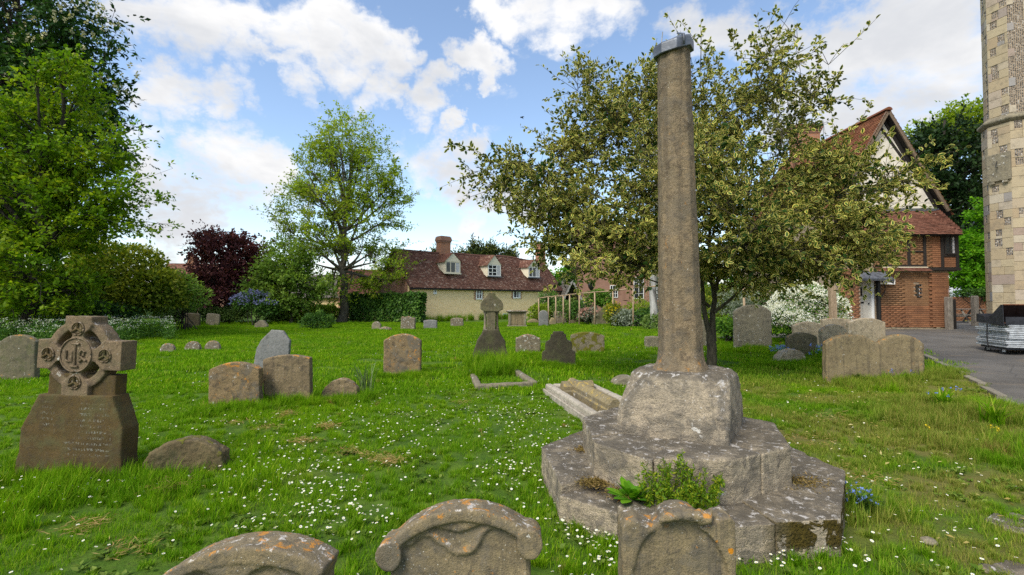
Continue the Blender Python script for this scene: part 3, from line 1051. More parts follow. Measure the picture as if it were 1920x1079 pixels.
def grow(base, top, r0, lobes, n1, n2, n3, nl, lsize, aspect, rng, sigma=0.5, kind='leaf', droop=0.1, lift=0.12,
         upn=0.6, start=0.25, twig_r=0.006, spray=None, flat=0.6, leafspread=0.10, trunks=None, inner=0.35, leaf0=0.25):
    """a tapered trunk, limbs, boughs and twigs with leaves; returns (wood, leaves)"""
    base, top = np.array(base, float), np.array(top, float)
    H = np.linalg.norm(top - base)
    paths = []
    for (a, b, rr) in (trunks or [(base, top, r0)]):
        a, b = np.array(a, float), np.array(b, float)
        K = 14
        t = np.linspace(0, 1, K)[:, None]
        pts = a * (1 - t) + b * t
        wob = np.cumsum(rng.normal(size=(K, 3)) * np.array([1, 1, 0]) * np.linalg.norm(b - a) * 0.009, 0)
        wob -= wob[0]
        paths.append((pts + wob, rr))
    wood = []
    for pts, rr in paths:
        rad = rr * (1.0 - 0.82 * np.linspace(0, 1, 14) ** 0.9)
        if pts[0][2] < base[2] + 0.3:
            rad[0] *= 1.45
            rad[1] *= 1.1
        if len(paths) > 1 and pts[0][2] < base[2] + 0.3:
            rad = rr * (1.25 - 0.25 * np.linspace(0, 1, 14))
        V, F = tubes_np(pts[None], rad[None], 10)
        wood.append((V, [F], {}))
    tp = np.concatenate([p for p, _ in paths])
    tr = np.concatenate([rr * (1.0 - 0.82 * np.linspace(0, 1, 14)) for _, rr in paths])
    # limbs
    a1, _ = sample_lobes(lobes, n1, rng, inner, 0.75)
    tz = tp[:, 2]
    att = np.empty((n1, 3))
    rl = np.empty(n1)
    for i in range(n1):
        want = base[2] + (a1[i, 2] - base[2]) * rng.uniform(0.5, 0.85)
        want = max(want, base[2] + start * H)
        dd = np.abs(tz - want) + 0.5 * np.linalg.norm(tp[:, :2] - a1[i, :2], axis=1) * (len(paths) > 1)
        j = dd.argmin()
        att[i] = tp[j]
        rl[i] = min(tr[j] * 0.55, r0 * 0.42)
    L1 = bez(att, a1, rng, 9, lift, 0.07)
    V, F = tubes_np(L1, rl[:, None] * np.linspace(1, 0.3, 9)[None], 6)
    wood.append((V, [F], {}))
    # boughs
    a2, _ = sample_lobes(lobes, n2, rng, 0.45, 0.97)
    p1 = L1[:, 2:].reshape(-1, 3)
    p1 = np.concatenate([p1, tp[5:]])
    rr1 = np.concatenate([(rl[:, None] * np.linspace(1, 0.3, 9)[None])[:, 2:].ravel(), tr[5:]])
    toward = a2 - (a2 - base) * np.array([0.12, 0.12, 0.10])
    j = nearest(toward, p1)
    L2 = bez(p1[j], a2, rng, 7, lift * 0.6, 0.10)
    r2 = np.minimum(rr1[j] * 0.6, 0.035 + twig_r * 2)
    V, F = tubes_np(L2[:, ::2], r2[:, None] * np.linspace(1, 0.3, 4)[None], 4)
    wood.append((V, [F], {}))
    # twigs
    k = rng.integers(0, n2, n3)
    tpar = rng.integers(3, 7, n3)
    s_ = L2[k, tpar]
    sg = np.array([sigma, sigma, sigma * flat])
    e_ = s_ + rng.normal(size=(n3, 3)) * sg + unit(L2[k, -1] - L2[k, -3]) * sigma * 0.6
    e_[:, 2] -= droop * sigma * rng.random(n3)
    if spray is not None:
        sa, sb = spray
        s_ = np.concatenate([s_, sa])
        e_ = np.concatenate([e_, sb])
    L3 = bez(s_, e_, rng, 4, 0.05, 0.10)
    Lw = L3[::1 if kind == 'holly' else 3][:, [0, 2, 3]]
    V, F = tubes_np(Lw, np.full((len(Lw), 3), twig_r) * np.array([1, .7, .4])[None], 3)
    wood.append((V, [F], {}))
    M3 = len(L3)
    t = rng.uniform(leaf0, 1.03, (M3, nl))
    idx = np.clip(t * 3, 0, 2.999)
    i0 = idx.astype(int)
    fr = (idx - i0)[..., None]
    mi = np.arange(M3)[:, None]
    pos = L3[mi, i0] * (1 - fr) + L3[mi, np.minimum(i0 + 1, 3)] * fr
    tdir = unit(e_ - s_)[:, None, :]
    rd = rng.normal(size=(M3, nl, 3))
    dirs = unit(tdir * 0.7 + rd * 0.75 + np.array([0, 0, -droop * 0.5]))
    nor = rng.normal(size=(M3, nl, 3)) + np.array([0, 0, upn * 2.2])
    pos = pos + rd * leafspread * lsize
    size = lsize * rng.uniform(0.6, 1.25, (M3, nl))
    ct = rng.normal(size=n2) * 0.16
    if spray is not None:
        k = np.concatenate([k, rng.integers(0, n2, len(spray[0]))])
    tint = np.clip(rng.random((M3, nl)) * 0.7 + 0.15 + ct[k][:, None], 0, 1)
    lv = leaves_np(pos.reshape(-1, 3), dirs.reshape(-1, 3), nor.reshape(-1, 3), size.ravel(), aspect, rng, kind, tint.ravel())
    return merge_np(wood), lv, L2, e_


def tree(name, label, cat, base, top, r0, lobes, mat, barkm, n1, n2, n3, nl, lsize, aspect=0.55, seed=1, group=None, **kw):
    rng = np.random.default_rng(seed)
    root = empty(name, base, label, cat, group)
    wd, lv, L2, ends = grow(base, top, r0, lobes, n1, n2, n3, nl, lsize, aspect, rng, **kw)
    mesh_np('trunk', wd[0], wd[1], barkm, root, True, None, True)
    cr = mesh_np('crown', lv[0], lv[1], mat, root, False, lv[2], True)
    return root, cr, ends


def shell_leaves(lobes, n, lsize, aspect, rng, lump=0.16, kind='leaf', hemi=True, out=0.7, lo=0.72, clump=None):
    vol = np.array([(l[1][0] * l[1][2] + l[1][0] * l[1][1]) * l[2] for l in lobes])
    idx = rng.choice(len(lobes), n, p=vol / vol.sum())
    d = unit(rng.normal(size=(n, 3)))
    if hemi:
        d[:, 2] = np.where(d[:, 2] < -0.45, -d[:, 2], d[:, 2])
    C = np.array([l[0] for l in lobes])[idx]
    R = np.array([l[1] for l in lobes])[idx]
    ph = rng.uniform(0, 6.28, (3, 3))
    fr = 5.0
    lu = sum(np.sin(d @ (rng.normal(size=3) * fr) + rng.uniform(0, 6.28)) for _ in range(6)) / 3.0
    r = rng.uniform(lo, 1.0, n) ** 0.6 * (1 + lump * lu)
    pos = C + d * r[:, None] * R
    dirs = unit(d * out + rng.normal(size=(n, 3)) * 0.7)
    nor = unit(d * 0.6 + rng.normal(size=(n, 3)) * 0.6 + np.array([0, 0, 0.7]))
    size = lsize * rng.uniform(0.6, 1.3, n)
    tint = np.clip(rng.random(n) * 0.7 + 0.15 + 0.18 * lu, 0, 1)
    return pos, dirs, nor, size, tint


def shrub(name, label, lobes, mat, n, lsize, aspect=0.5, seed=1, cat='shrub', group=None, flowers=None, lump=0.16, core=True, base=None, kind='leaf', barkm=None):
    rng = np.random.default_rng(seed)
    c0 = np.mean([l[0] for l in lobes], 0)
    b_ = base if base is not None else on_ground(c0[0], c0[1])
    root = empty(name, b_, label, cat, group)
    pos, dirs, nor, size, tint = shell_leaves(lobes, n, lsize, aspect, rng, lump)
    # a thinner fill inside so that nothing shows straight through
    q, dd = sample_lobes(lobes, n // 3, rng, 0.1, 0.8)
    lv = leaves_np(np.concatenate([pos, q]), np.concatenate([dirs, unit(rng.normal(size=q.shape))]),
                   np.concatenate([nor, rng.normal(size=q.shape)]), np.concatenate([size, np.full(len(q), lsize * 1.3)]), aspect, rng, kind,
                   np.concatenate([tint, rng.random(len(q)) * 0.5]))
    zlim = zg(lv[0][:, 0], lv[0][:, 1])
    lv[0][:, 2] = np.maximum(lv[0][:, 2], zlim + 0.01)
    mesh_np('foliage', lv[0], lv[1], mat, root, False, lv[2], True)
    # stems
    ns = 9
    ends, _ = sample_lobes(lobes, ns, rng, 0.3, 0.75)
    st = np.array(b_)[None] + rng.normal(size=(ns, 3)) * np.array([0.25, 0.25, 0]) * np.mean([l[1][0] for l in lobes])
    V, F = tubes_np(bez(st, ends, rng, 6, 0.1, 0.05), np.tile(np.linspace(0.03, 0.008, 6), (ns, 1)), 5)
    mesh_np('stem', V, [F], barkm or B_DARK, root, True, None, True).__setitem__('kind', 'stuff')
    if flowers:
        fmat, fn, fsize, fout = flowers
        pos, dirs, nor, size, tint = shell_leaves(lobes, fn, fsize, 1.0, rng, lump, lo=0.97)
        up = pos[:, 2] > np.quantile(pos[:, 2], fout)
        c = pos[up]
        # small clustered florets
        k = 5
        pp = (c[:, None, :] + rng.normal(size=(len(c), k, 3)) * fsize * 0.55).reshape(-1, 3)
        lv = leaves_np(pp, rng.normal(size=pp.shape) + np.array([0, 0, 0.4]), rng.normal(size=pp.shape) + np.array([0, -0.6, 0.8]),
                       np.full(len(pp), fsize) * rng.uniform(0.6, 1.2, len(pp)), 0.9, rng)
        f = mesh_np('blossom', lv[0], lv[1], fmat, root, False, lv[2], True)
        f['kind'] = 'stuff'
    return root


# ------------------------------------------------------------------ gravestones
def arc(x0, z0, x1, z1, rise, n=14):
    """circular arc from (x0,z0) to (x1,z1) bulging up by rise"""
    c = math.hypot(x1 - x0, z1 - z0)
    r = (c * c / 4 + rise * rise) / (2 * rise)
    mx, mz = (x0 + x1) / 2, (z0 + z1) / 2
    ux, uz = (x1 - x0) / c, (z1 - z0) / c
    nx, nz = -uz, ux
    if nz < 0:
        nx, nz = -nx, -nz
    ox, oz = mx + nx * (rise - r), mz + nz * (rise - r)
    a0 = math.atan2(z0 - oz, x0 - ox)
    a1 = math.atan2(z1 - oz, x1 - ox)
    if x0 < x1:
        while a1 > a0:
            a1 -= 2 * math.pi
    else:
        while a1 < a0:
            a1 += 2 * math.pi
    return [(ox + r * math.cos(a0 + (a1 - a0) * i / n), oz + r * math.sin(a0 + (a1 - a0) * i / n)) for i in range(n + 1)]


def outline(shape, w_, h, sink=0.18):
    L, R = -w_ / 2, w_ / 2
    b = [(R, -sink), (L, -sink)]
    if shape == 'segment':
        return b + arc(L, h * 0.84, R, h * 0.84, h * 0.16)
    if shape == 'low_segment':
        return b + arc(L, h * 0.92, R, h * 0.92, h * 0.08)
    if shape == 'round':
        return b + arc(L, h - w_ * 0.42, R, h - w_ * 0.42, w_ * 0.42)
    if shape == 'gothic':
        return b + arc(L, h * 0.80, -0.02, h, h * 0.05, 8) + arc(0.02, h, R, h * 0.80, h * 0.05, 8)
    if shape == 'double':
        m_ = w_ * 0.03
        return b + arc(L, h * 0.80, m_, h * 0.80, h * 0.19) + arc(m_ + 0.015, h * 0.80, R, h * 0.80, h * 0.20)
    if shape == 'octagon':
        return b + [(L * 1.0, h * 0.48), (L * 0.80, h * 0.70), (L * 0.28, h * 0.99), (R * 0.38, h), (R * 0.88, h * 0.78), (R * 0.94, h * 0.5)]
    if shape == 'lump':
        return b + [(L, h * 0.30), (L * 0.8, h * 0.62), (L * 0.45, h * 0.88), (L * 0.05, h), (R * 0.35, h * 0.97), (R * 0.7, h * 0.80), (R * 0.95, h * 0.58), (R, h * 0.3)]
    if shape == 'flat':
        return b + [(L, h * 0.9), (L * 0.85, h * 0.98), (L * 0.2, h), (R * 0.5, h * 0.97), (R * 0.9, h * 0.93), (R, h * 0.83)]
    if shape == 'wavy':
        return b + [(L, h * 0.86), (L * 0.8, h * 0.98), (L * 0.55, h * 0.90)] + [(L * 0.3, h * 0.95), (0, h), (R * 0.3, h * 0.95), (R * 0.55, h * 0.86), (R * 0.8, h * 0.93), (R, h * 0.80)]
    if shape == 'ogee_step':   # stepped and curved shoulders
        pr = [(0.5, 0.0), (0.5, 0.36), (0.47, 0.42), (0.40, 0.435), (0.40, 0.62), (0.375, 0.70), (0.27, 0.745), (0.235, 0.82), (0.235, 0.905), (0.165, 0.91), (0.16, 0.995)]
        left = [(-x * w_, z * h) for x, z in pr[1:]]
        right = [(x * w_, z * h) for x, z in pr[:0:-1]]
        return b + left + [(0, h)] + right
    if shape == 'stepped':
        pr = [(0.5, 0.30), (0.47, 0.38), (0.38, 0.45), (0.34, 0.55), (0.34, 0.66), (0.24, 0.70), (0.24, 0.84), (0.13, 0.87), (0.12, 1.0)]
        return b + [(-x * w_, z * h) for x, z in pr] + [(x * w_, z * h) for x, z in pr[::-1]]
    if shape == 'shoulder':
        return b + [(L, h * 0.80)] + arc(L * 0.82, h * 0.80, R * 0.82, h * 0.80, h * 0.19) + [(R, h * 0.80)]
    if shape == 'gable':
        return b + [(L, h * 0.45), (L * 0.3, h), (R * 0.3, h), (R, h * 0.45)]
    return b + [(L, h), (R, h)]


def headstone(label, px, pyb, wpx, hpx, shape, mat, thick=0.11, lean=0.0, tilt=0.0, yaw=0.0, group=None, name='headstone', Y=None, cat='gravestone', disp=0.018):
    """standing stone: px,pyb = middle of its foot in the photograph; lean = sideways, tilt = backwards (degrees)"""
    g_ = G(px, pyb)
    if Y is not None:
        q = P(px, pyb, Y)
        g_ = on_ground(q.x, q.y)
    k = g_.y / FPX
    w_, h = wpx * k, hpx * k
    bm = bmesh.new()
    add_prism(bm, outline(shape, w_, h), -thick / 2, thick / 2)
    o = bm_obj(name, bm, mat)
    o.location = g_
    o.rotation_euler = (math.radians(-tilt), math.radians(lean), math.radians(yaw))
    worn(o, max(0.0105, max(w_, h) / 58, g_.y * .0014), disp, 0.14, disp * 0.45)
    tag(o, label, cat, group)
    return o


HS = headstone
HS('grey-brown arched headstone at the left edge beside the carved wheel cross', 37, 712, 66, 84, 'segment', S_GREEN, 0.12, lean=-1)
HS('pale sliver of a headstone cut by the left picture edge', -8, 704, 28, 64, 'segment', S_PALE, 0.12)
HS('low broken mossy lump of stone right of the carved wheel cross', 350, 884, 138, 62, 'lump', S_LOW, 0.16, lean=2, yaw=8, disp=0.035)
HS('arched headstone with white and orange lichen, left of a matching pair', 443, 761, 90, 81, 'segment', S_HEAD2, 0.14, lean=-1, yaw=4)
HS('squarer brown headstone with shallow arched top, right of a matching pair', 541, 753, 84, 87, 'low_segment', S_HEAD, 0.14, lean=-1.5, yaw=3)
HS('leaning grey slate headstone with a cut octagonal top behind the brown pair', 508, 693, 66, 74, 'octagon', S_GREY, 0.09, lean=6, tilt=4, yaw=-4)
HS('low rounded brown stone next to the daffodil leaves', 639, 749, 66, 39, 'lump', S_HEAD, 0.16, lean=1, disp=0.03)
HS('single arched headstone, orange above and grey below, on open lawn', 755, 704, 69, 77, 'segment', S_HEAD2, 0.15, lean=0)
HS('leftmost of three small white-lichened footstones in a row', 315, 661, 27, 17, 'round', S_LICHEN, 0.12)
HS('middle one of three small white-lichened footstones in a row', 362, 658, 28, 18, 'round', S_LICHEN, 0.12)
HS('rightmost of three small white-lichened footstones in a row', 399, 657, 28, 18, 'round', S_LICHEN, 0.12, lean=3)
HS('dark ribbed squarish headstone in front of the laurels', 361, 613, 29, 26, 'flat', S_DARK, 0.15)
HS('small dark round-topped footstone before the ribbed stone', 352, 616, 17, 10, 'round', S_DARK, 0.12)
HS('pale leaning squarish headstone in front of the laurels', 399, 611, 25, 23, 'flat', S_PALE, 0.15, lean=4)
HS('pale buff lump of headstone near the blue flowering shrub', 490, 615, 24, 14, 'gable', S_PALE, 0.25, lean=8)
HS('tiny grey footstone left of the cottage by a heap of rubble', 706, 619, 17, 16, 'round', S_PALE, 0.2)
HS('low heap of white lichened stone fragments by a tiny footstone', 722, 620, 22, 7, 'lump', S_LICHEN, 0.35, name='stone_fragments', disp=0.10)
HS('pale headstone with a scalloped top before the ivy wall', 765, 618, 27, 25, 'wavy', S_LICHEN, 0.2, lean=2)
HS('small grey segment-topped footstone below the cottage wall', 807, 617, 25, 17, 'low_segment', S_GREY, 0.2)
HS('small rough brown footstone below the cottage wall', 857, 613, 24, 17, 'segment', S_LICHEN, 0.2, lean=-1)
HS('blocky headstone spotted with large white lichen right of the tall cross', 990, 661, 46, 34, 'shoulder', S_LICHEN, 0.2)
HS('dark stepped and curved headstone with pale left edge', 1048, 685, 62, 63, 'ogee_step', S_DARK, 0.14, lean=-1, yaw=-9, disp=0.008)
HS('wide headstone half covered in yellow-green moss', 1101, 662, 62, 39, 'segment', S_MOSSY, 0.22, lean=1)
HS('small low stone beside the left of the tall shaft', 1228, 653, 36, 22, 'flat', S_PALE, 0.25, disp=0.035)
HS('round-topped blue-grey headstone by the garden stakes', 1019, 612, 18, 30, 'round', S_GREY, 0.15)
HS('squat mottled headstone beside the garden stakes', 1050, 607, 24, 23, 'flat', S_LICHEN, 0.2)
HS('leaning dark headstone with stepped shoulders at the garden edge', 1128, 609, 36, 36, 'stepped', S_GREEN, 0.2, lean=14, yaw=-8)
HS('tall arched grey-brown headstone with pale lichen blotches by the white shrub', 1411, 653, 66, 81, 'segment', S_PALE, 0.16, yaw=-6)
HS('wide double-arched headstone near the path edge', 1637, 713, 177, 86, 'double', S_BUFF, 0.15, lean=0.5, yaw=-2)
HS('small dark gothic headstone left of the double one', 1503, 666, 54, 42, 'gothic', S_GREEN, 0.12, lean=-1, yaw=-6)
HS('pale arched headstone left in the huddle behind the double one', 1515, 656, 56, 50, 'segment', S_SUNNY, 0.14, Y=13.6)
HS('half-hidden low arched headstone in the middle of the huddle', 1567, 657, 52, 47, 'low_segment', S_SUNNY, 0.14, Y=14.2)
HS('pale arched headstone with a white cap stain, right in the huddle', 1624, 654, 68, 50, 'segment', S_SUNNY, 0.15, Y=13.4)
HS('narrow lichened headstone leaning just behind the double one', 1566, 690, 48, 68, 'segment', S_SUNNY, 0.13, Y=11.0, lean=-4)
HS('low fallen stone with a white end in the grass', 1480, 681, 50, 26, 'lump', S_SUNNY, 0.28, lean=-8, name='fallen_stone', disp=0.05)
HS('small square stone glimpsed between the shaft and the holly stems', 1318, 650, 22, 50, 'flat', S_PALE, 0.2)

# coped stones and the chest tomb far off by the garden
for lab, px, py, wpx, hpx in (('ochre coped gravestone left of the blue-grey headstone', 1000, 607, 24, 9), ('short ochre-capped stone right of the blue-grey headstone', 1036, 609, 13, 13),
                              ('ochre coped gravestone low before the garden stakes', 1081, 606, 28, 9)):
    HS(lab, px, py, wpx, hpx, 'gable', S_OCHRE, 0.55, name='coped_gravestone')


def chest_tomb():
    g_ = G(969, 613)
    k = g_.y / FPX
    root = empty('chest_tomb', g_, 'buff stone chest tomb with moulded lid before the cottage', 'tomb', rz=math.radians(6))
    W_, H = 36 * k, 31 * k
    bm = bmesh.new()
    add_box(bm, (-W_ / 2, -0.35, -0.1), (W_ / 2, 0.35, H * 0.10))
    worn(bm_obj('base_slab', bm, S_PALE, root), 0.035, 0.03, 0.2)
    worn(bm_obj('body', box_bm((-W_ * 0.43, -0.29, H * 0.10), (W_ * 0.43, 0.29, H * 0.84)), S_BUFF, root), 0.035, 0.03, 0.2)
    for s in (-1, 1):
        worn(bm_obj('corner_pilaster', box_bm((s * W_ * 0.40 - 0.07, -0.335, H * 0.10), (s * W_ * 0.40 + 0.07, -0.25, H * 0.84)), S_PALE, root), 0.03, 0.02, 0.2)
    bm = bmesh.new()
    add_rings(bm, [[(x * W_ * a, y * b, z * H) for x, y in ((-.5, -1), (.5, -1), (.5, 1), (-.5, 1))] for a, b, z in ((0.92, 0.34, .84), (1.04, 0.42, .90), (1.08, 0.44, .94), (1.06, .42, 1.0))])
    worn(bm_obj('lid', bm, S_LICHEN, root), 0.03, 0.02, 0.2)


chest_tomb()


def tall_cross():
    """tall weathered headstone carved as a gabled cross on a flared foot, in long grass"""
    g_ = G(921, 682)
    k = g_.y / FPX
    root = empty('cross_headstone', g_, 'tall weathered gabled cross headstone standing in long grass', 'gravestone', rz=math.radians(4))
    zz = lambda y: (682 - y) * k
    xx = lambda x: (x - 924) * k
    bm = bmesh.new()
    foot = [(xx(890), -0.2), (xx(890), zz(664)), (xx(895), zz(648)), (xx(898), zz(638)), (xx(905), zz(628)), (xx(910), zz(618)), (xx(938), zz(618)), (xx(942), zz(628)), (xx(950), zz(640)), (xx(951), zz(652)), (xx(956), zz(664)), (xx(956), -0.2)]
    add_prism(bm, foot, -0.13, 0.13)
    worn(bm_obj('foot', bm, S_DARK, root), 0.022, 0.02, 0.14, 0.01)
    bm = bmesh.new()
    add_prism(bm, [(xx(915.5), zz(621)), (xx(932), zz(621)), (xx(932), zz(572)), (xx(915.5), zz(572))], -0.10, 0.09)
    o = bm_obj('stem', bm, S_GREEN, root)
    worn(o, 0.02, 0.015, 0.14, 0.008)
    bm = bmesh.new()
    head = [(xx(904), zz(581)), (xx(904), zz(570)), (xx(908), zz(562)), (xx(915), zz(556)), (xx(919), zz(550)), (xx(922), zz(549)), (xx(929), zz(549)), (xx(931), zz(554)), (xx(937), zz(560)), (xx(944), zz(567)), (xx(946), zz(573)), (xx(946), zz(581)), (xx(937), zz(585)), (xx(912), zz(585))]
    add_prism(bm, head, -0.12, 0.10)
    worn(bm_obj('head', bm, S_GREEN, root), 0.02, 0.02, 0.14, 0.01)
    for x in (912.5, 935):
        bm = bmesh.new()
        add_tube(bm, [(xx(x), -0.02, zz(z)) for z in (620, 616, 612, 590, 587, 584)], [0.05, 0.05, 0.033, 0.033, 0.05, 0.055], 10)
        bm_obj('colonnette', bm, S_PALE if x < 920 else S_GREEN, root, True)


tall_cross()


def kerb_grave():
    """plain low kerb in front of the tall cross"""
    a, b, c, d = G(897, 731), G(1001, 724), G(884, 702), G(966, 700)
    root = empty('grave_kerb', (a + b) / 2, 'low pale stone kerb around the grave of the tall cross', 'grave kerb')
    for p, q in ((a, b), (a, c), (b, d)):
        v = q - p
        L = v.length
        ang = math.atan2(v.y, v.x)
        o = bm_obj('kerb_stone', box_bm((-0.04, -0.06, -0.1), (L - 0.02, 0.06, 0.10)), S_PALE)
        o.location = p - root.location
        o.rotation_euler = (0, 0, ang)
        o.parent = root
        worn(o, 0.022, 0.02, 0.12)


kerb_grave()


def coffin_grave():
    """moulded kerb set with a raised cross-shaped body stone"""
    nl, nr = G(1108, 801), G(1195, 790)          # near corners
    fl = G(1022, 737)
    u = (fl - nl)
    L = math.hypot(u.x, u.y)
    ang = math.atan2(u.y, u.x)
    Wd = 0.86
    root = empty('kerbed_grave', nl, 'pale moulded kerb set with a raised stone cross lying on it', 'grave', rz=ang)
    # local: x along the length (away), y to the left -> the grave lies at negative y
    for nm, lo, hi in (('kerb_stone', (0, -0.12, -0.1), (L, 0.0, 0.19)), ('kerb_stone', (0, -Wd, -0.1), (L, -Wd + 0.12, 0.19)),
                       ('kerb_stone', (0.0, -Wd + 0.125, -0.1), (0.12, -0.125, 0.185)), ('kerb_stone', (L - 0.12, -Wd + 0.125, -0.1), (L, -0.125, 0.185))):
        o = bm_obj(nm, box_bm(lo, hi), S_KERB, root)
        bevel(o, 0.03, 2)
        worn(o, 0.014, 0.012, 0.1, 0.006)
    # plinth moulding on the outside
    o = bm_obj('plinth_moulding', box_bm((-0.03, 0.004, -0.1), (L + 0.02, 0.035, 0.10)), S_KERB, root)
    bevel(o, 0.01)
    bm = bmesh.new()
    n = 24
    rng = np.random.default_rng(5)
    g_ = bm_obj('gravel_bed', box_bm((0.12, -Wd + 0.12, -0.02), (L - 0.12, -0.12, 0.045)), M_GRAVEL, root)
    pr = [(-0.12, 0.02), (0.12, 0.02), (0.12, 0.15), (0.10, 0.165), (0.10, 0.225), (0.03, 0.30), (-0.03, 0.30), (-0.10, 0.225), (-0.10, 0.165), (-0.12, 0.15)]
    def ridge(x0, x1, yc, name, m_):
        bm = bmesh.new()
        add_rings(bm, [[(x, yc + a, z) for a, z in pr] for x in (x0, x1)])
        bevel(bm_obj(name, bm, m_, root), 0.008, 2, 25)
    ridge(0.20, L - 0.16, -Wd / 2, 'cross_shaft', S_OCHRE)
    bm = bmesh.new()
    add_rings(bm, [[(L - 0.46 + a, y, z - 0.004) for a, z in pr] for y in (-Wd + 0.16, -0.16)])
    bevel(bm_obj('cross_arm', bm, S_OCHRE, root), 0.008, 2, 25)


coffin_grave()
_ = HS('flat pale slab end lying behind the kerbed grave', 1172, 716, 46, 17, 'lump', S_PALE, 0.4, name='fallen_slab', Y=9.0)


def wheel_cross():
    """carved brown wheel cross on a broad tapered base, monogram in the middle"""
    g_ = G(146, 893)
    k = g_.y / FPX
    root = empty('wheel_cross', g_, 'carved brown sandstone wheel cross with interlaced monogram on broad base', 'gravestone', rz=math.radians(-4), rot=(math.radians(-1), math.radians(1.2), math.radians(-5)))
    zz = lambda y: (893 - y) * k
    xx = lambda x: (x - 149) * k
    T = 0.09
    bm = bmesh.new()
    # base slab with tapering shoulders
    add_prism(bm, [(xx(40), -0.15), (xx(40), zz(868)), (xx(45), zz(850)), (xx(47), zz(805)), (xx(79), zz(742)), (xx(225), zz(740)), (xx(250), zz(800)), (xx(250), zz(850)), (xx(252), zz(868)), (xx(252), -0.15)], -T, T)
    o = bm_obj('base_slab', bm, S_CROSS, root)
    worn(o, 0.014, 0.010, 0.1, 0.004)
    # back block under the wheel
    o = bm_obj('back_block', box_bm((xx(86), -0.045, zz(745)), (xx(222), 0.075, zz(704))), S_BROWN, root)
    worn(o, 0.012, 0.008, 0.1, 0.004)
    # wheel and arms in one stone
    cx, cz = 0.0, zz(668)
    A, Ai = 84 * k, 27 * k
    bm = bmesh.new()
    n = 48
    ro, ri = 65 * k, 49 * k
    for i in range(n):
        a0, a1 = 2 * math.pi * i / n, 2 * math.pi * (i + 1) / n + 0.002
        add_prism(bm, [(cx + r * math.cos(a), cz + r * math.sin(a)) for r, a in ((ri, a0), (ro, a0), (ro, a1), (ri, a1))], -0.068, 0.06)
    w1, w0 = 27 * k, 12 * k
    def arm(dx, dz, L):
        px_, pz_ = -dz, dx
        pts = [(0.0, w0), (38 * k, 12 * k), (54 * k, w1), (L, w1), (L, -w1), (54 * k, -w1), (38 * k, -12 * k), (0.0, -w0)]
        add_prism(bm, [(cx + dx * s + px_ * t, cz + dz * s + pz_ * t) for s, t in pts], -0.085, 0.075)
    arm(1, 0, 89 * k)
    arm(-1, 0, 79 * k)
    arm(0, 1, 71 * k)
    arm(0, -1, 80 * k)
    ctr = [(cx + 33 * k * math.cos(a), cz + 33 * k * math.sin(a)) for a in np.linspace(0, 2 * math.pi, 28, endpoint=False)]
    add_prism(bm, ctr, -0.09, 0.07)
    o = bm_obj('wheel_head', bm, S_CROSSHEAD, root)
    worn(o, 0.0105, 0.008, 0.1, 0.004)
    # round sunk panels on the arms and the boss with rim
    for ax, az, r in ((cx - 57 * k, cz, 12 * k), (cx + 57 * k, cz, 12 * k), (cx, cz + 48 * k, 12 * k), (cx, cz - 50 * k, 12 * k)):
        bm = bmesh.new()
        add_tube(bm, [(ax + r * math.cos(a), -0.089, az + r * math.sin(a)) for a in np.linspace(0, 2 * math.pi, 25)], 0.008, 6)
        ro_ = bm_obj('roundel_rim', bm, S_CROSSHEAD, root, True)
        bm = bmesh.new()
        for q in range(3):
            a = math.pi / 2 + q * 2 * math.pi / 3
            add_tube(bm, [(ax, -0.090, az), (ax + r * 0.95 * math.cos(a), -0.094, az + r * 0.95 * math.sin(a))], [0.008, 0.014], 6)
            add_tube(bm, [(ax + r * 0.72 * math.cos(b), -0.088, az + r * 0.72 * math.sin(b)) for b in np.linspace(a + 0.35, a + 1.75, 7)], 0.005, 5)
        bm_obj('roundel_tracery', bm, S_BROWN, ro_)
    bm = bmesh.new()
    add_tube(bm, [(cx + 31 * k * math.cos(a), -0.093, cz + 31 * k * math.sin(a)) for a in np.linspace(0, 2 * math.pi, 40)], 0.007, 6)
    bm_obj('boss_rim', bm, S_CROSSHEAD, root, True)
    # monogram: I, H and S interlaced
    yb = -0.096
    bm = bmesh.new()
    u = k
    strokes = [[(-1, 20), (-1, -21)], [(-7, 20), (7, 20)], [(-9, -21), (6, -21)],
               [(-19, 8), (-19, -8), (-15, -12), (-6, -12), (-6, 3), (-3, 8)],
               [(8, 8), (8, -12)], [(8, 4), (14, 10), (19, 6), (17, 0), (11, -2), (18, -8), (22, -10)], [(8, -12), (14, -7)]]
    for st in strokes:
        add_tube(bm, [(cx + x * u, yb, cz + z * u) for x, z in st], 0.0105, 6)
    bm_obj('monogram', bm, S_CROSSHEAD, root)


wheel_cross()


def carved_stone(label, px0, px1, Y, ptop, mat, build, yaw=0.0, tilt=0.0, lean=0.0):
    a, b = P(px0, ptop, Y), P(px1, ptop, Y)
    g_ = on_ground((a.x + b.x) / 2, Y)
    h = a.z - g_.z
    w_ = b.x - a.x
    root = empty('carved_headstone', g_, label, 'gravestone', rot=(math.radians(-tilt), math.radians(lean), math.radians(yaw)))
    build(root, w_, h, mat)
    return root


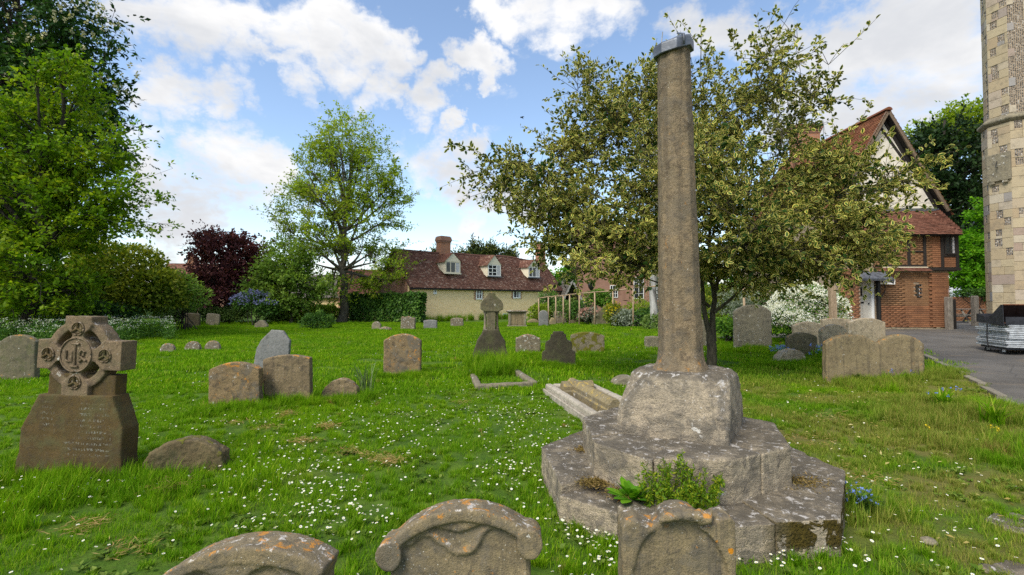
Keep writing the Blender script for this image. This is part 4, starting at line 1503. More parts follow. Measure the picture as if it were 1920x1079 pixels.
def scroll_stone(root, w_, h, mat):
    """bow-topped stone: hood moulding with rolled ends, V drop and sunk double-arched panel"""
    b2 = w_ * 0.435
    T = 0.055
    bm = bmesh.new()
    body = [(b2, -0.2), (-b2, -0.2), (-b2, h * 0.70)] + arc(-b2, h * 0.74, b2, h * 0.78, h * 0.21) + [(b2, h * 0.72)]
    add_prism(bm, body, -T, T)
    # hood: a band following the bow
    out = arc(-w_ * 0.5, h * 0.70, w_ * 0.5, h * 0.76, h * 0.272, 22)
    inn = arc(-w_ * 0.455, h * 0.655, w_ * 0.455, h * 0.71, h * 0.235, 22)
    for (o0, o1, i0, i1) in zip(out, out[1:], inn, inn[1:]):
        add_prism(bm, [i0, o0, o1, i1], -T - 0.035, T + 0.012)
    for sx, zc in ((-1, 0.70), (1, 0.755)):
        c = (sx * w_ * 0.435, h * zc)
        add_prism(bm, [(c[0] + 0.058 * math.cos(a), c[1] + 0.066 * math.sin(a)) for a in np.linspace(0, 2 * math.pi, 20, endpoint=False)], -T - 0.042, T)
    # V-shaped drop under the hood
    add_prism(bm, [(-w_ * 0.20, h * 0.895), (0.0, h * 0.835), (w_ * 0.22, h * 0.925), (w_ * 0.20, h * 0.955), (0, h * 0.97), (-w_ * 0.2, h * 0.93)], -T - 0.018, 0)
    # frame of the double-arched panel
    fr = [(-b2 * 0.93, 0.0), (-b2 * 0.93, h * 0.72), (-b2 * 0.80, h * 0.765)] + arc(-b2 * 0.68, h * 0.77, -b2 * 0.30, h * 0.77, h * 0.06, 8) + \
         [(-b2 * 0.22, h * 0.755)] + [(b2 * 0.30 * math.sin(a) * 0.7 + 0.01, h * 0.75 - h * 0.055 * math.cos(a)) for a in np.linspace(-1.35, 1.35, 9)] + \
         [(b2 * 0.28, h * 0.775)] + arc(b2 * 0.30, h * 0.80, b2 * 0.72, h * 0.82, h * 0.065, 8) + [(b2 * 0.80, h * 0.80), (b2 * 0.93, h * 0.745), (b2 * 0.93, 0.0)]
    for p, q in zip(fr, fr[1:]):
        add_tube(bm, [(p[0], -T - 0.001, p[1]), (q[0], -T - 0.004, q[1])], 0.0125, 6)
    o = bm_obj('slab', bm, mat, root)
    worn(o, 0.0085, 0.010, 0.09, 0.004)


def swag_stone(root, w_, h, mat):
    """bow-topped stone with a raised crescent and two small sunk roundels"""
    T = 0.06
    bm = bmesh.new()
    body = [(w_ * 0.47, -0.2), (-w_ * 0.47, -0.2), (-w_ * 0.47, h * 0.6)] + arc(-w_ * 0.47, h * 0.70, w_ * 0.47, h * 0.80, h * 0.22) + [(w_ * 0.47, h * 0.6)]
    add_prism(bm, body, -T, T)
    out = arc(-w_ * 0.5, h * 0.70, w_ * 0.5, h * 0.85, h * 0.225, 20)
    inn = arc(-w_ * 0.5, h * 0.62, w_ * 0.47, h * 0.74, h * 0.215, 20)
    for (o0, o1, i0, i1) in zip(out, out[1:], inn, inn[1:]):
        add_prism(bm, [i0, o0, o1, i1], -T - 0.032, T + 0.01)
    cres = [(-w_ * 0.20, h * 0.86)] + [(w_ * x, h * z) for x, z in ((-.12, .835), (-.05, .80), (0.0, .785), (.06, .80), (.12, .835), (.20, .875), (.10, .905), (0, .905), (-.12, .895))]
    add_prism(bm, cres, -T - 0.024, 0)
    for cxx in (-0.17, 0.17):
        pts = [(cxx * w_ + 0.085 * math.cos(a), h * 0.70 + (0.02 if cxx > 0 else 0) + 0.085 * math.sin(a)) for a in np.linspace(-0.3, math.pi + 0.3, 16)]
        add_tube(bm, [(p[0], -T - 0.004, p[1]) for p in pts], 0.014, 6)
    o = bm_obj('slab', bm, mat, root)
    worn(o, 0.0085, 0.011, 0.09, 0.004)


def shoulder_stone(root, w_, h, mat):
    """stone with rounded shoulders and a twisted rope crest over a round-headed panel"""
    T = 0.062
    L = w_ / 2
    bm = bmesh.new()
    ou = [(L, -0.2), (-L, -0.2), (-L, h * 0.86), (-L * 0.93, h * 0.91), (-L * 0.76, h * 0.925), (-L * 0.60, h * 0.895), (-L * 0.46, h * 0.875), (-L * 0.32, h * 0.90),
          (-L * 0.26, h * 0.955), (-L * 0.10, h * 0.985), (L * 0.12, h), (L * 0.30, h * 0.98), (L * 0.44, h * 0.93), (L * 0.58, h * 0.915), (L * 0.74, h * 0.95), (L * 0.90, h * 0.965), (L * 0.98, h * 0.93), (L, h * 0.88)]
    add_prism(bm, ou, -T + 0.012, T)
    # frame left and right of the sunk round-headed panel
    pan = [(L * 0.06 + L * 0.80 * math.cos(a), h * 0.52 + h * 0.385 * math.sin(a)) for a in np.linspace(0.0, math.pi, 22)]
    add_prism(bm, [(L, -0.2), (L, h * 0.88), (L * 0.98, h * 0.93), (L * 0.9, h * 0.955), (L * 0.74, h * 0.945), (L * 0.6, h * 0.90)] + [p for p in pan[:9]][::-1] + [(pan[0][0], -0.2)], -T - 0.006, 0)
    add_prism(bm, [(-L, -0.2), (pan[-1][0] - 0.02, -0.2)] + [(p[0] - 0.02, p[1]) for p in pan[:13:-1]] + [(-L * 0.58, h * 0.88), (-L * 0.76, h * 0.92), (-L * 0.93, h * 0.905), (-L, h * 0.86)], -T - 0.004, 0)
    # rope crest
    for i in range(5):
        t = -0.30 + i * 0.17
        add_tube(bm, [(L * (t - 0.06), -T - 0.012, h * (0.925 + 0.02 * math.sin(i * .8))), (L * (t + 0.10), -T - 0.024, h * (0.955 + 0.018 * math.sin(i * .8))), (L * (t + 0.20), -T + 0.02, h * (0.975 + 0.01 * math.sin(i * .8)))], [0.016, 0.023, 0.016], 7)
    o = bm_obj('slab', bm, mat, root)
    worn(o, 0.0085, 0.012, 0.09, 0.005)


carved_stone('large bow-topped headstone with raised crescent, half cut by bottom edge', 290, 637, 2.02, 1017, S_FORE, swag_stone, yaw=-3, tilt=3, lean=-3)
carved_stone('bow-topped headstone with rolled ends and V-shaped drop at the bottom', 722, 1019, 2.2, 951, S_FORE, scroll_stone, yaw=-1, tilt=4, lean=-2)
carved_stone('orange-spotted headstone with rope crest in front of the stepped base', 1162, 1366, 2.2, 946, S_FORE3, shoulder_stone, yaw=-3, tilt=1, lean=0.5)

for lab, px, py, wp, hp in (('flat grey half-buried slab at the right edge of the lawn', 1915, 985, 90, 34), ('flat half-buried stone in the bottom right corner', 1925, 1085, 90, 26)):
    g_ = G(px, py)
    k = g_.y / FPX
    bm = box_bm((-wp * k / 2, -0.13, -0.08), (wp * k / 2, 0.13, 0.018))
    o = bm_obj('flat_stone', bm, S_STEP)
    o.location = g_
    o.rotation_euler = (0.03, -0.04, 0.3)
    worn(o, 0.016, 0.07, 0.11, 0.012)
    tag(o, lab, 'stone slab')
_g = G(1742, 1021)
bm = bmesh.new()
bmesh.ops.create_icosphere(bm, subdivisions=3, radius=0.045)
for v in bm.verts:
    v.co.z *= 0.55
o = bm_obj('pebble', bm, S_PALE, None, True)
o.location = _g + Vector((0, 0, 0.02))
worn(o, 0.006, 0.012, 0.04)
tag(o, 'small pale pebble lying in the grass right of the stepped base', 'pebble')


# ------------------------------------------------------------------ the churchyard cross: steps, plinth, shaft, lead cap
CC = Vector((1.45, 4.05, 0.0))


def ring_pts(specs, z, grow_=0.0, sc=1.0):
    return [(CC.x + (r + grow_) * sc * math.cos(math.radians(a)), CC.y + (r + grow_) * sc * math.sin(math.radians(a)), z) for a, r in specs]


LOW = [(-12, 1.245), (-61, 1.245), (-107, 1.245), (-152, 1.245), (163, 1.245), (118, 1.245), (73, 1.25), (28, 1.25)]
UP = [(-45, 0.83), (-88, 0.87), (-121, 0.985), (-153, 0.93), (160, 0.86), (115, 0.85), (65, 0.85), (5, 0.84)]


def stepped_cross():
    zb = float(zg(CC.x, CC.y))
    root = empty('churchyard_cross', (CC.x, CC.y, zb), 'tall stone shaft with lead cap on plinth and octagonal steps', 'stone cross')
    Z1, Z2, Z3 = 0.255, 0.545, 1.03

    def blocks(spec, z0, z1, rin, nm, stones, seed):
        """stones: (list of positions along the ring, drop, material); position i+f lies a share f along edge i"""
        rnd = random.Random(seed)
        step = empty(nm, (0, 0, 0))
        step.parent = root
        cor = [Vector((r * math.cos(math.radians(a)), r * math.sin(math.radians(a)), 0)) for a, r in spec]
        n = len(cor)
        at = lambda q: cor[int(math.floor(q)) % n].lerp(cor[(int(math.floor(q)) + 1) % n], q - math.floor(q))
        for (q0, q1, drop, m_) in stones:
            seq = [q0] + [k_ for k_ in range(int(math.floor(q0)) + 1, int(math.ceil(q1)))] + [q1]
            pts = [at(q) for q in seq]
            e = 0.0015
            pts[0] = pts[0].lerp(pts[1], e / (pts[1] - pts[0]).length)
            pts[-1] = pts[-1].lerp(pts[-2], e / (pts[-2] - pts[-1]).length)
            push = 1 + rnd.uniform(-0.010, 0.010)
            pts = [p * push for p in pts]
            ring = pts + [p * rin for p in pts[::-1]]
            bm = bmesh.new()
            add_rings(bm, [[(v.x, v.y, z) for v in ring] for z in (z0, z1 + drop + rnd.uniform(-.006, .006))])
            o = bm_obj('stone_block', bm, m_)
            worn(o, 0.0125, 0.019, 0.16, 0.010)
            o.parent = step
        return step

    A_, B_ = S_STEP, S_STEPMOSS
    blocks(LOW, -0.25, Z1, 0.35, 'lower_step', [(-0.5, 1.45, 0, B_), (1.45, 2.52, -0.012, B_), (2.52, 3.02, -0.05, A_), (3.02, 4.3, 0.0, A_), (4.3, 5.6, 0, A_), (5.6, 7.5, 0, A_)], 3)
    blocks(UP, Z1 - 0.10, Z2, 0.30, 'upper_step', [(0.52, 1.98, -0.004, A_), (1.98, 3.2, -0.02, A_), (3.2, 4.8, 0, A_), (4.8, 6.5, 0, A_), (6.5, 8.52, 0.004, A_)], 8)
    # plinth: square below, chamfered to a rough octagon above
    rot = -78
    def sq(r, ch, z, dx=0.0, dy=0.0):
        pts = []
        for q in range(4):
            a = math.radians(rot + 90 * q)
            c = Vector((math.cos(a), math.sin(a), 0)) * r
            t = Vector((-math.sin(a), math.cos(a), 0))
            back = -Vector((math.cos(a), math.sin(a), 0))
            for s in (-1, 1):
                p = c + (back + t * s) * ch
                pts.append((p.x + dx, p.y + dy, z))
        return pts
    bm = bmesh.new()
    add_rings(bm, [sq(0.615, 0.02, Z2 - 0.06), sq(0.61, 0.022, Z2 + 0.05), sq(0.60, 0.035, Z2 + 0.20, .01), sq(0.575, 0.085, Z2 + 0.34, .02), sq(0.545, 0.125, Z3 - 0.035, .03), sq(0.49, 0.125, Z3, .035)])
    o = bm_obj('plinth', bm, S_PLINTH, root)
    worn(o, 0.013, 0.020, 0.20, 0.012)
    # mortar fillet under the shaft and the shaft itself: square stop at the foot, octagonal above
    bm = bmesh.new()
    hb = P(1271, 92, 4.05).z - zb
    lean = Vector((-0.035, 0.0, 0))
    rings = []
    for t, r, oc in ((-0.02, 0.220, 0.0), (0.0, 0.217, 0.05), (0.014, 0.210, 0.25), (0.035, 0.195, 0.6), (0.06, 0.187, 1.0), (0.2, 0.178, 1), (0.4, 0.167, 1), (0.6, 0.156, 1), (0.8, 0.146, 1), (1.0, 0.136, 1)):
        z = Z3 - 0.02 + t * (hb - Z3 + 0.02)
        ring = []
        for q in range(16):
            a = math.radians(-112.5 + q * 22.5)
            oct_r = r / math.cos((q % 2) * math.radians(22.5)) if False else r * (1.0 if q % 2 == 0 else 0.926)
            aa = math.radians(-112.5 + q * 22.5 - rot - 45)
            sqr = min(1 / max(abs(math.cos(aa)), 1e-6), 1 / max(abs(math.sin(aa)), 1e-6)) * r * 0.99
            rr = oct_r * oc + min(sqr, r * 1.25) * (1 - oc)
            ring.append((rr * math.cos(a) + lean.x * t, rr * math.sin(a), z))
        rings.append(ring)
    add_rings(bm, rings)
    o = bm_obj('shaft', bm, S_SHAFT, root)
    worn(o, 0.0135, 0.008, 0.12, 0.008)
    # lead cap dressed over the top, dipping to the left
    bm = bmesh.new()
    def capring(r, z, tilt=0.035):
        return [(lean.x + r * math.cos(a), r * math.sin(a), z + tilt * math.cos(a - 0.6) - 0.012 * math.cos(3 * a)) for a in [math.radians(-100 + 45 * i) for i in range(8)]]
    add_rings(bm, [capring(0.150, hb - 0.05), capring(0.172, hb - 0.05), capring(0.172, hb + 0.03), capring(0.165, hb + 0.045), capring(0.06, hb + 0.085, 0.02)])
    o = bm_obj('lead_cap', bm, M_LEAD, root)
    bevel(o, 0.006, 2, 20)
    for a in (math.radians(-80), math.radians(55)):
        bm = bmesh.new()
        add_tube(bm, [(lean.x + 0.174 * math.cos(a), 0.174 * math.sin(a), hb - 0.05), (lean.x + 0.174 * math.cos(a), 0.174 * math.sin(a), hb + 0.035), (lean.x + 0.07 * math.cos(a), 0.07 * math.sin(a), hb + 0.10)], 0.008, 6)
        bm_obj('lead_seam', bm, M_LEAD, o, True)
    return root, Z1, Z2


CROSS, Z_LOW, Z_UP = stepped_cross()


# ------------------------------------------------------------------ buildings
def tiles_np(p0, u, v, Lu, Lv, tw, th, rng, thick=0.022, lift=0.03, clip=None, sag=None):
    """overlapping plain tiles laid on the plane p0 + a*u + b*v (v up the slope); one joined mesh"""
    p0, u, v = np.array(p0, float), unit(np.array(u, float)), unit(np.array(v, float))
    nrm = np.cross(u, v)
    if nrm[2] < 0:
        nrm = -nrm
    nu, nv = int(Lu / tw) + 1, int(Lv / th) + 1
    I, J = np.meshgrid(np.arange(nu), np.arange(nv))
    I, J = I.ravel(), J.ravel()
    a = (I + 0.5 * (J % 2)) * tw - 0.25 * tw + rng.normal(size=len(I)) * tw * 0.03
    b = J * th + rng.normal(size=len(I)) * th * 0.05
    keep = (a > -tw) & (a < Lu) & (b < Lv)
    if clip is not None:
        keep &= clip(a + tw / 2, b + th / 2)
    a, b = a[keep], b[keep]
    a0, a1 = np.maximum(a + 0.004, 0), np.minimum(a + tw - 0.004, Lu)
    b0, b1 = b, np.minimum(b + th * 1.35, Lv)
    N = len(a)
    up = lift + rng.random(N) * 0.012
    def pt(aa, bb, hh):
        q = p0 + aa[:, None] * u + bb[:, None] * v + hh[:, None] * nrm
        if sag is not None:
            q[:, 2] += sag(aa, bb)
        return q
    z0 = np.zeros(N)
    V = np.stack([pt(a0, b0, up), pt(a1, b0, up), pt(a1, b1, z0 + 0.004), pt(a0, b1, z0 + 0.004),
                  pt(a0, b0, up - thick), pt(a1, b0, up - thick)], 1).reshape(-1, 3)
    o = np.arange(N)[:, None] * 6
    F = (o[:, :, None] + np.array([[0, 1, 2, 3], [4, 5, 1, 0]])[None]).reshape(-1, 4)
    return V, [F], {'tint': np.repeat(rng.random(N), 6)}


def window(parent, M, w_, h, frame, cols=2, rows=1, name='window', depth=0.05, bar=0.035, curtain=False, f=0.055):
    """framed window in the plane x,z of M, front towards -y"""
    bm = bmesh.new()
    add_box(bm, (-w_ / 2, -depth, 0), (-w_ / 2 + f, 0.03, h), M)
    add_box(bm, (w_ / 2 - f, -depth, 0), (w_ / 2, 0.03, h), M)
    add_box(bm, (-w_ / 2 + f, -depth, h - f), (w_ / 2 - f, 0.03, h), M)
    add_box(bm, (-w_ / 2 + f, -depth - 0.02, 0), (w_ / 2 - f, 0.03, f), M)
    for c in range(1, cols):
        x = -w_ / 2 + w_ * c / cols
        add_box(bm, (x - bar / 2, -depth + 0.01, f), (x + bar / 2, 0.02, h - f), M)
    for r in range(1, rows):
        z = h * r / rows
        add_box(bm, (-w_ / 2 + f, -depth + 0.016, z - bar * 0.35), (w_ / 2 - f, 0.016, z + bar * 0.35), M)
    o = bm_obj(name, bm, frame, parent)
    bm = box_bm((-w_ / 2 + f * 0.8, -0.012, f * 0.8), (w_ / 2 - f * 0.8, 0.0, h - f * 0.8), M)
    bm_obj('pane', bm, M_GLASS, o)
    if curtain:
        bm = bmesh.new()
        add_box(bm, (w_ * 0.20, -0.017, f * 0.9), (w_ / 2 - f * 0.9, -0.013, h - f * 0.9), M)
        bm_obj('curtain', bm, M_CURTAIN, o)
    return o


def cottage():
    A = Vector((-7.85, 36.0, 0.0))
    ang = math.atan2(11.5, 12.8)
    root = empty('stone_cottage', A, 'long cream stone cottage with dark red tile roof and three dormers', 'cottage', rz=ang)
    L, Wd, E, R = 17.2, 5.2, 2.95, 5.9
    ca, sa = math.cos(ang), math.sin(ang)

    def u_of(px, v=0.0):
        k = (px - CX) / FPX
        ax, ay = A.x - v * sa, A.y + v * ca
        return (k * ay - ax) / (ca - k * sa)

    def z_of(py, u_, v=0.0):
        d = A.y + u_ * sa + v * ca
        return P(CX, py, d).z
    # walls as a shell with window openings on the front
    wins = [(u_of(815.5), z_of(552, u_of(815)), 0.30, 0.52, 1, 1), (u_of(898), z_of(562, u_of(898)), 0.70, 0.96, 2, 2), (u_of(968.5), z_of(560, u_of(968)), 0.92, 0.84, 2, 1), (u_of(948), z_of(598, u_of(948)), 0.75, 0.5, 2, 1)]
    bm = bmesh.new()
    cuts = sorted(wins, key=lambda q: q[0])
    x = 0.0
    T = 0.32
    for (uc, z0, w_, h, c, r) in cuts:
        add_box(bm, (x, 0, -0.2), (uc - w_ / 2, T, E))
        add_box(bm, (uc - w_ / 2, 0, -0.2), (uc + w_ / 2, T, z0))
        add_box(bm, (uc - w_ / 2, 0, z0 + h), (uc + w_ / 2, T, E))
        x = uc + w_ / 2
    add_box(bm, (x, 0, -0.2), (L, T, E))
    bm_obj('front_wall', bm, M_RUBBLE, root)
    for x0, x1 in ((0.0, T), (L - T, L)):
        bm = bmesh.new()
        ring = [(0.33, -0.2), (Wd, -0.2), (Wd, E), (Wd / 2, R - 0.12), (0.33, E + 0.25)]
        add_rings(bm, [[(xx, y, z) for y, z in ring] for xx in (x0 + 0.003, x1 - 0.003)])
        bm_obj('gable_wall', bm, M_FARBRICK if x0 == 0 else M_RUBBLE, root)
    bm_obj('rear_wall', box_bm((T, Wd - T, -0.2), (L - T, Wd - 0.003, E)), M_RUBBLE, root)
    bm_obj('floor_slab', box_bm((T, T, -0.2), (L - T, Wd - T, 0.05)), M_TIMBER, root)
    for (uc, z0, w_, h, c, r) in wins:
        M = Matrix.Translation((uc, 0.0, z0))
        wd = window(root, M, w_, h, M_WHITE, c, r, curtain=(w_ > 0.8), f=0.11, bar=0.08)
        if 0.6 < w_ and z0 > 0.8:
            rnd = random.Random(int(uc * 10))
            for s in (-1, 1):            # brick jambs, toothed
                for i in range(int((h + 0.1) / 0.075)):
                    ww = 0.22 if i % 2 else 0.11
                    bm = box_bm((0, -0.015, 0), (ww, 0.1, 0.065), Matrix.Translation((uc + (w_ / 2 + 0.002 if s > 0 else -w_ / 2 - ww - 0.002), 0.0, z0 - 0.05 + i * 0.075)))
                    bm_obj('brick', bm, M_CHIMBRICK, wd)
    for i in range(40):                  # brick quoin at the left corner and at the right
        ww = 0.34 if i % 2 else 0.22
        for x0 in (0.0, L - ww):
            bm_obj('brick', box_bm((x0, -0.014, 0), (x0 + ww, 0.1, 0.062), Matrix.Translation((0, 0, E - 0.08 - i * 0.073))), M_CHIMBRICK, root)
    # roof
    rng = np.random.default_rng(2)
    sl = math.hypot(Wd / 2 + 0.25, (R - E) * (Wd / 2 + 0.25) / (Wd / 2))
    tanp = (R - E) / (Wd / 2)
    sag = lambda a, b: -0.10 * np.sin(np.clip(a / L, 0, 1) * np.pi * 2.2 + 0.5) * (b / sl) - 0.06 * np.sin(a * 0.9) * (b / sl)
    bm = bmesh.new()
    ring = [(-0.25, E - 0.25 * tanp - 0.02), (Wd / 2, R - 0.16), (Wd + 0.25, E - 0.25 * tanp - 0.02), (Wd + 0.25, E - 0.25 * tanp - 0.12), (Wd / 2, R - 0.30), (-0.25, E - 0.25 * tanp - 0.12)]
    add_rings(bm, [[(xx, y, z) for y, z in ring] for xx in (-0.12, L + 0.12)])
    roof = bm_obj('roof', bm, M_TIMBER, root)
    cut = [(u_of(849, 0.5), 1.45), (u_of(927, 0.5), 1.45), (u_of(1001.5, 0.5), 1.45)]
    parts = [tiles_np((-0.15, -0.25, E - 0.25 * tanp), (1, 0, 0), (0, 1, tanp), L + 0.3, sl + 0.02, 0.165, 0.10, rng, sag=sag),
             tiles_np((L + 0.15, Wd + 0.25, E - 0.25 * tanp), (-1, 0, 0), (0, -1, tanp), L + 0.3, sl + 0.02, 0.165, 0.2, rng)]
    V, F, At = merge_np(parts)
    t_ = mesh_np('roof_tiles', V, F, M_TILE, roof, False, At)
    t_['kind'] = 'stuff'
    for i in range(39):
        x0 = -0.15 + i * 0.45
        bm = bmesh.new()
        zz = R + 0.0 + float(sag(np.array([x0 + .2]), np.array([sl]))[0])
        add_rings(bm, [[(xx, Wd / 2 + 0.14 * math.cos(a), zz - 0.05 + 0.12 * math.sin(a)) for a in np.linspace(0, math.pi, 7)] for xx in (x0, x0 + 0.44)])
        bm_obj('ridge_tile', bm, M_TILEBROWN, roof)
    # dormers
    for di, (px, pw, pt, pb, pk) in enumerate(((849, 31, 491, 512, 475), (927, 30, 497, 518, 479), (1001.5, 26, 501, 520, 487.5))):
        v0 = 0.42
        uc = u_of(px, v0)
        d = A.y + uc * sa + v0 * ca
        zb, zt, zk = z_of(pb, uc, v0), z_of(pt, uc, v0), z_of(pk, uc, v0)
        w_ = 1.56
        dr = empty('dormer', (0, 0, 0))
        dr.parent = root
        dr.location = (uc, v0, zb)
        h, hk = zt - zb, zk - zb
        # cheeks and front
        run = (hk + 0.1) / tanp + 0.3
        bm = bmesh.new()
        for s in (-1, 1):
            xs_ = sorted((s * w_ / 2, s * (w_ / 2 - 0.05)))
            add_rings(bm, [[(xx, y, z) for y, z in ((0.0, -0.1), (0.0, h), (run, h), (0.1, -0.1))] for xx in xs_])
        bm_obj('cheek', bm, M_CREAM, dr)
        bm = bmesh.new()
        add_prism(bm, [(-w_ / 2 - 0.02, h), (w_ / 2 + 0.02, h), (0, hk)], -0.03, 0.06)
        bm_obj('gable_board', bm, M_CREAM, dr)
        bm_obj('apron', box_bm((-w_ / 2 - 0.05, -0.06, -0.10), (w_ / 2 + 0.05, 0.0, 0.0)), M_CREAM if di == 0 else M_LEAD, dr)
        window(dr, Matrix.Identity(4), w_ - 0.12, h - 0.02, M_CREAM if di == 0 else M_WHITE, 3, 1 if di != 1 else 3, curtain=True, depth=0.03, bar=0.07)
        rng2 = np.random.default_rng(30 + di)
        slope = math.hypot(w_ / 2 + 0.14, (hk - h) * (w_ / 2 + 0.14) / (w_ / 2))
        tz = (hk - h) / (w_ / 2)
        ps = []
        for s in (-1, 1):
            ps.append(tiles_np((s * (w_ / 2 + 0.14), -0.10 if s > 0 else run + 0.5, h - 0.14 * tz + 0.03), (0, 1 if s > 0 else -1, 0), (-s, 0, tz), run + 0.6, slope, 0.165, 0.11, rng2))
        V, F, At = merge_np(ps)
        t_ = mesh_np('dormer_tiles', V, F, M_TILE if di else M_TILEBROWN, dr, False, At)
        t_['kind'] = 'stuff'
    # chimneys
    for px, pw, py, cw in ((831, 24, 444, 0.98), (1013.5, 17, 456, 0.84)):
        uc = u_of(px, Wd / 2)
        zt = z_of(py, uc, Wd / 2)
        ch = empty('chimney', (0, 0, 0))
        ch.parent = root
        ch.location = (uc, Wd / 2, R - 0.5)
        H = zt - R + 0.5
        bm_obj('stack', box_bm((-cw / 2, -cw / 2 * .8, -0.6), (cw / 2, cw / 2 * .8, H * 0.72)), M_CHIMBRICK, ch)
        if px < 900:
            for i, (g0, z0, z1) in enumerate(((0.05, .72, .78), (0.09, .785, .88), (0.06, .885, .96), (0.0, .965, 1.0))):
                bm_obj('corbel_course', box_bm((-cw / 2 - g0, -cw * .4 - g0, H * z0), (cw / 2 + g0, cw * .4 + g0, H * z1)), M_FARBRICK, ch)
        else:
            bm_obj('corbel_course', box_bm((-cw * .42, -cw * .36, H * .72), (cw * .42, cw * .36, H * .93)), M_CHIMBRICK, ch)
            bm_obj('chimney_pot', box_bm((-0.2, -0.2, H * .93), (0.2, 0.2, H * 1.04)), M_FARBRICK, ch)
        if px < 900:
            bm = bmesh.new()
            add_tube(bm, [(0.3, 0, H * 0.7), (0.35, 0, H * 1.05)], 0.018, 5)
            for zz in (0.70, 0.86):
                add_tube(bm, [(0.33, 0, H * zz), (1.6, 0, H * zz)], 0.012, 4)
                for q in range(6):
                    add_tube(bm, [(0.55 + q * 0.2, -0.25, H * zz), (0.55 + q * 0.2, 0.25, H * zz)], 0.008, 4)
            bm_obj('aerial', bm, M_STEEL, ch)


cottage()


def simple_house(name, label, A, ang, L, Wd, E, R, wallm, tilem, wins=(), chim=None, seed=1, tw=0.30, th=0.20):
    root = empty(name, A, label, 'house', rz=ang)
    bm = bmesh.new()
    ring = [(0, -0.3), (Wd, -0.3), (Wd, E), (Wd / 2, R - 0.1), (0, E)]
    add_rings(bm, [[(xx, y, z) for y, z in ring] for xx in (0, L)])
    bm_obj('wall', bm, wallm, root)
    rng = np.random.default_rng(seed)
    tanp = (R - E) / (Wd / 2)
    sl = math.hypot(Wd / 2 + 0.3, tanp * (Wd / 2 + 0.3))
    V, F, At = merge_np([tiles_np((-0.2, -0.3, E - 0.3 * tanp + 0.02), (1, 0, 0), (0, 1, tanp), L + 0.4, sl + 0.05, tw, th, rng),
                         tiles_np((L + 0.2, Wd + 0.3, E - 0.3 * tanp + 0.02), (-1, 0, 0), (0, -1, tanp), L + 0.4, sl + 0.05, tw, th, rng)])
    bm = bmesh.new()
    rg = [(-0.3, E - 0.3 * tanp), (Wd / 2, R), (Wd + 0.3, E - 0.3 * tanp), (Wd / 2, R - 0.12), ]
    add_rings(bm, [[(xx, y, z - 0.02) for y, z in rg] for xx in (-0.2, L + 0.2)])
    roof = bm_obj('roof', bm, M_TIMBER, root)
    mesh_np('roof_tiles', V, F, tilem, roof, False, At)['kind'] = 'stuff'
    for (u_, z_, w_, h, c, r) in wins:
        window(root, Matrix.Translation((u_, -0.02, z_)), w_, h, M_WHITE, c, r, depth=0.04, bar=0.04)
    if chim:
        for (u_, h, cw) in chim:
            o = bm_obj('chimney', box_bm((u_ - cw / 2, Wd / 2 - 0.3, R - 0.6), (u_ + cw / 2, Wd / 2 + 0.3, R + h)), M_CHIMBRICK, root)
            bm_obj('chimney_pot', box_bm((u_ - 0.14, Wd / 2 - 0.14, R + h), (u_ + 0.14, Wd / 2 + 0.14, R + h + 0.35)), M_FARBRICK, o)
    return root


# brick house beyond the garden, only glimpsed under the holly
_b = P(1091, 566, 52)
simple_house('brick_house', 'red brick house with white sash windows beyond the garden stakes', (_b.x, 52.0, 0), 0.0, 10.2, 7.0, 7.2, 10.2, M_FARBRICK, M_TILE,
             wins=[(3.55, 2.05, 0.86, 1.35, 3, 3), (6.3, 1.9, 1.1, 2.4, 2, 4), (8.3, 1.9, 1.1, 2.4, 2, 4), (3.5, 5.2, 0.86, 1.3, 3, 3)])
# roofs behind the oak and the copper tree
_b = P(520, 566, 50)
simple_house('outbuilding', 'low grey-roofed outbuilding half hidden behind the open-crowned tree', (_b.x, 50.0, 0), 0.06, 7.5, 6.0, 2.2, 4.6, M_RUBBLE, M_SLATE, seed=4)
_b = P(655, 566, 47)
simple_house('outbuilding', 'small stone gable building with tiled roof left of the cottage', (_b.x, 47.0, 0), math.radians(35), 5.0, 5.0, 2.6, 5.0, M_FARBRICK, M_TILEBROWN, seed=5)
_b = P(290, 566, 64)
simple_house('far_house', 'distant house roof with chimney between the left trees', (_b.x, 64.0, 0), 0.1, 9.0, 6.0, 4.4, 7.0, M_FARBRICK, M_TILEBROWN, chim=[(3.0, 1.2, 0.8)], seed=6)


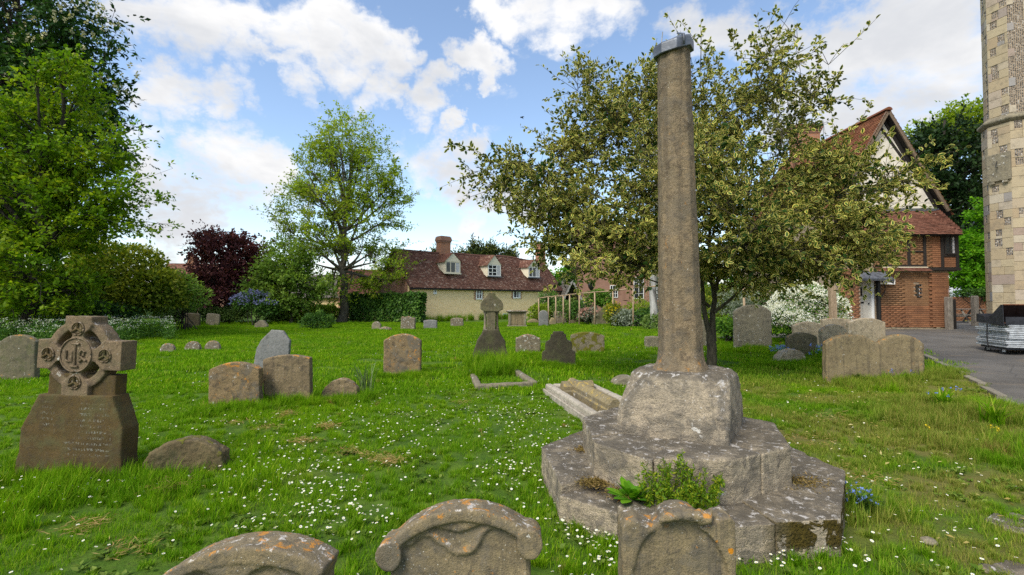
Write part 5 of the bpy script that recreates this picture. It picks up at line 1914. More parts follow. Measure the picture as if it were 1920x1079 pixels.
def lychgate():
    A = P(1050, 575, 46)
    g_ = on_ground(P(1073, 575, 46).x, 46)
    root = empty('gabled_porch', g_, 'small open gabled timber porch right of the cottage', 'porch', rz=0.15)
    k = 46 / FPX
    half, E, R = 24 * k, 1.75, P(1071, 524, 46).z
    for s in (-1, 1):
        for y in (0.05, 3.0):
            bm_obj('post', box_bm((s * half * 0.72 - 0.09, y, -0.2), (s * half * 0.72 + 0.09, y + 0.18, 2.1)), M_TIMBER, root)
    for s in (-1, 1):
        rng = np.random.default_rng(9)
        tz = (R - 1.2) / half
        sl = math.hypot(half + .1, tz * (half + .1))
        V, F, At = tiles_np((s * (half + .1), -0.15 if s > 0 else 3.6, 1.2 - 0.1 * tz), (0, 1 if s > 0 else -1, 0), (-s, 0, tz), 3.75, sl, 0.28, 0.2, rng)
        mesh_np('roof_slope', V, F, M_SLATE, root, False, At)['kind'] = 'stuff'
        # scalloped barge board
        bm = bmesh.new()
        n = 9
        top = [(s * (half + 0.1) * (1 - t), 1.2 - 0.1 * tz + (R - 1.2 + .1 * tz) * t) for t in np.linspace(0, 1, n)]
        for i in range(n - 1):
            (x0, z0), (x1, z1) = top[i], top[i + 1]
            dp = 0.30 + 0.08 * (i % 2)
            add_prism(bm, [(x0, z0 - 0.02), (x1, z1 - 0.02), (x1, z1 - 0.38), ((x0 + x1) / 2, (z0 + z1) / 2 - dp - .12), (x0, z0 - 0.38)], -0.19 - 0.002 * (s > 0), -0.15)
        bm_obj('barge_board', bm, M_OAKGREY, root)
    bm = bmesh.new()
    add_prism(bm, [(-half * .9, 1.3), (half * .9, 1.3), (0, R - .15)], 3.3, 3.4)
    add_box(bm, (-half * .75, 3.3, -0.1), (half * .75, 3.38, 1.3))
    bm_obj('back_boarding', bm, M_TIMBER, root)
    bm_obj('tie_beam', box_bm((-half * 0.8, -0.1, 1.45), (half * 0.8, 0.06, 1.62)), M_TIMBER, root)


lychgate()


def lamp_post():
    g_ = on_ground(P(1109, 600, 40).x, 40)
    root = empty('lamp_post', g_, 'black lantern on a thin post before the brick house', 'lamp post')
    z = P(1109, 537, 40).z - g_.z
    bm = bmesh.new()
    add_tube(bm, [(0, 0, -0.2), (0, 0, z - 0.35)], 0.05, 8)
    bm_obj('post', bm, M_IRON, root)
    bm = bmesh.new()
    add_rings(bm, [[(r * math.cos(a), r * math.sin(a), z + h) for a in np.linspace(0, 2 * math.pi, 6, endpoint=False)] for r, h in ((0.10, -.35), (.26, -.10), (.30, .12), (.24, .18), (.08, .34))])
    bm_obj('lantern', bm, M_IRON, root)


lamp_post()


def brick_wall_np(x0, x1, z0, z1, y, rng, tilt=None, skip=None):
    """running bond bricks on the plane y (front towards -y): list of (x,z,w) """
    out = []
    row = 0
    z = z0
    while z < z1 - 0.03:
        x = x0 - (0.1125 if row % 2 else 0)
        while x < x1:
            a, b = max(x, x0), min(x + 0.225, x1)
            if b - a > 0.05 and not (skip and skip((a + b) / 2, z + 0.03)):
                out.append((a, z, b - a))
            x += 0.225
        z += 0.075
        row += 1
    return out


M_BARGE = plain('brown_oak', (0.16, 0.12, 0.085), 0.85, 0, 0.25, 12)


def right_house():
    gz = 0.52
    root = empty('timbered_house', (14.5, 18.0, gz), 'timber-framed brick house with steep red tile roof right of the holly', 'house')
    ox, oy, oz = 14.5, 18.0, gz
    rng = np.random.default_rng(12)
    X = lambda px, Y=18.0: P(px, 566, Y).x - ox
    Z = lambda py, Y=18.0: P(CX, py, Y).z - oz
    zj = Z(509)                   # jetty
    xl, xr = X(1562), X(1779)
    xd0, xd1 = X(1598), X(1641)
    # backing walls
    bm = bmesh.new()
    add_box(bm, (xl, -0.42, -0.4), (xd0, 0.3, zj + .5))
    add_box(bm, (xd1, 0.02, -0.4), (X(1717.5), 0.3, zj))
    add_box(bm, (X(1717.5), 0.02, -0.4), (X(1728.5), 0.3, Z(558)))
    add_box(bm, (X(1717.5), 0.02, Z(534)), (X(1728.5), 0.3, zj))
    add_box(bm, (X(1728.5), 0.02, -0.4), (xr, 0.3, zj))
    add_box(bm, (xd0, 0.25, -0.4), (xd1, 0.4, zj))
    add_box(bm, (xr - 0.3, 0.3, -0.4), (xr - 0.002, 7.0, zj))
    add_box(bm, (xl, 0.3, -0.4), (xl + 0.3, 7.0, zj + 2.5))
    bm_obj('wall_core', bm, M_MORTAR, root)
    # brick faces: the ones largest in view are single bricks, the rest one part
    bricks = []
    wskip = lambda x, z: X(1716) < x < X(1730) and Z(560) < z < Z(531)
    for (a, z, w_) in brick_wall_np(xd1 + 0.14, xr, 0.10, zj - 0.02, 0, rng, skip=wskip):
        proud = 0.04 if a > X(1738) else 0.0
        bricks.append((a, -proud, z, w_, M_BRICKBROWN if z > 0.9 and a < X(1738) else M_BRICK))
    for (a, z, w_) in brick_wall_np(xl, xd0 - 0.02, 0.0, zj + 0.1, 0, rng):
        bricks.append((a, -0.44, z, w_, M_BRICK))
    for (a, z, w_) in brick_wall_np(X(1640), X(1797), zj + 0.16, Z(441), 0, rng):
        bricks.append((a, -0.02, z, w_, M_BRICKBROWN if a < X(1742) else M_BRICK))
    seen = [b for b in bricks if b[0] > X(1650) and b[2] < zj or b[0] > X(1742)]
    seen.sort(key=lambda b: -b[0] - 0.001 * b[2])
    single, rest = seen[:300], None
    sid = set(id(b) for b in single)
    rest = [b for b in bricks if id(b) not in sid]
    cache = {}
    for (a, y, z, w_, m_) in single:
        key = (round(w_, 2), m_.name)
        if key not in cache:
            o = bm_obj('brick', box_bm((0.004, 0, 0.004), (w_ - 0.006, 0.06, 0.066)), m_, link=False)
            bevel(o, 0.004, 1)
            cache[key] = o.data
        share('brick', cache[key], root, (a, y + rng.uniform(-.004, .004), z), (0, 0, rng.uniform(-.01, .01)))
    for m_ in (M_BRICK, M_BRICKBROWN):
        bb = [b for b in rest if b[4] is m_]
        N = len(bb)
        a = np.array([b[0] for b in bb]); y = np.array([b[1] for b in bb]) + rng.uniform(-.004, .004, N); z = np.array([b[2] for b in bb]); w_ = np.array([b[3] for b in bb])
        c = lambda fx, dy, fz: np.stack([a + 0.004 + fx * (w_ - .010), y + dy, z + 0.004 + fz * 0.062], -1)
        V = np.stack([c(0, 0, 0), c(1, 0, 0), c(1, 0, 1), c(0, 0, 1), c(0, .05, 0), c(1, .05, 0), c(1, .05, 1), c(0, .05, 1)], 1).reshape(-1, 3)
        o8 = np.arange(N)[:, None] * 8
        F = (o8[:, :, None] + np.array([[0, 1, 2, 3], [0, 4, 5, 1], [3, 2, 6, 7], [0, 3, 7, 4], [1, 5, 6, 2]])[None]).reshape(-1, 4)
        mesh_np('brickwork', V, F, m_, root, False, {'tint': np.repeat(rng.random(N), 8)})['kind'] = 'stuff'
    # footing of rough stone
    for i in range(16):
        x0 = X(1645) + i * 0.17
        if x0 > xr:
            break
        o = bm_obj('footing_stone', box_bm((x0, -0.06 - rng.random() * .03, -0.2), (x0 + 0.15, 0.01, 0.04 + rng.random() * 0.06)), S_PALE, root)
        bevel(o, 0.02)
    # upper storey core, jetty and timbers
    zu = Z(440)
    bm_obj('upper_wall', box_bm((X(1560), 0.03, zj), (X(1797), 6.8, zu)), M_MORTAR, root)
    def timber(x0, x1, z0, z1, y=-0.055, nm='timber'):
        o = bm_obj(nm, box_bm((x0, y, z0), (x1, 0.05, z1)), M_TIMBER, root)
        bevel(o, 0.01)
    timber(X(1735), X(1799), zj + 0.02, Z(503), -0.12, 'jetty_beam')
    timber(X(1641), X(1734), zj + 0.165, zj + 0.24, -0.05, 'sill_beam')
    for px in (1705, 1735, 1768, 1796):
        timber(X(px - 2.6), X(px + 2.6), Z(503), zu - 0.09)
    timber(X(1676), X(1680), Z(500), zu - 0.09)
    timber(X(1708), X(1732), Z(472) - 0.03, Z(472) + 0.03, -0.05)
    timber(X(1771), X(1793), Z(480) - 0.04, Z(480) + 0.03, -0.05)
    timber(X(1640), X(1799), zu - 0.085, zu + 0.02, -0.07, 'wall_plate')
    window(root, Matrix.Translation((X(1782.5), -0.03, Z(478))), X(1793) - X(1771.5), Z(443) - Z(478), M_TIMBER, 2, 1, depth=0.03, bar=0.05, curtain=True)
    bm = bmesh.new()              # leaded lattice bars
    for i in range(1, 4):
        zz = Z(478) + (Z(443) - Z(478)) * i / 4
        add_box(bm, (X(1783), -0.05, zz - .01), (X(1792), -0.042, zz + .01))
    bm_obj('glazing_bar', bm, M_LEAD, root)
    # tiled ledge over the ground floor
    V, F, At = tiles_np((X(1640), -0.22, zj - 0.02), (1, 0, 0), (0, 1, 0.75), X(1740) - X(1640), 0.26, 0.165, 0.09, rng)
    mesh_np('ledge_tiles', V, F, M_TILEBROWN, root, False, At)['kind'] = 'stuff'
    bm_obj('ledge_fillet', box_bm((X(1655), -0.10, zj + 0.13), (X(1738), 0.03, zj + 0.165)), M_CREAM, root)
    # door, frame, hood, drainpipe
    door = bm_obj('door', box_bm((xd0 + 0.07, 0.10, 0.0), (xd1 - 0.13, 0.15, Z(519))), M_DOOR, root)
    bm = bmesh.new()
    dw = (xd1 - 0.13) - (xd0 + 0.07)
    x0 = xd0 + 0.07
    for z0, z1 in ((0.12, 0.95), (1.08, 1.20), (1.30, 1.95)):
        for c in range(2):
            xa = x0 + 0.09 + c * (dw / 2 - 0.04)
            add_box(bm, (xa, 0.085, z0), (xa + dw / 2 - 0.15, 0.101, z1))
    bm_obj('door_panel', bm, M_DOOR, door)
    bm = bmesh.new()
    add_box(bm, (x0 + dw * .40, 0.06, 1.02), (x0 + dw * .62, 0.09, 1.07))
    add_box(bm, (x0 + dw * .88, 0.05, 0.98), (x0 + dw * .93, 0.09, 1.03))
    add_box(bm, (x0 + dw * .46, 0.055, 1.30), (x0 + dw * .54, 0.09, 1.62))
    bm_obj('door_furniture', bm, M_IRON, door)
    for a, b in ((xd0, xd0 + 0.065), (xd1 - 0.125, xd1 - 0.02)):
        bm_obj('door_jamb', box_bm((a, 0.02, 0.0), (b, 0.16, Z(514))), M_WHITE, root)
    bm_obj('door_head', box_bm((xd0, 0.03, Z(519)), (xd1 - 0.02, 0.15, Z(514))), M_WHITE, root)
    bm_obj('door_step', box_bm((xd0 - 0.05, -0.30, -0.25), (xd1, 0.2, -0.02)), S_PALE, root)
    # lead hood, ridge along the wall, gable end to the right
    hx0, hx1 = X(1592), X(1650)
    yb = -0.40
    bm = bmesh.new()
    zc, zt = Z(523), Z(511)
    add_rings(bm, [[(x, y, z) for y, z in ((-0.62, zc - 0.02), (-0.22, zt), (0.05, zc + .03), (0.05, zc - .05), (-0.22, zt - .10), (-0.60, zc - .10))] for x in (hx0, hx1)])
    o = bm_obj('lead_hood', bm, M_LEAD, root)
    bm = bmesh.new()
    add_rings(bm, [[(x, y, z) for y, z in ((-0.66, zc - 0.06), (-0.22, zt + 0.03), (0.01, zc + .05), (0.01, zc - .10), (-0.22, zt - .22), (-0.62, zc - .22))] for x in (hx1 + 0.004, hx1 + 0.05)])
    bm_obj('hood_end_board', bm, M_LEAD, root)
    bm = bmesh.new()
    add_tube(bm, [(X(1645), -0.06, -0.1), (X(1645), -0.06, zc - .1)], 0.075, 8)
    bm_obj('drainpipe', bm, M_IRON, root)
    bm = bmesh.new()
    add_tube(bm, [(X(1648), -0.08, Z(560)), (X(1655), -0.1, Z(548)), (X(1657), -0.1, Z(538)), (X(1650), -0.1, Z(527))], 0.018, 6)
    bm_obj('iron_bracket', bm, M_IRON, root)
    window(root, Matrix.Translation((X(1723), 0.05, Z(558))), X(1728.5) - X(1717.5), Z(534) - Z(558), M_TIMBER, 1, 1, depth=0.05, f=0.035, curtain=True)
    # steep main roof: gable towards the viewer, ridge running away
    Yg = 19.0 - oy
    pk = P(1655, 213, 19.0)
    ev = P(1766, 396, 19.0)
    xp, zp = pk.x - ox, pk.z - oz
    hw, ze = ev.x - pk.x, ev.z - oz
    D = 7.2
    bm = bmesh.new()
    add_prism(bm, [(xp - hw + .1, zu), (xp + hw - .22, zu), (xp + hw - .22, ze + 0.1), (xp, zp - 0.25), (xp - hw + .22, ze + .1), (xp - hw + .1, zu)][:-1], Yg, Yg + D)
    bm_obj('gable_wall', bm, M_PLASTER, root)
    def slant(x0, z0, x1, z1, w_, y0, y1, m_, nm):
        d = Vector((x1 - x0, 0, z1 - z0)).normalized()
        p = Vector((-d.z, 0, d.x)) * w_ / 2
        bm = bmesh.new()
        add_prism(bm, [(x0 + p.x, z0 + p.z), (x0 - p.x, z0 - p.z), (x1 - p.x, z1 - p.z), (x1 + p.x, z1 + p.z)], y0, y1)
        bm_obj(nm, bm, m_, root)
    for s in (-1, 1):
        slant(xp + s * hw, ze - .05, xp + s * .03, zp - .06, 0.13, Yg - 0.32, Yg - 0.26, M_BARGE, 'barge_board')
        slant(xp + s * (hw - .22), ze + .1, xp + s * .05, zp - .32, 0.14, Yg - 0.03, Yg + .02, M_TIMBER, 'gable_timber')
    slant(xp - .55, zp - 1.35, xp - .05, zp - .45, 0.12, Yg - 0.028, Yg + .02, M_TIMBER, 'gable_timber')
    slant(xp - .1, zp - 0.6, xp + .85, zp - 2.0, 0.10, Yg - 0.024, Yg + .02, M_TIMBER, 'gable_timber')
    bm_obj('gable_tie', box_bm((xp - hw + .2, Yg - 0.05, ze - .02), (xp + hw - .15, Yg + .02, ze + .10)), M_LEAD, root)
    tz = (zp - ze) / hw
    sl = math.hypot(hw + .15, tz * (hw + .15))
    ps = []
    for s in (-1, 1):
        ps.append(tiles_np((xp + s * (hw + .15), Yg - 0.34 if s > 0 else Yg + D, ze - .15 * tz + .05), (0, 1 if s > 0 else -1, 0), (-s, 0, tz), D + .34, sl + .04, 0.165, 0.10, rng))
    V, F, At = merge_np(ps)
    bm = bmesh.new()
    rg = [(xp - hw - .13, ze - .12 * tz), (xp, zp + .05), (xp + hw + .13, ze - .12 * tz), (xp, zp - .12)]
    add_rings(bm, [[(x, y, z - .04) for x, z in rg] for y in (Yg - .30, Yg + D)])
    roof = bm_obj('roof', bm, M_TIMBER, root)
    mesh_np('roof_tiles', V, F, M_TILERED, roof, False, At)['kind'] = 'stuff'
    for i in range(15):
        bm = bmesh.new()
        y0 = Yg - 0.34 + i * 0.48
        add_rings(bm, [[(xp + .14 * math.cos(a), y, zp + .02 + .12 * math.sin(a)) for a in np.linspace(0, math.pi, 7)] for y in (y0, y0 + .47)])
        bm_obj('ridge_tile', bm, M_TILERED, roof)
    # skirt roof below the gable, hipped at the right
    e0, e1 = X(1600, 17.9), X(1809, 17.75)
    tx1 = P(1742, 392, 19).x - ox
    sk = math.hypot(1.25, ze - .05 - (zu - .06))
    vz = (ze - zu + .02) / 1.25
    wid = e1 - e0
    hipf = lambda a, b: a < wid - (b / sk) * (e1 - tx1)
    V, F, At = tiles_np((e0, -0.28, zu - 0.04), (1, 0, 0), (0, 1, vz), wid, sk + .03, 0.165, 0.10, rng, clip=hipf)
    V2, F2, A2 = tiles_np((e1, -0.28, zu - 0.04), (0, 1, 0), (-1, 0, vz * 1.25 / (e1 - tx1)), 6.5, math.hypot(e1 - tx1, ze - zu), 0.165, 0.10, rng, clip=lambda a, b: a > (b / sk) * 1.25)
    V, F, At = merge_np([(V, F, At), (V2, F2, A2)])
    bm = bmesh.new()
    a_ = [(e0, -0.27, zu - .06), (e1 - .01, -0.27, zu - .06), (e1 - .01, 6.0, zu - .06), (e0, 6.0, zu - .06)]
    b_ = [(e0, 0.97, ze - .05), (tx1, 0.97, ze - .05), (tx1, 6.0, ze - .05), (e0, 6.0, ze - .05)]
    add_rings(bm, [a_, b_])
    skr = bm_obj('skirt_roof', bm, M_TIMBER, root)
    mesh_np('skirt_tiles', V, F, M_TILEBROWN, skr, False, At)['kind'] = 'stuff'
    # chimney on the ridge
    c0 = P(1484, 300, 24.2)
    c1 = P(1534, 300, 24.2)
    zt = P(1508, 238, 24.2).z - oz
    ch = empty('chimney', (0, 0, 0))
    ch.parent = root
    ch.location = ((c0.x + c1.x) / 2 - ox, 24.2 - oy, 0)
    cw = (c1.x - c0.x) * 0.86
    bm_obj('stack', box_bm((-cw / 2, -.35, zp - 2.5), (cw / 2, .35, zt - .45)), M_CHIMBRICK, ch)
    for i in range(4):
        gw = (0.03, 0.07, 0.11, 0.05)[i]
        bm_obj('corbel_course', box_bm((-cw / 2 - gw, -.35 - gw, zt - .44 + i * .11), (cw / 2 + gw, .35 + gw, zt - .335 + i * .11)), M_FARBRICK, ch)
    # sign on the wall (its lettering cannot be read in the photograph: dark worn strokes and an arrow head)
    sg = empty('direction_sign', (P(1664, 529, 17.9).x, 17.9, P(1664, 533.5, 17.9).z), 'small white arrow sign fixed to the brick wall right of the door', 'sign')
    k = 17.9 / FPX
    bm_obj('board', box_bm((-14.5 * k, 0.0, 0), (14.5 * k, 0.03, 9.5 * k)), M_WHITE, sg)
    bm = bmesh.new()
    rnd = random.Random(3)
    x = -11.0
    while x < 8:
        ww = rnd.uniform(0.7, 1.3)
        hh = rnd.uniform(2.6, 4.2)
        add_box(bm, (x * k, -0.004, 3.0 * k), ((x + ww) * k, -0.0005, (3.0 + hh) * k))
        if rnd.random() < 0.7:
            zz = 3.0 + rnd.choice((0.0, 1.4, 2.4))
            add_box(bm, ((x + ww) * k, -0.004, zz * k), ((x + ww + 0.9) * k, -0.0005, (zz + 0.8) * k))
        x += ww + rnd.uniform(0.8, 1.2)
    add_prism(bm, [(9.5 * k, 2.0 * k), (12.8 * k, 4.7 * k), (9.5 * k, 7.4 * k), (10.7 * k, 4.7 * k)], -0.004, -0.0005)
    bm_obj('lettering', bm, M_IRON, sg)['kind'] = 'stuff'


right_house()


def tower():
    """octagonal church turret at the right edge: ashlar blocks chequered with flint"""
    AB = Vector((14.9, 14.5, 0))
    s = 0.51
    R = s / (2 * math.sin(math.pi / 8))
    # face k normals
    nB = math.radians(-166)
    apo = R * math.cos(math.pi / 8)
    tB = Vector((math.cos(nB + math.pi / 2), math.sin(nB + math.pi / 2), 0))
    mid = AB + tB * s / 2
    C = mid - Vector((math.cos(nB), math.sin(nB), 0)) * apo
    gz = float(zg(C.x, C.y))
    root = empty('church_turret', (C.x, C.y, gz), 'octagonal cream ashlar church turret chequered with flint at right edge', 'tower')
    ZS = P(1860, 236, 14.6).z - gz
    TOP = 13.0
    rng = random.Random(6)
    nrg = np.random.default_rng(6)

    def octo(r, z):
        return [(r * math.cos(nB + math.pi / 8 + i * math.pi / 4), r * math.sin(nB + math.pi / 8 + i * math.pi / 4), z) for i in range(8)]
    bm = bmesh.new()
    add_rings(bm, [octo(R + 0.035, -0.3), octo(R + 0.035, ZS - .02), octo(R - 0.03, ZS), octo(R - 0.03, TOP)])
    bm_obj('core', bm, M_MORTAR, root)
    bm = bmesh.new()
    add_rings(bm, [octo(R + 0.05, ZS - .10), octo(R + 0.16, ZS - .02), octo(R + 0.16, ZS + .04), octo(R + 0.02, ZS + .16)])
    worn(bm_obj('string_course', bm, S_PALE, root), 0.03, 0.02, 0.1)

    def flint(M, w_, h):
        """a panel of knapped flints"""
        n = max(6, int(w_ * h / 0.0016))
        ps = []
        gx = max(2, int(round(w_ / 0.045)))
        gz_ = max(2, int(round(h / 0.045)))
        bm = bmesh.new()
        tl = []
        for i in range(gx):
            for j in range(gz_):
                x0 = (i + .5) / gx * w_ + rng.uniform(-.008, .008)
                z0 = (j + .5) / gz_ * h + rng.uniform(-.008, .008)
                a, b = w_ / gx * .52, h / gz_ * .52
                k = rng.randint(5, 7)
                ring = [(x0 + a * math.cos(t) * rng.uniform(.75, 1.1), z0 + b * math.sin(t) * rng.uniform(.75, 1.1)) for t in np.linspace(0, 2 * math.pi, k, endpoint=False)]
                d = rng.uniform(0.004, 0.018)
                c = bm.verts.new(M @ Vector((x0, -d - .006, z0)))
                vs = [bm.verts.new(M @ Vector((x, 0.004, z))) for x, z in ring]
                for q in range(k):
                    bm.faces.new((vs[q], vs[(q + 1) % k], c))
                tl += [rng.random()] * (k + 1)
        o = bm_obj('flint_panel', bm, M_FLINT, root)
        a = o.data.attributes.new('tint', 'FLOAT', 'POINT')
        a.data.foreach_set('value', np.array(tl, np.float32))
        return o

    def face(nrm_a, lower, allflint=False):
        r = apo + (0.05 if lower else -0.012)
        wdt = 2 * r * math.tan(math.pi / 8)
        z, zend = (-0.1, ZS - .11) if lower else (ZS + .17, TOP - .4)
        nv = Vector((math.cos(nrm_a), math.sin(nrm_a), 0))
        tv = Vector((-math.sin(nrm_a), math.cos(nrm_a), 0))
        Mf = Matrix(((tv.x, -nv.x, 0, nv.x * r - tv.x * wdt / 2), (tv.y, -nv.y, 0, nv.y * r - tv.y * wdt / 2), (0, 0, 1, 0), (0, 0, 0, 1)))
        row = 0
        while z < zend - 0.05:
            h = min(rng.uniform(0.22, 0.34), zend - z)
            chq = (z > 2.2) and rng.random() < 0.74
            # a flint square in the row, alternately left and right
            if allflint:
                segs = [('f', 0, wdt * .72), ('s', wdt * .72, wdt)] if row % 3 else [('s', 0, wdt * .3), ('f', wdt * .3, wdt)]
            elif chq:
                fw = rng.uniform(0.15, 0.19)
                c0 = wdt * (0.22 if rng.random() < .5 else 0.6) + rng.uniform(-.05, .04)
                segs = [('s', 0, c0), ('f', c0, c0 + fw), ('s', c0 + fw, wdt)]
            else:
                c0 = wdt * rng.uniform(.35, .65)
                segs = [('s', 0, c0), ('s', c0, wdt)] if rng.random() < .6 else [('s', 0, wdt)]
            for kind, a, b in segs:
                if kind == 's':
                    o = bm_obj('stone_block', box_bm((a + .002, -0.0 - rng.uniform(0, .006), z + .003), (b - .002, 0.06, z + h - .003), Mf), M_ASHLAR, root)
                    bevel(o, 0.006, 1)
                elif allflint:
                    flint(Mf @ Matrix.Translation((a, 0.015, z)), b - a, h)
                else:
                    hh = min(h, rng.uniform(.18, .25))
                    flint(Mf @ Matrix.Translation((a, 0.015, z + h - hh)), b - a, hh)
                    if h - hh > .02:
                        bm_obj('stone_block', box_bm((a + .002, -0.002, z + .003), (b - .002, 0.06, z + h - hh), Mf), M_ASHLAR, root)
            z += h
            row += 1
    for k, fl in ((-1, False), (0, False), (1, True)):
        face(nB + k * math.pi / 4, True, False)
        face(nB + k * math.pi / 4, False, fl)
    # sundial plate on the main face
    r = apo + 0.07
    nv = Vector((math.cos(nB), math.sin(nB), 0))
    tv = Vector((-math.sin(nB), math.cos(nB), 0))
    z0, z1 = P(1890, 341, 14.3).z, P(1890, 290, 14.3).z
    sd = empty('sundial', (C.x + nv.x * r, C.y + nv.y * r, z0), 'square stone sundial plate fixed high on the church turret', 'sundial', rz=math.atan2(tv.y, tv.x))
    h = z1 - z0
    o = bm_obj('plate', box_bm((-0.29, -0.05, 0), (0.29, 0.03, h)), S_PALE, sd)
    bevel(o, 0.012)
    bm = bmesh.new()
    add_tube(bm, [(-0.02, -0.05, h * .72), (0.03, -0.20, h * .48)], 0.012, 5)
    add_tube(bm, [(0.0, -0.05, h * .5), (0.03, -0.20, h * .48)], 0.008, 5)
    bm_obj('gnomon', bm, M_IRON, sd)
    for x in (-0.16, 0.16):
        bm_obj('corbel', box_bm((x - .06, -0.06, -0.07), (x + .06, 0.03, -0.004)), S_PALE, sd)
    # body of the church tower behind, beyond the picture edge
    tw = empty('church_tower', (C.x + 6.2, C.y - 2.0, gz), 'cream stone church tower wall behind the turret, beyond right edge', 'tower')
    bm = box_bm((-2.9, -1.5, -0.3), (3.5, 3.0, 14.0))
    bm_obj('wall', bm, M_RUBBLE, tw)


tower()


# ------------------------------------------------------------------ things by the path
def barriers():
    """stack of galvanised barrier panels on a trolley, black hoppers on top"""
    nc = P(1884, 566, 10.4)           # the near corner
    z0 = float(zg(nc.x, nc.y)) + 0.02
    lc = P(1828, 566, 11.4)
    d = Vector((lc.x - nc.x, lc.y - nc.y, 0))
    Wd = d.length
    ux = -d.normalized()              # along the left face, towards the near corner
    ang = math.atan2(ux.y, ux.x)
    origin = Vector((lc.x, lc.y, z0))
    # local frame: x along the left face to the near corner, y to the right/back
    ang_r = ang
    tro = empty('trolley', origin, 'low steel trolley on castors under the stacked barrier panels', 'trolley', rz=ang_r)
    bm = bmesh.new()
    Lr = 2.2
    add_box(bm, (0.08, 0.05, 0.13), (Wd - 0.06, Lr - .1, 0.17))
    o = bm_obj('deck', bm, M_BLACKSTEEL, tro)
    for (x, y) in ((0.22, 0.10), (Wd - 0.30, 0.10), (0.22, Lr - .3), (Wd - .30, Lr - .3)):
        bm = bmesh.new()
        add_tube(bm, [(x - .022, y, 0.06), (x + .022, y, 0.06)], 0.06, 12)
        wheel = bm_obj('castor', bm, M_RUBBER, tro)
        bm = bmesh.new()
        add_box(bm, (x - .04, y - .03, 0.06), (x - .028, y + .03, 0.13))
        add_box(bm, (x + .028, y - .03, 0.06), (x + .04, y + .03, 0.13))
        bm_obj('fork', bm, M_STEEL, wheel)
    rng = random.Random(2)
    top = P(1856, 607, 10.9).z - z0
    n = 13
    dz = (top - 0.175) / n
    ORD = ('lowest', 'second', 'third', 'fourth', 'fifth', 'sixth', 'seventh', 'eighth', 'ninth', 'tenth', 'eleventh', 'twelfth', 'topmost')
    for i in range(n):
        z = 0.175 + i * dz
        sx, sy = rng.choice((0, 0, .05, -.04, 0.02)) + rng.uniform(-.015, .015), rng.uniform(-.03, .05)
        if i in (5, 8):
            sx += 0.07
        lab = 'galvanised barrier panel, %s counted from the bottom of the stack by turret' % ORD[i] if 0 < i < n - 1 else '%s galvanised barrier panel of the stack by the church turret' % ORD[i]
        b_ = empty('barrier_panel', origin, lab, 'barrier', 'stacked barrier panels by the church turret', rz=ang_r)
        r = dz * 0.36
        bm = bmesh.new()
        zc = z + dz / 2
        x0, x1, y0, y1 = sx + r, Wd + sx * .3 - r, sy + r, Lr + sy
        # closed frame of square-ended tube with rounded corners
        pts = [(x0, y0), (x1, y0), (x1, y1), (x0, y1)]
        for (a, b) in zip(pts, pts[1:] + pts[:1]):
            q0, q1 = (min(a[0], b[0]) - r, min(a[1], b[1]) - r), (max(a[0], b[0]) + r, max(a[1], b[1]) + r)
            add_box(bm, (q0[0], q0[1], zc - dz * .43), (q1[0], q1[1], zc + dz * .40))
        f = bevel(bm_obj('frame', bm, M_STEEL, b_), dz * .12, 2)
        bm = bmesh.new()
        add_box(bm, (x0 + r * .6, y0 - r * 1.25, zc - dz * .15), (x1 - r * .6, y0 - r * 1.003, zc + dz * .1))
        add_box(bm, (x1 + r * 1.003, y0 + r * .6, zc - dz * .15), (x1 + r * 1.25, y1 - r, zc + dz * .1))
        bm_obj('edge_strip', bm, M_STEEL, b_)
        bm = bmesh.new()
        for q in range(7):
            xx = x0 + (x1 - x0) * (q + 1) / 8
            add_tube(bm, [(xx, y0, zc), (xx, y1, zc)], r * .5, 5)
        bm_obj('bars', bm, M_STEEL, b_)['kind'] = 'stuff'
    bm = bmesh.new()
    xs = Wd * .50
    add_tube(bm, [(xs, 0.06, top + .02), (xs, -0.05, top + .0), (xs - .01, -0.055, top * .6), (xs + .02, -0.06, top * .3), (xs + .05, -0.03, 0.16)], 0.012, 6)
    o = bm_obj('strap', bm, M_RUBBER)
    o.location, o.rotation_euler = origin, (0, 0, ang_r)
    tag(o, 'thin black strap tied round the stacked barrier panels', 'strap')
    # hoppers
    h1 = empty('steel_hopper', origin + Vector((0, 0, top)), 'small open black sheet-steel hopper on the left end of stack', 'hopper', rz=ang_r)
    def plate(parent, pts, nm, m_=M_BLACKSTEEL, t=0.012):
        a, b, c = (Vector(p) for p in pts[:3])
        nrm = (b - a).cross(c - a).normalized() * t
        bm = bmesh.new()
        va = [bm.verts.new(Vector(p)) for p in pts]
        vb = [bm.verts.new(Vector(p) + nrm) for p in pts]
        bm.faces.new(va); bm.faces.new(vb[::-1])
        for i in range(len(pts)):
            j = (i + 1) % len(pts)
            bm.faces.new((va[j], va[i], vb[i], vb[j]))
        bm_obj(nm, bm, m_, parent)
    def hopper(root, x0, x1, y0, y1, h0, h1, s):
        plate(root, [(x0, y0, 0.02), (x1, y0, 0.02), (x1, y0, h1), (x0, y0, h0)], 'side')
        plate(root, [(x0, y1, 0.02), (x1, y1, 0.02), (x1, y1, h1), (x0, y1, h0)], 'side')
        plate(root, [(x0, y0, 0.02), (x0, y1, 0.02), (x0 - s, y1, h0), (x0 - s, y0, h0)], 'end')
        plate(root, [(x1, y0, 0.02), (x1, y1, 0.02), (x1 + s, y1, h1), (x1 + s, y0, h1)], 'end')
        plate(root, [(x0, y0, 0.02), (x1, y0, 0.02), (x1, y1, 0.02), (x0, y1, 0.02)], 'floor', M_RUST)
    hopper(h1, 0.02, 0.34, 0.02, 0.55, 0.22, 0.16, 0.02)
    h2 = empty('steel_hopper', origin + Vector((0, 0, top)), 'large wedge-shaped black steel hopper with rusty inside on the stack', 'hopper', rz=ang_r)
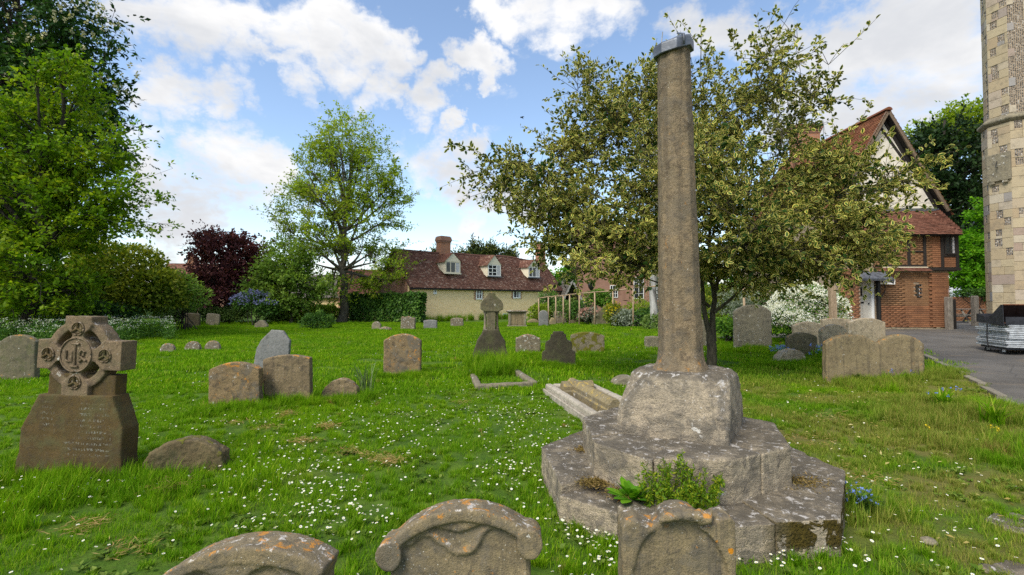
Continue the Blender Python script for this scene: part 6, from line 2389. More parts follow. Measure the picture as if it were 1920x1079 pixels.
    k = Wd
    plate(h2, [(0.42, -0.02, 0.04), (k * .52, -0.02, -0.01), (k * 1.0, -0.02, -0.03), (k * .98, -0.02, 0.44), (k * .92, -0.02, 0.44)], 'side')
    plate(h2, [(0.42, 1.0, 0.04), (k * 1.0, 1.0, 0.0), (k * .98, 1.0, 0.44), (k * .92, 1.0, 0.44)], 'side')
    plate(h2, [(k * 1.0, 0.0, 0.0), (k * 1.0, 1.0, 0.0), (k * 1.0, 1.0, 0.17), (k * 1.0, 0.0, 0.17)], 'lip')
    plate(h2, [(0.42, 0.0, 0.04), (0.42, 1.0, 0.04), (k * .92, 1.0, 0.44), (k * .92, 0.0, 0.44)], 'back', M_BLACKSTEEL)
    plate(h2, [(0.45, 0.0, 0.02), (k, 0.0, 0.02), (k, 1.0, 0.02), (0.45, 1.0, 0.02)], 'floor', M_RUST)
    bm = bmesh.new()
    add_tube(bm, [(k * .95, 0, .44), (k * .95, 1.0, .44)], 0.014, 6)
    bm_obj('rim_bar', bm, M_RUST, h2)
    bm = bmesh.new()
    for i in range(4):
        x = 0.47 + i * (k - .52) / 4
        add_prism(bm, [(x, -0.005), (x + .11, -0.005), (x + .11, .05)], -0.05, -0.024)
    bm_obj('stacking_lug', bm, M_BLACKSTEEL, h2)['kind'] = 'stuff'


barriers()


def by_the_gate():
    # oak gate posts
    for i, (px, pt, pb, Y, wpx, lab) in enumerate(((1780, 557, 621, 17.7, 9, 'weathered square gate post against the corner of the brick house'), (1789.5, 562, 620, 18.3, 5, 'dark slimmer gate post right behind the weathered one'), (1828.5, 555, 604, 20.6, 8, 'weathered square gate post left of the church turret'))):
        p = P(px, pb, Y)
        g_ = on_ground(p.x, Y)
        h = P(px, pt, Y).z - g_.z
        w_ = wpx * Y / FPX
        bm = bmesh.new()
        add_rings(bm, [[(x * w_ / 2 * s, y * w_ / 2 * s, z) for x, y in ((-1, -1), (1, -1), (1, 1), (-1, 1))] for s, z in ((1, -0.3), (1, h - .04), (.8, h))])
        o = bm_obj('gate_post', bm, WOOD_GREY if i != 1 else M_TIMBER)
        bevel(o, 0.012)
        o.location = g_
        tag(o, lab, 'post', 'gate posts by the path')
    # garden wall beyond the gate
    a = P(1785, 600, 26)
    b = P(1880, 600, 26)
    g_ = on_ground(a.x, 26.0)
    wl = empty('garden_wall', g_, 'old red brick garden wall behind the gate posts', 'wall')
    H = P(1800, 557, 26).z - g_.z
    L = b.x - a.x + 3
    bm_obj('wall_core', box_bm((0, 0.02, -0.3), (L, 0.3, H)), M_MORTAR, wl)
    rng = np.random.default_rng(4)
    bb = brick_wall_np(0, L, 0.0, H, 0, rng)
    N = len(bb)
    q = np.array(bb)
    y = rng.uniform(-.008, .004, N)
    c = lambda fx, dy, fz: np.stack([q[:, 0] + .004 + fx * (q[:, 2] - .01), y + dy, q[:, 1] + .004 + fz * .062], -1)
    V = np.stack([c(0, 0, 0), c(1, 0, 0), c(1, 0, 1), c(0, 0, 1), c(0, .04, 0), c(1, .04, 0), c(1, .04, 1), c(0, .04, 1)], 1).reshape(-1, 3)
    o8 = np.arange(N)[:, None] * 8
    F = (o8[:, :, None] + np.array([[0, 1, 2, 3], [0, 4, 5, 1], [3, 2, 6, 7], [0, 3, 7, 4], [1, 5, 6, 2]])[None]).reshape(-1, 4)
    mesh_np('brickwork', V, F, M_BRICK, wl, False, {'tint': np.repeat(rng.random(N), 8)})['kind'] = 'stuff'
    # picnic bench
    g_ = on_ground(P(1812, 600, 24.0).x, 24.0)
    be = empty('picnic_bench', g_, 'weathered wooden picnic bench before the garden wall', 'bench', rz=0.1)
    for i in range(4):
        bm_obj('table_plank', box_bm((-0.75, -0.30 + i * .15, 0.70), (0.75, -0.165 + i * .15, 0.74)), WOOD_GREY, be)
    for s in (-1, 1):
        bm_obj('seat_plank', box_bm((-0.75, s * .62 - .13, 0.42), (0.75, s * .62 + .13, 0.46)), WOOD_GREY, be)
        for x in (-0.5, 0.5):
            bm = bmesh.new()
            add_tube(bm, [(x, s * .62, 0.0), (x, s * .18, 0.70)], 0.05, 4)
            bm_obj('leg', bm, WOOD_GREY, be)
    for x in (-0.5, 0.5):
        bm_obj('cross_rail', box_bm((x - .03, -0.7, 0.34), (x + .03, 0.7, 0.42)), WOOD_GREY, be)


by_the_gate()


def white_car():
    """only the pale roof of a parked car shows over the garden wall"""
    Y = 32.0
    p = P(1792, 600, Y)
    g_ = on_ground(p.x + 0.9, Y)
    k = Y / FPX
    root = empty('parked_car', g_, 'white parked car whose roof shows over the garden wall', 'car', rz=0.0)
    zt = P(1792, 534, Y).z - g_.z
    W_ = 1.7
    h = zt
    bm = bmesh.new()
    prof = [(-2.0, .30), (-2.05, h * .48), (-1.85, h * .60), (-1.15, h * .66), (-0.55, h * .94), (0.0, h), (0.8, h * .985), (1.35, h * .90), (1.9, h * .68), (2.05, h * .6), (2.05, .32)]
    add_rings(bm, [[(x, y, z if z < h * .65 else z - abs(y) * .0) for x, z in prof] for y in (-W_ / 2, -W_ / 2 + .08, W_ / 2 - .08, W_ / 2)])
    o = bm_obj('body', bm, M_WHITE, root)
    bevel(o, 0.06, 3, 20)
    for s in (-1, 1):
        bm = bmesh.new()
        add_prism(bm, [(-0.95, h * .68), (-0.5, h * .90), (0.9, h * .92), (1.3, h * .70)], s * (W_ / 2 + .002) - .01, s * (W_ / 2 + .002) + .01)
        bm_obj('side_window', bm, M_GLASS, root)
        for x in (-1.3, 1.3):
            bm = bmesh.new()
            add_tube(bm, [(x, s * (W_ / 2 - .2), .31), (x, s * (W_ / 2 + .01), .31)], .31, 20)
            wl = bm_obj('wheel', bm, M_RUBBER, root)
            bm = bmesh.new()
            add_tube(bm, [(x, s * (W_ / 2 - .1), .31), (x, s * (W_ / 2 + .02), .31)], .19, 16)
            bm_obj('rim', bm, M_STEEL, wl)


white_car()


# ------------------------------------------------------------------ rose frame: stakes and rail along the garden
def stakes():
    root = empty('rose_frame', G(1187, 615), 'line of timber stakes with a thin top rail along the garden bed', 'plant support')
    loc = root.location.copy()
    pts = [(1010, 610, 560), (1028, 609, 557), (1042, 609, 556), (1056, 609, 555), (1068, 609, 553), (1086, 607, 551), (1115, 606, 548.5), (1149, 609, 546), (1187, 615, 541), (1245, 622, 536)]
    tops = []
    for (px, pb, pt) in pts:
        Y = np.interp(px, [1010, 1187, 1245], [34.0, 26.0, 22.5])
        p = P(px, pb, Y)
        g_ = on_ground(p.x, Y)
        t = P(px, pt, Y)
        bm = bmesh.new()
        add_tube(bm, [g_ + Vector((0, 0, -.2)) - loc, Vector(((g_.x + t.x) / 2 + .01, Y, (g_.z + t.z) / 2)) - loc, t - loc], [0.05, 0.048, 0.045], 7)
        bm_obj('stake', bm, WOOD_STAKE, root, True)
        tops.append(t - loc + Vector((0, 0, 0.02)))
    for a, b in zip(tops, tops[1:]):
        bm = bmesh.new()
        add_tube(bm, [a, a.lerp(b, .5) + Vector((0, 0, -.02)), b], 0.036, 6)
        bm_obj('rail', bm, WOOD_STAKE, root, True)


stakes()
g_ = G(1530, 640)
g_ = on_ground(P(1530, 600, 15.0).x, 14.2)
bm = bmesh.new()
add_rings(bm, [[(x * .085 + sh, y * .06, z) for x, y in ((-1, -1), (1, -1), (1, 1), (-1, 1))] for z, sh in ((-0.3, 0), (1.2, .0), (P(1530, 536, 14.2).z - g_.z, -.03))])
o = bm_obj('timber_post', bm, WOOD_STAKE)
o.location = g_
tag(o, 'rough brown timber post standing in the white flowering shrub', 'post')
g_ = on_ground(P(1395, 600, 19).x, 19.0)
bm = bmesh.new()
add_tube(bm, [(0, 0, -.2), (0.02, 0, 1.0), (0, 0, P(1395, 538, 19).z - g_.z)], [.05, .048, .045], 7)
o = bm_obj('timber_post', bm, WOOD_STAKE, None, True)
o.location = g_
tag(o, 'slim pale post behind the bushes right of the holly stems', 'post')

# a bird crossing the blue sky
b0 = P(978, 221, 45)
bd = empty('bird', b0, 'small dark bird flying in the blue sky left of the holly', 'bird', rot=(0.2, 0.3, 0.6))
bm = bmesh.new()
add_tube(bm, [(-.16, 0, 0), (-.10, 0, .01), (0, 0, .02), (.10, 0, .01), (.15, 0, 0), (.24, 0, -.005)], [.012, .035, .045, .035, .018, .022], 8)
bm_obj('body', bm, M_IRON, bd, True)
for s in (-1, 1):
    bm = bmesh.new()
    add_rings(bm, [[(x0, s * y, z), (x1, s * y, z), (x1, s * y, z + t), (x0, s * y, z + t)] for x0, x1, y, z, t in ((-.08, .09, .02, .02, .012), (-.07, .10, .14, .07, .01), (-.02, .10, .26, .08, .008), (.06, .10, .36, .06, .005))])
    bm_obj('wing', bm, M_IRON, bd)


# ------------------------------------------------------------------ trees
def gp(px, Y):
    q = P(px, 600, Y)
    return on_ground(q.x, Y)


# variegated holly behind the shaft
HB = G(1335, 702)
HY = HB.y
hl = [lobe(1000, 345, 9.6, 105, 55), lobe(905, 300, 9.3, 55, 22, .5, 1.0), lobe(1075, 420, 9.4, 115, 75), lobe(1125, 270, 9.8, 85, 85), lobe(1108, 160, 10, 38, 60, .7),
      lobe(1195, 215, 10, 75, 85), lobe(1300, 195, 10.4, 120, 105, None, .75), lobe(1420, 140, 10.2, 80, 65, 1.4, .55), lobe(1490, 165, 9.8, 60, 60, .9, .45),
      lobe(1420, 320, 9.8, 165, 110), lobe(1580, 345, 9.2, 120, 70), lobe(1680, 318, 8.6, 70, 32, .8, .8), lobe(1545, 440, 9.0, 130, 80), lobe(1600, 440, 8.8, 60, 52),
      lobe(1180, 455, 9.2, 120, 60), lobe(1320, 455, 9.6, 130, 65), lobe(1440, 485, 9.3, 120, 55), lobe(1280, 330, 8.8, 120, 100, 1.2), lobe(1120, 490, 9.2, 95, 38, .9), lobe(1510, 505, 9.0, 85, 38, .9), lobe(1400, 430, 8.4, 130, 70, .9)]
HV = HB + Vector((0.02, 0, 0.85))
rngh = np.random.default_rng(77)
sp_a, sp_b = [], []
for (a, b, n) in ((P(1500, 180, 9.6), P(1548, 130, 9.4), 5), (P(1560, 270, 9.4), P(1632, 208, 9.2), 5), (P(1110, 180, 9.9), P(1083, 92, 9.9), 7), (P(1100, 230, 9.8), P(1046, 184, 9.7), 6), (P(920, 300, 9.3), P(842, 267, 9.2), 8),
                  (P(980, 350, 9.4), P(930, 366, 9.2), 4), (P(1010, 400, 9.4), P(955, 410, 9.2), 4), (P(1440, 120, 10.1), P(1492, 78, 10), 5), (P(1380, 100, 10.1), P(1370, 55, 10), 6), (P(1420, 110, 10.1), P(1416, 62, 10), 5), (P(1700, 320, 8.5), P(1776, 298, 8.4), 7)):
    a, b = np.array(a), np.array(b)
    for i in range(n):
        t0, t1 = i / n, (i + 1.2) / n
        sp_a.append(a + (b - a) * t0)
        sp_b.append(a + (b - a) * t1 + rngh.normal(size=3) * 0.06)
rootH, crH, _e = tree('holly_tree', 'broad variegated holly with dark and cream leaves behind the shaft', 'tree', HB, P(1350, 150, HY), 0.13, hl, L_HOLLY, B_HOLLY, 30, 440, 5600, 12, 0.098, 0.50, 7,
                      kind='holly', leaf0=0.42, sigma=0.30, upn=0.35, start=0.16, twig_r=0.006, lift=0.08, droop=0.15, flat=0.8, spray=(np.array(sp_a), np.array(sp_b)),
                      trunks=[(HB, HV, 0.092), (HV - Vector((0.02, 0, .15)), P(1318, 420, HY - .2), 0.066), (HV - Vector((-0.02, 0, .15)), P(1352, 300, HY), 0.07), (P(1340, 585, HY), P(1430, 505, HY - .6), 0.04), (P(1330, 575, HY), P(1230, 500, HY - .4), 0.04), (P(1345, 545, HY), P(1250, 300, HY), 0.06), (P(1340, 540, HY), P(1480, 330, HY - .3), .06)])

# open-crowned tree in the middle distance
OY = 36.0
ob = G(641, 606)
ob = on_ground(P(641, 600, OY).x, OY)
tree('broadleaf_tree', 'tall open-crowned spring-green tree left of the cottage', 'tree', ob, P(648, 290, OY), 0.33,
     [lobe(648, 262, OY, 78, 66, None, 1.9), lobe(640, 345, OY, 118, 75, None, 1.3), lobe(705, 385, OY, 75, 65), lobe(575, 405, OY, 72, 55), lobe(650, 440, OY, 128, 50), lobe(590, 480, OY, 80, 35), lobe(700, 500, OY, 75, 48), lobe(640, 540, OY, 80, 38), lobe(565, 350, OY, 45, 40), lobe(595, 310, OY, 55, 50), lobe(705, 320, OY, 55, 50), lobe(755, 380, OY, 32, 40, None, .6)],
     L_OAK, B_OAK, 40, 460, 5400, 8, 0.19, 0.6, 21, sigma=0.55, flat=0.35, upn=1.2, lift=-0.02, start=0.30, twig_r=0.012)
# chestnut and the brighter tree at the left
CY_ = 27.0
tree('horse_chestnut_tree', 'large dark horse chestnut with pale blossom candles at upper left', 'tree', gp(10, CY_), P(40, -40, CY_), 0.55,
     [lobe(60, 40, CY_, 150, 140), lobe(150, 130, CY_, 100, 110), lobe(60, 250, CY_, 170, 170), lobe(-90, 130, CY_, 180, 200), lobe(20, 460, CY_, 190, 120), lobe(190, 230, CY_, 55, 70), lobe(-120, 400, CY_, 160, 180)],
     L_CHEST, B_DARK, 30, 480, 6500, 9, 0.32, 0.5, 31, sigma=0.62, flat=0.6, upn=0.7, droop=0.6, twig_r=0.014)
_chest_root = bpy.data.objects['horse_chestnut_tree']
rc = np.random.default_rng(8)
pos, d_, n_, s_, t_ = shell_leaves([lobe(60, 40, CY_, 160, 150), lobe(150, 130, CY_, 106, 116), lobe(190, 220, CY_, 60, 70)], 420, 0.3, .3, rc, 0.08, lo=0.97)
fr = pos[:, 1] < CY_ + 0.5
pos = pos[fr]
pp = (pos[:, None, :] + np.array([0, 0, 1.0]) * rc.uniform(0, .24, (len(pos), 9, 1)) + rc.normal(size=(len(pos), 9, 3)) * .03).reshape(-1, 3)
lv = leaves_np(pp, rc.normal(size=pp.shape) + np.array([0, 0, .6]), rc.normal(size=pp.shape), np.full(len(pp), .13), 0.8, rc)
f = mesh_np('blossom', lv[0], lv[1], F_BLOSSOM, _chest_root, False, lv[2], True)
f['kind'] = 'stuff'
BY = 19.0
tree('broadleaf_tree', 'bright yellow-green spring tree at the left edge before the chestnut', 'tree', gp(48, BY), P(110, 110, BY), 0.22,
     [lobe(120, 165, BY, 70, 75), lobe(70, 260, BY, 105, 85), lobe(150, 290, BY, 90, 70), lobe(50, 380, BY, 120, 85), lobe(170, 390, BY, 85, 65), lobe(60, 490, BY, 130, 75), lobe(250, 390, BY, 75, 60, 1.2, .6), lobe(300, 370, BY, 42, 70, 1.0, .35), lobe(245, 270, BY, 40, 55, 1.0, .5), lobe(-60, 300, BY, 80, 200), lobe(60, 560, BY, 140, 40)],
     L_LIME, B_DARK, 34, 400, 5200, 9, 0.17, 0.62, 32, sigma=0.42, flat=0.6, upn=0.8, lift=0.10, twig_r=0.009, start=.15)
# copper tree
KY = 36.0
tree('copper_tree', 'dark purple-red copper-leaved tree between the left trees and the tall tree', 'tree', gp(430, KY), P(430, 430, KY), 0.22,
     [lobe(430, 500, KY, 75, 70), lobe(400, 470, KY, 48, 48), lobe(470, 490, KY, 45, 55), lobe(440, 545, KY, 95, 45), lobe(500, 520, KY, 40, 45)], L_COPPER, B_DARK, 22, 260, 2700, 9, 0.24, 0.6, 33, sigma=0.5, upn=.5, twig_r=.012, start=.1)
tree('small_pale_tree', 'small pale green leafy tree just left of the tall open-crowned tree', 'tree', gp(545, 33.5), P(545, 470, 33.5), 0.12,
     [lobe(540, 495, 33.5, 55, 40), lobe(562, 540, 33.5, 58, 42), lobe(510, 540, 33.5, 45, 35)], L_PALE, B_OAK, 18, 160, 1900, 8, 0.22, 0.6, 34, sigma=0.5, upn=.8, twig_r=.01, start=.1)
# yews behind the cottage roof
for i, (px, py, r, h) in enumerate(((866, 478, 14, 30), (890, 462, 20, 42), (915, 460, 22, 44), (948, 470, 20, 34), (818, 480, 14, 24))):
    YY = 62.0 + i
    tree('yew_tree', ('short dark yew tip behind the cottage ridge left of centre', 'dark yew behind the cottage ridge left of the tallest one', 'tallest dark yew showing over the cottage ridge', 'rightmost dark yew behind the cottage ridge', 'dark yew tip just left of the larger cottage chimney')[i], 'tree',
         gp(px, YY), P(px, py, YY), 0.35, [lobe(px, py + h * .45, YY, r * .8, h * .5), lobe(px, py + h * 1.2, YY, r * 1.2, h * .8)], L_YEW, B_DARK, 14, 110, 900, 8, 0.50, 0.3, 40 + i, group='yews behind the cottage', sigma=0.5, flat=1.5, upn=-.2, lift=.3, twig_r=.02)
# tree right of the porch, birch, and the trees behind the right house
tree('broadleaf_tree', 'bright green leafy tree behind the gabled porch', 'tree', gp(1075, 58), P(1075, 500, 58), .2, [lobe(1072, 520, 58, 30, 26), lobe(1095, 540, 58, 26, 24), lobe(1055, 545, 58, 26, 30)], L_BRIGHT, B_OAK, 12, 90, 900, 8, 0.42, .6, 51, sigma=.6)
RY = 38.0
tree('evergreen_tree', 'big dark evergreen tree behind the timbered house', 'tree', gp(1745, RY), P(1760, 230, RY), 0.5,
     [lobe(1740, 330, RY, 75, 90), lobe(1790, 270, RY, 65, 70), lobe(1840, 320, RY, 70, 100), lobe(1790, 420, RY, 95, 110), lobe(1720, 430, RY, 70, 90), lobe(1700, 290, RY, 45, 45), lobe(1860, 480, RY, 70, 90)], L_DARK, B_DARK, 26, 330, 4200, 9, 0.34, 0.5, 61, sigma=.75, upn=.5, twig_r=.02)
tree('broadleaf_tree', 'lighter green leafy tree top above the dark evergreen near the turret', 'tree', gp(1835, 43), P(1835, 190, 43), .4,
     [lobe(1830, 225, 43, 62, 40), lobe(1790, 235, 43, 45, 28), lobe(1870, 260, 43, 50, 50), lobe(1740, 255, 43, 40, 25)], L_OAK, B_DARK, 16, 150, 1500, 8, .32, .6, 62, sigma=.7, flat=.4, upn=.9)
tree('acer_tree', 'vivid green layered tree between the timbered house and the turret', 'tree', gp(1835, 29), P(1835, 430, 29), .15,
     [lobe(1835, 470, 29, 50, 40), lobe(1845, 400, 29, 22, 30, .8), lobe(1815, 520, 29, 42, 26), lobe(1850, 520, 29, 40, 35)], L_BRIGHT, B_DARK, 16, 150, 1500, 8, .20, .65, 63, sigma=.45, flat=.25, upn=1.3)


def birch():
    Y = 24.0
    base = gp(1229, Y)
    rng = np.random.default_rng(15)
    root = empty('weeping_birch', base, 'white-barked weeping birch with hanging strands behind the shaft', 'tree')
    K = 16
    t = np.linspace(0, 1, K)[:, None]
    top = np.array(P(1236, 60, Y))
    pts = np.array(base) * (1 - t) + top * t + np.cumsum(rng.normal(size=(K, 3)) * .05, 0) * np.array([1, 1, 0])
    wood = [tubes_np(pts[None], (0.21 * (1 - .9 * t[:, 0]))[None], 10)]
    ends, _ = sample_lobes([lobe(1238, 130, Y, 45, 55, 1.3), lobe(1230, 280, Y, 70, 110, 1.6), lobe(1215, 420, Y, 60, 60, 1.5)], 90, rng, .3, 1)
    j = np.clip(np.interp(ends[:, 2] - .8, pts[:, 2], np.arange(K)), 0, K - 1).astype(int)
    L1 = bez(pts[j], ends, rng, 7, .25, .05)
    wood.append(tubes_np(L1, np.tile(np.linspace(.035, .010, 7), (90, 1)), 4))
    # hanging strands
    n = 420
    k = rng.integers(0, 90, n)
    s = L1[k, rng.integers(3, 7, n)] + rng.normal(size=(n, 3)) * .12
    ln = rng.uniform(.8, 2.6, n)
    tt = np.linspace(0, 1, 6)[None, :, None]
    st = s[:, None] + np.array([0, 0, -1.0]) * ln[:, None, None] * tt + rng.normal(size=(n, 1, 3)) * np.array([.18, .18, 0]) * np.sqrt(tt)
    wood.append(tubes_np(st, np.tile(np.linspace(.008, .003, 6), (n, 1)), 3))
    V, F, _a = merge_np([(v, [f], {}) for v, f in wood])
    mesh_np('trunk', V, F, B_BIRCH, root, True, None, True)
    nl = 26
    fr = rng.random((n, nl))
    ii = fr * 4.999
    i0 = ii.astype(int)
    w_ = (ii - i0)[..., None]
    m_ = np.arange(n)[:, None]
    p = st[m_, i0] * (1 - w_) + st[m_, i0 + 1] * w_
    p = p.reshape(-1, 3)
    d_ = rng.normal(size=p.shape) * .6 + np.array([0, 0, -1.0])
    lv = leaves_np(p, d_, rng.normal(size=p.shape), rng.uniform(.05, .10, len(p)), .6, rng)
    mesh_np('crown', lv[0], lv[1], L_BIRCH, root, False, lv[2], True)


birch()

# ------------------------------------------------------------------ shrubs and hedges
shrub('rounded_shrub', 'large rounded yellow-green shrub under the left trees', [lobe(225, 535, 25, 85, 75, 2.2), lobe(285, 555, 24.6, 55, 50, 1.5), lobe(160, 560, 25, 70, 55, 1.8)], L_YELGR, 11000, 0.21, .55, 71, lump=.12)
shrub('loose_shrub', 'thin pale shrub left of the copper tree', [lobe(330, 545, 26, 36, 42, 1.0), lobe(360, 560, 26, 30, 30, 1.0)], L_PALE, 1500, .14, .6, 72, lump=.3)
shrub('dark_undergrowth', 'dark leafy undergrowth below the left-hand trees', [lobe(40, 585, 22, 120, 35, 1.5), lobe(170, 590, 23, 90, 25, 1.2), lobe(-60, 540, 22, 70, 70, 1.5)], L_CHEST, 6000, .2, .5, 73)
for i, (px, py, YY, rx, rz, lab) in enumerate(((318, 588, 34, 34, 17, 'leftmost low laurel bush behind the far headstones'), (372, 583, 34.5, 40, 17, 'low laurel bush right behind the ribbed dark headstone'), (425, 590, 34.5, 42, 14, 'low laurel bush right of the pale leaning headstone'), (513, 590, 34, 30, 18, 'laurel bush below the small pale tree'))):
    shrub('laurel_bush', lab, [lobe(px, py, YY, rx, rz, 1.2), lobe(px + 14, py + 4, YY - .3, rx * .7, rz * .8, 1)], L_LAUREL, 2200, .17, .4, 80 + i, group='laurels along the back of the lawn')
shrub('ceanothus_bush', 'blue-flowered bush in front of the copper tree', [lobe(474, 570, 32, 36, 23, 1.2), lobe(500, 582, 31.6, 24, 18, .9)], L_IVY, 2000, .14, .5, 90, flowers=(F_BLUE, 420, .11, .35))
shrub('mound_shrub', 'low grey-green drooping mound of shrub below the tall tree', [lobe(594, 606, 27.5, 30, 22, .8)], L_IVY, 1800, .13, .35, 91, lump=.2)
for i, (px, py, YY, rx, rz, lab) in enumerate(((545, 590, 34.5, 40, 22, 'dark green bush left of the tall tree trunk'), (605, 590, 36.5, 36, 16, 'green bush right behind the tall tree trunk'), (300, 585, 45, 60, 36, 'dusky far bush behind the left laurels'))):
    shrub('dense_bush', lab, [lobe(px, py, YY, rx, rz, 1.2)], L_OAK if i < 2 else L_IVY, 2600, .2, .5, 95 + i)


def ivy_wall():
    a, b = Vector((P(655, 600, 38.5).x, 38.5)), Vector((P(788, 600, 34.6).x, 34.6))
    g_ = on_ground(a.x, a.y)
    d = b - a
    L = d.length
    ang = math.atan2(d.y, d.x)
    root = empty('ivy_clad_wall', g_, 'garden wall thickly clad in ivy left of the cottage', 'wall', rz=ang)
    H = 2.0
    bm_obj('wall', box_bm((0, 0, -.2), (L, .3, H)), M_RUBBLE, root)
    rng = np.random.default_rng(16)
    n = 9000
    x = rng.uniform(-.1, L + .2, n)
    z = rng.random(n) ** .8 * (H + .25)
    bulge = .12 + .10 * np.sin(x * 2.1) * np.sin(z * 2.6 + 1) + .1 * np.sin(x * 4.7 + z * 3)
    y = -np.abs(bulge) - rng.random(n) * .12
    top = rng.random(n) < .25
    z[top] = H + .1 + .12 * np.sin(x[top] * 3) + rng.random(top.sum()) * .1
    y[top] = rng.uniform(-.25, .45, top.sum())
    end = rng.random(n) < .08
    x[end] = L + rng.uniform(0, .25, end.sum())
    y[end] = rng.uniform(-.2, .4, end.sum())
    p = np.stack([x, y, z], -1)
    dd = rng.normal(size=p.shape) * .6 + np.array([0, -.3, -.8])
    nn = rng.normal(size=p.shape) * .5 + np.array([0, -1.0, .5])
    lv = leaves_np(p, dd, nn, rng.uniform(.12, .24, n), .8, rng)
    mesh_np('ivy', lv[0], lv[1], L_IVY, root, False, lv[2])


ivy_wall()
# garden bed along the stakes
GB = [(1010, 590, 35, 20, 18, L_OAK, 'leafy rose bush at the left end of the stakes', None), (1030, 575, 36, 22, 24, L_IVY, 'dark climbing rose by the cottage corner', None),
      (1062, 582, 34, 24, 22, L_LAUREL, 'rose bush below the gabled porch', None), (1090, 588, 33, 26, 20, L_IVY, 'dark green bush left of the dusky flowers', None),
      (1105, 592, 31, 20, 12, L_GREYGR, 'bush with dusky pink flower heads behind the leaning headstone', (F_PINK, 120, .14, .2)), (1122, 562, 33, 26, 18, L_CHOISYA, 'tall rose foliage behind the leaning headstone', None),
      (1150, 592, 28, 15, 24, L_YELGR, 'yellow-flowered bush right of the leaning headstone', (F_YELLOW, 120, .07, .3)), (1174, 600, 27, 26, 20, L_GREYGR, 'rounded grey-green bush beside the tall right stake', None),
      (1215, 600, 26, 28, 22, L_IVY, 'dark green bush left of the stone shaft', None), (1228, 608, 24, 22, 18, L_LAUREL, 'light green bush touching the stone shaft in view', None), (1200, 590, 30, 34, 26, L_OAK, 'garden bush behind the grey-green one', None),
      (1300, 590, 21, 60, 34, L_YELGR, 'yellowish bush behind the holly stems', None), (1380, 575, 20, 40, 32, L_GREYGR, 'grey feathery bush left of the white flowering shrub', None), (1345, 560, 23, 50, 24, L_YELGR, 'golden foliage seen through the holly stems', None),
      (1362, 617, 16.5, 18, 20, L_CHOISYA, 'dark green box ball left of the tall arched headstone', None), (1420, 560, 21, 45, 40, L_IVY, 'dark shrub behind the white flowering shrub', None), (1290, 560, 26, 60, 40, L_CHOISYA, 'tall green shrub behind the holly trunk', None)]
for i, (px, py, YY, rx, rz, mt, lab, fl) in enumerate(GB):
    shrub('garden_bush', lab, [lobe(px, py, YY, rx, rz, .9), lobe(px + rx * .4, py + rz * .3, YY - .3, rx * .6, rz * .7, .7)], mt, 1500, .007 * YY * .6 + .02, .5, 110 + i, group='bushes of the garden bed', flowers=fl, lump=.22)
shrub('flowering_shrub', 'dense shrub covered in white blossom before the brick house', [lobe(1505, 582, 15.4, 60, 52, .9), lobe(1545, 590, 15.2, 38, 45, .7), lobe(1475, 610, 15.0, 42, 36, .7), lobe(1520, 625, 14.8, 50, 25, .6)], L_CHOISYA, 6500, .085, .42, 140, flowers=(F_WHITE, 4200, .048, .18), lump=.14)
shrub('ivy_clump', 'ivy clump trailing over the garden wall beyond the gate', [lobe(1820, 552, 26.1, 40, 9, .35), lobe(1850, 560, 26.1, 20, 22, .3)], L_IVY, 1600, .10, .7, 150)
# a belt of far trees closing the view behind everything
for i, (px, YY, top, rx, mt) in enumerate(((-260, 60, 420, 160, L_OAK), (120, 75, 470, 150, L_IVY), (380, 80, 520, 120, L_OAK), (560, 78, 515, 110, L_IVY), (740, 85, 500, 90, L_OAK), (1180, 80, 500, 90, L_OAK), (1320, 70, 470, 110, L_IVY), (1500, 70, 460, 130, L_OAK), (2000, 60, 420, 150, L_IVY))):
    lab = ('far tree beyond the left picture edge', 'far tree behind the left-hand trees', 'far tree low behind the copper tree', 'far tree low behind the tall open-crowned tree', 'far tree behind the left end of the cottage', 'far tree behind the garden brick house', 'far tree behind the holly stems', 'far tree behind the flowering shrub', 'far tree beyond the right picture edge')[i]
    hh = (600 - top) / 2
    tree('far_tree', lab, 'tree', gp(px, YY), P(px, top + 20, YY), .3, [lobe(px, top + hh * .9, YY, rx * .6, hh), lobe(px - rx * .4, top + hh * 1.2, YY, rx * .5, hh * .8), lobe(px + rx * .4, top + hh * 1.2, YY, rx * .5, hh * .8)], mt, B_DARK, 10, 90, 800, 8, .6, .6, 160 + i, group='trees closing the view', sigma=1.0)


# ------------------------------------------------------------------ plants on and around the steps
def rosette():
    b0 = Vector(P(1186, 920, 3.26))
    b0.z = Z_LOW - 0.02
    root = empty('leafy_weed', b0, 'fresh green leafy rosette weed growing on the lower step', 'plant')
    rng = np.random.default_rng(3)
    n = 34
    a = rng.uniform(0, 2 * np.pi, n)
    el = rng.uniform(.35, 1.25, n)
    d_ = np.stack([np.cos(a) * np.cos(el), np.sin(a) * np.cos(el), np.sin(el)], -1)
    # each leaf a tapered bent strip
    ps = []
    L = rng.uniform(.11, .24, n)
    for i in range(n):
        s = np.cross(d_[i], [0, 0, 1.0])
        s /= np.linalg.norm(s) + 1e-6
        pts = []
        for t, w_ in ((0, .15), (.3, .55), (.6, 1.0), (.85, .75), (1, .05)):
            c = d_[i] * L[i] * t + np.array([0, 0, -.25 * L[i] * t * t])
            wd = w_ * L[i] * .16
            pts += [c - s * wd, c + s * wd]
        V = np.array(pts)
        F = np.array([[0, 1, 3, 2], [2, 3, 5, 4], [4, 5, 7, 6], [6, 7, 9, 8]])
        o = mesh_np('leaf', V, [F], L_RED if el[i] < .48 else L_BRIGHT, root, True, {'tint': np.full(10, rng.random())})


rosette()


